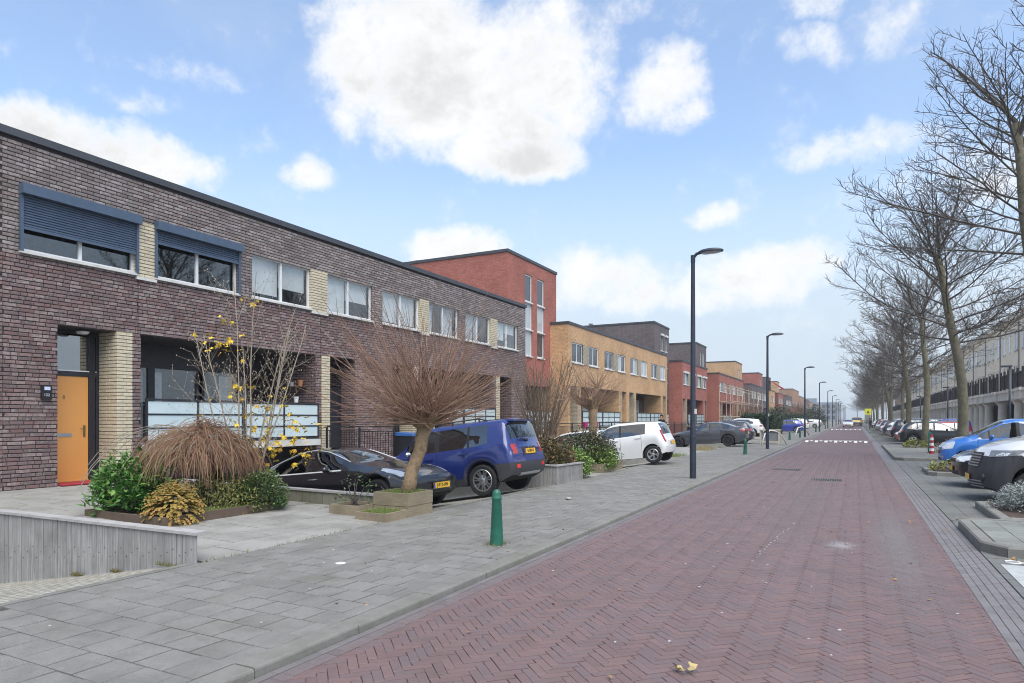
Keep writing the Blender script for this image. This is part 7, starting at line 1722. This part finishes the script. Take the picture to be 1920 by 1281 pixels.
pot('flower_pot', 'dark pot of reddish flowers behind the blue off-roader', 'flowerpot', -12.3, 18.6, .2, .22, 1.25, m_plastic)
shrub('small reddish flowers in the dark pot', -12.3, 18.6, 1.4, .25, .25, .25, mat('red_flower', [(.12, .12, .04), (.35, .1, .08), (.5, .18, .14)], .6, 'tint'), 260, .06, .04, 62, clumps=8)
shrub('small rose shoot with few leaves in front of the black saloon', -7.45, 8.62, .22, .30, .34, .55, m_box, 90, .06, .035, 63, clumps=7)
# ---- odds and ends further along: bent tube, boxed bench, scaffold, hoops
m_tube = mat('white_tube', [(.55, .55, .52), (.65, .65, .62)], .4, nscale=6)
b = MB(); b.tube([(-4.9, 41.5, SW), (-4.75, 41.8, .75), (-4.5, 42.3, .95), (-4.2, 42.9, .88), (-3.95, 43.5, .6), (-3.75, 44.0, SW)], .035, 8); tag(b.obj('bent_tube', m_tube, None, True), 'pale bent steel tube arching from the second lamp down to the kerb', 'barrier')
b = MB(); b.tube([(-4.9, 66, SW), (-4.7, 66.6, .8), (-4.4, 67.6, .9), (-4.1, 68.6, .6), (-3.9, 69.4, SW)], .05, 8); tag(b.obj('bent_tube', m_tube, None, True), 'farther pale bent tube beside the blue scooter', 'barrier')
t = thing('crate_bench', 'grey box in a pale timber frame standing on the pavement behind the second lamp', 'street box', (-4.75, 44.6, SW)); b = MB(); b.box(-.5, -.3, .2, .5, .3, .72); b.obj('grey_box', mat('box_grey', [(.16, .17, .18), (.22, .23, .24)], .8), t)
for sx in (-1, 1):
    for sy in (-1, 1): b = MB(); b.box(sx * .54 - .05, sy * .33 - .03, 0, sx * .54 + .05, sy * .33 + .03, .85); b.obj('leg', mat('pale_timber', [(.42, .37, .29), (.5, .45, .36)], .8), t)
b = MB(); b.box(-.62, -.40, .851, .62, .40, .91); b.box(-.489, -.37, .10, .489, -.33, .2); b.obj('top', mat('pale_timber', [(.42, .37, .29)]), t)
sc = thing('scaffold', 'scaffold of pale poles in front of the red brick houses', 'scaffold'); m_sp = mat('scaffold_pole', [(.42, .34, .24), (.52, .44, .34)], .7, nscale=5)
for y in (76, 80.5, 85, 90, 95, 100, 104):
    for x in (-13.4, -12.2): b = MB(); b.tube([(x, y, .1), (x, y, 5.4)], .05, 6); b.obj('upright', m_sp, sc)
for z in (1.9, 3.6, 5.2):
    for x in (-13.4, -12.2): b = MB(); b.tube([(x + .06, 75.5, z), (x + .06, 104.5, z)], .045, 6); b.obj('ledger', m_sp, sc)
for y in (80.5, 95): b = MB(); b.tube([(-12.12, y, .3), (-12.12, y + 4.5, 5.0)], .04, 6); b.obj('brace', m_sp, sc)
t = thing('crossing_sign', 'square yellow crossing sign on a pole over the right bays', 'road sign', (1.75, 113, 0)); b = MB(); b.tube([(0, 0, 0), (0, 0, 3.1)], .035, 8); b.obj('pole', m_wframe, t); b = MB(); b.box(-.45, -.03, 2.25, .45, 0, 3.15); b.obj('panel', mat('sign_yellow', [(.72, .75, .04)], .5), t)
b = MB(); b.add([(-.22, -.035, 2.45), (.22, -.035, 2.45), (0, -.035, 2.95)], [(0, 1, 2)]); b.obj('sign_symbol', mat('sign_dark', [(.10, .14, .05)], .6), t)
# ---- people
def person(label, x, y, z, rz, pose, cloth, skin=(.45, .27, .2), hair=(.015, .012, .01), H=1.72):
    t = thing('person', label, 'person', (x, y, z), rz); s = H / 1.72
    J = {'pel': (0, 0, .93), 'chest': (0, .02, 1.25), 'neck': (0, .03, 1.46), 'head': (0, .06, 1.57), 'head2': (0, .07, 1.66)}
    for sd, nm_ in ((-1, 'r'), (1, 'l')):
        st = pose * sd
        J['hip' + nm_] = (sd * .10, 0, .88); J['kn' + nm_] = (sd * .11, .20 * st + .04, .49); J['an' + nm_] = (sd * .11, .26 * st - .04, .09); J['to' + nm_] = (sd * .12, .26 * st + .13, .04)
        J['sh' + nm_] = (sd * .19, .02, 1.41); J['el' + nm_] = (sd * .25, -.12 * st - .02, 1.14); J['wr' + nm_] = (sd * .25, -.16 * st + .12, .92)
    E = [('pel', 'chest'), ('chest', 'neck'), ('neck', 'head'), ('head', 'head2')]
    for nm_ in 'rl': E += [('pel', 'hip' + nm_), ('hip' + nm_, 'kn' + nm_), ('kn' + nm_, 'an' + nm_), ('an' + nm_, 'to' + nm_), ('chest', 'sh' + nm_), ('sh' + nm_, 'el' + nm_), ('el' + nm_, 'wr' + nm_)]
    RAD = {'pel': .15, 'chest': .17, 'neck': .058, 'head': .088, 'head2': .08, 'hip': .10, 'kn': .062, 'an': .045, 'to': .035, 'sh': .075, 'el': .048, 'wr': .034}
    ks = list(J); me = bpy.data.meshes.new('body'); me.from_pydata([tuple(c * s for c in J[k]) for k in ks], [(ks.index(a), ks.index(c)) for a, c in E], []); o = bpy.data.objects.new('body', me); C.objects.link(o)
    md = o.modifiers.new('skin', 'SKIN'); o.modifiers.new('sub', 'SUBSURF').levels = 1
    for i, k in enumerate(ks): r_ = RAD.get(k, RAD.get(k[:-1], .05)) * s; me.skin_vertices[0].data[i].radius = (r_ * (1.15 if k in ('pel', 'chest') else 1), r_ * (.75 if k in ('pel', 'chest') else 1)); me.skin_vertices[0].data[i].use_root = (k == 'pel')
    dg = bpy.context.evaluated_depsgraph_get(); m2 = bpy.data.meshes.new_from_object(o.evaluated_get(dg)); bpy.data.objects.remove(o)
    sk = mat('skin_%.2f' % skin[0], [skin], .5); m2.materials.clear(); m2.materials.append(cloth); m2.materials.append(sk); m2.materials.append(mat('dark_trousers', [(.03, .035, .05)], .8))
    for p in m2.polygons: zc = p.center.z / s; p.material_index = 1 if zc > 1.44 else 2 if zc < .88 and abs(p.center.x) < .2 * s else 0; p.use_smooth = True
    ob = link('body', m2, t)
    b = MB(); b.ball((0, .035 * s, 1.635 * s), .128 * s, 12, (.95, 1.0, 1.08)); b.v = [(v[0], v[1] if v[2] > 1.66 * s else min(v[1], .055 * s), v[2]) for v in b.v]; b.obj('hair', mat('hair', [hair], .6), t, True)
    b = MB(); b.ball((0, .175 * s, 1.585 * s), .018 * s, 6, (.8, 1, 1.3)); 
    for sd in (-1, 1): b.ball((sd * .088 * s, .06 * s, 1.59 * s), .02 * s, 6, (.5, 1, 1.4))
    b.obj('face', sk, t, True); b = MB()
    for sd in (-1, 1): b.ball((sd * .034 * s, .148 * s, 1.615 * s), .009 * s, 6)
    b.obj('eyes', mat('eye_dark', [(.02, .015, .012)], .3), t, True)
    for sd, nm_ in ((-1, 'r'), (1, 'l')):
        w = Vector(J['wr' + nm_]) * s; b = MB(); b.ball(w + Vector((0, .01, -.05)) * s, .036 * s, 8, (.5, 1, 1.25))
        for f in range(4): b.tube([w + Vector((0, -.018 + .016 * f, -.08)) * s, w + Vector((-sd * .006, -.016 + .017 * f, -.115 - .006 * (f in (1, 2)))) * s, w + Vector((-sd * .02, -.010 + .016 * f, -.140 - .008 * (f in (1, 2)))) * s], .0085 * s, 5)
        b.tube([w + Vector((0, .03, -.03)) * s, w + Vector((-sd * .01, .055, -.07)) * s, w + Vector((-sd * .012, .058, -.095)) * s], .0095 * s, 5); b.obj('hand', sk, t, True)
    return t
person('person with dark hair walking along the railing behind the white city car', -11.4, 43.6, .17, R(170), .7, mat('black_coat', [(.012, .012, .014)], .8))
person('person in black standing at the parked cars by the yellow crossing sign', 2.0, 115, 0, R(20), .5, mat('black_jacket', [(.01, .01, .012)], .8))
person('person in a yellow vest walking beside the yellow van far down the road', 1.2, 152, 0, R(190), .8, mat('yellow_vest', [(.55, .35, .02)], .7))
# ================================================================ the vehicles in their places
def P_(n, c, metal=0.0, rough=.28): return paint('paint_' + n, c, rough, metal)
p_black, p_blue, p_white = P_('black', (.006, .007, .012)), P_('royal_blue', (.016, .032, .17), .1), P_('white', (.72, .73, .73))
p_grey, p_navy, p_sky = P_('graphite', (.065, .07, .082), .3), P_('navy', (.012, .016, .032)), P_('sky_blue', (.03, .19, .62))
p_silver, p_red, p_vanw, p_darkred, p_midblue = P_('silver', (.42, .43, .44), .5), P_('red', (.42, .02, .02)), P_('van_white', (.66, .68, .71)), P_('wine', (.14, .015, .02)), P_('mid_blue', (.03, .05, .32))
SL = math.atan((SW - .006 - RB) / (PX - FX))
def on_ramp(x): return SW - .006 + (RB - SW + .006) * (PX - x) / (PX - FX)
# noses up the ramp (+X) or down it (-X); the car's origin lies on the ground under its middle
make_car('saloon_ev', 'black electric saloon nosing up the sunken drive behind the pollard tree', p_black, (-9.32, 10.75, on_ramp(-9.32) + .09), R(-2), pitch=-SL * .80, rim_m=m_rimdark)
make_car('small_suv', 'royal blue small off-roader with its tail at the pavement', p_blue, (-8.42, 13.35, on_ramp(-8.42) + .08), R(180), pitch=SL * .78)
city = make_car('city_car', 'white city car with black and silver wheels, its tail at the pavement', p_white, (-7.35, 23.15, on_ramp(-7.35) + .10), R(180), pitch=SL * .62)
make_car('hatch', 'white car deeper down the next drive, mostly hidden behind the dark bush', p_white, (-10.3, 25.0, on_ramp(-10.3) + .2), R(180), pitch=SL * .8, style='cover')
make_car('saloon', 'graphite grey saloon parked across the left pavement edge by the second lamp', p_grey, (-7.75, 40.1, .0), R(180), pitch=R(3.2), rim_m=m_rimdark)
h_dark = make_car('hatch', 'dark hatchback half hidden behind the grey saloon', p_navy, (-7.8, 44.6, .05), R(180))
suvw = make_car('suv', 'white off-roader parked before the tall clipped hedge', p_white, (-9.3, 62.0, .05), R(180))
repaint_copy(h_dark, 'small blue car far left beside the bent tube', p_midblue, (-7.2, 82, .05), R(180))
repaint_copy(suvw, 'white car farther down the left side, past the fourth lamp', p_white, (-7.6, 97, .05), R(180))
repaint_copy(h_dark, 'white car behind the fifth lamp on the left', p_white, (-7.4, 124, .05), R(180))
repaint_copy(h_dark, 'silver car far down the left side before the evergreen', p_silver, (-7.2, 132, .05), R(180))
# right side, noses or tails at the road
make_car('van', 'white and grey van at the right border, its dark bumper towards the road', p_vanw, (4.58, 16.6, 0), R(180), cat='van', name='parked_van')
blk = make_car('hatch', 'black car squeezed between the van and the blue small car', p_black, (4.28, 19.75, 0), R(180))
mini = make_car('mini_mpv', 'sky blue small high car facing the road', p_sky, (4.22, 26.15, 0), R(180))
hb = repaint_copy(h_dark, 'black hatchback with white spoked wheels, tail to the road behind the tree trunks', p_black, (4.5, 47.9, 0), 0.0)
repaint_copy(h_dark, 'red hatchback right of the black one, its nose at the road', p_red, (4.45, 50.6, 0), R(180))
repaint_copy(mini, 'blue high car beyond the red one', p_midblue, (5.2, 53.2, 0), R(180))
dsuv = repaint_copy(suvw, 'dark blue off-roader with red tail lamps, tail to the road', p_navy, (4.45, 55.9, 0), 0.0)
names = [('h', p_black, 'black car nose to the road, just past the dark off-roader', 180), ('s', p_silver, 'silver off-roader nose to the road, second past the dark one', 180), ('h', p_white, 'white hatchback nose to the road, third past the dark off-roader', 180), ('m', p_silver, 'small silver high car, fourth past the dark off-roader', 180),
    ('h', p_grey, 'grey hatchback tail to the road, fifth past the dark off-roader', 0), ('s', p_white, 'white off-roader, sixth past the dark off-roader', 180), ('h', p_silver, 'silver hatchback, seventh past the dark off-roader', 180), ('h', p_white, 'white hatchback, eighth past the dark off-roader', 180), ('h', p_navy, 'navy hatchback, ninth past the dark off-roader', 0), ('s', p_silver, 'silver off-roader, tenth past the dark one', 180),
    ('m', p_white, 'small white high car, eleventh past the dark off-roader', 180), ('h', p_darkred, 'wine red hatchback, twelfth past the dark off-roader', 0), ('h', p_white, 'white hatchback, thirteenth past the dark off-roader', 180), ('s', p_black, 'black off-roader, fourteenth past the dark one', 0), ('h', p_silver, 'silver hatchback, fifteenth past the dark off-roader', 180), ('h', p_white, 'white hatchback, sixteenth past the dark off-roader', 180),
    ('s', p_grey, 'grey off-roader, seventeenth past the dark one', 180), ('h', p_white, 'white hatchback, eighteenth past the dark off-roader', 0), ('h', p_silver, 'silver hatchback, nineteenth past the dark off-roader', 180), ('h', p_black, 'black hatchback, twentieth past the dark off-roader', 180)]
y = 58.6
for i, (k, p, lb, a) in enumerate(names):
    if any(abs(y - q - 1.2) < 2.2 for q in (66, 88, 110, 132, 156)): y += 4.0
    repaint_copy({'h': h_dark, 's': suvw, 'm': mini}[k], lb, p, (4.45, y, 0), R(a), group='cars in the right bays'); y += 2.7 + .05 * (i % 3)
white_rd = repaint_copy(h_dark, 'white car driving towards the camera far down the road', p_white, (-1.15, 140, .01), R(-90))
white_rd.name = 'driving_car'
yv = make_car('van', 'yellow van driving towards the camera far down the road', P_('van_yellow', (.78, .52, .12)), (1.0 - .7, 158, .01), R(-90), cat='van', name='driving_van')
# ================================================================ air: a closed box of thin even haze round everything
b = MB(); b.box(-1300, -65, -2.6, 1300, 1500, 15.6); hz = b.obj('haze', [], kind='stuff')
hm = bpy.data.materials.new('haze_air'); hm.use_nodes = True; g = G(hm.node_tree); g.n.clear(); o_ = g.new('ShaderNodeOutputMaterial'); v_ = g.new('ShaderNodeVolumePrincipled')
v_.inputs['Color'].default_value = (.86, .90, .95, 1); v_.inputs['Density'].default_value = HAZE; v_.inputs['Anisotropy'].default_value = .2; g.l.new(v_.outputs[0], o_.inputs['Volume'])
hz.data.materials.clear(); hz.data.materials.append(hm); hz['label'] = 'thin pale haze lying over the whole street'
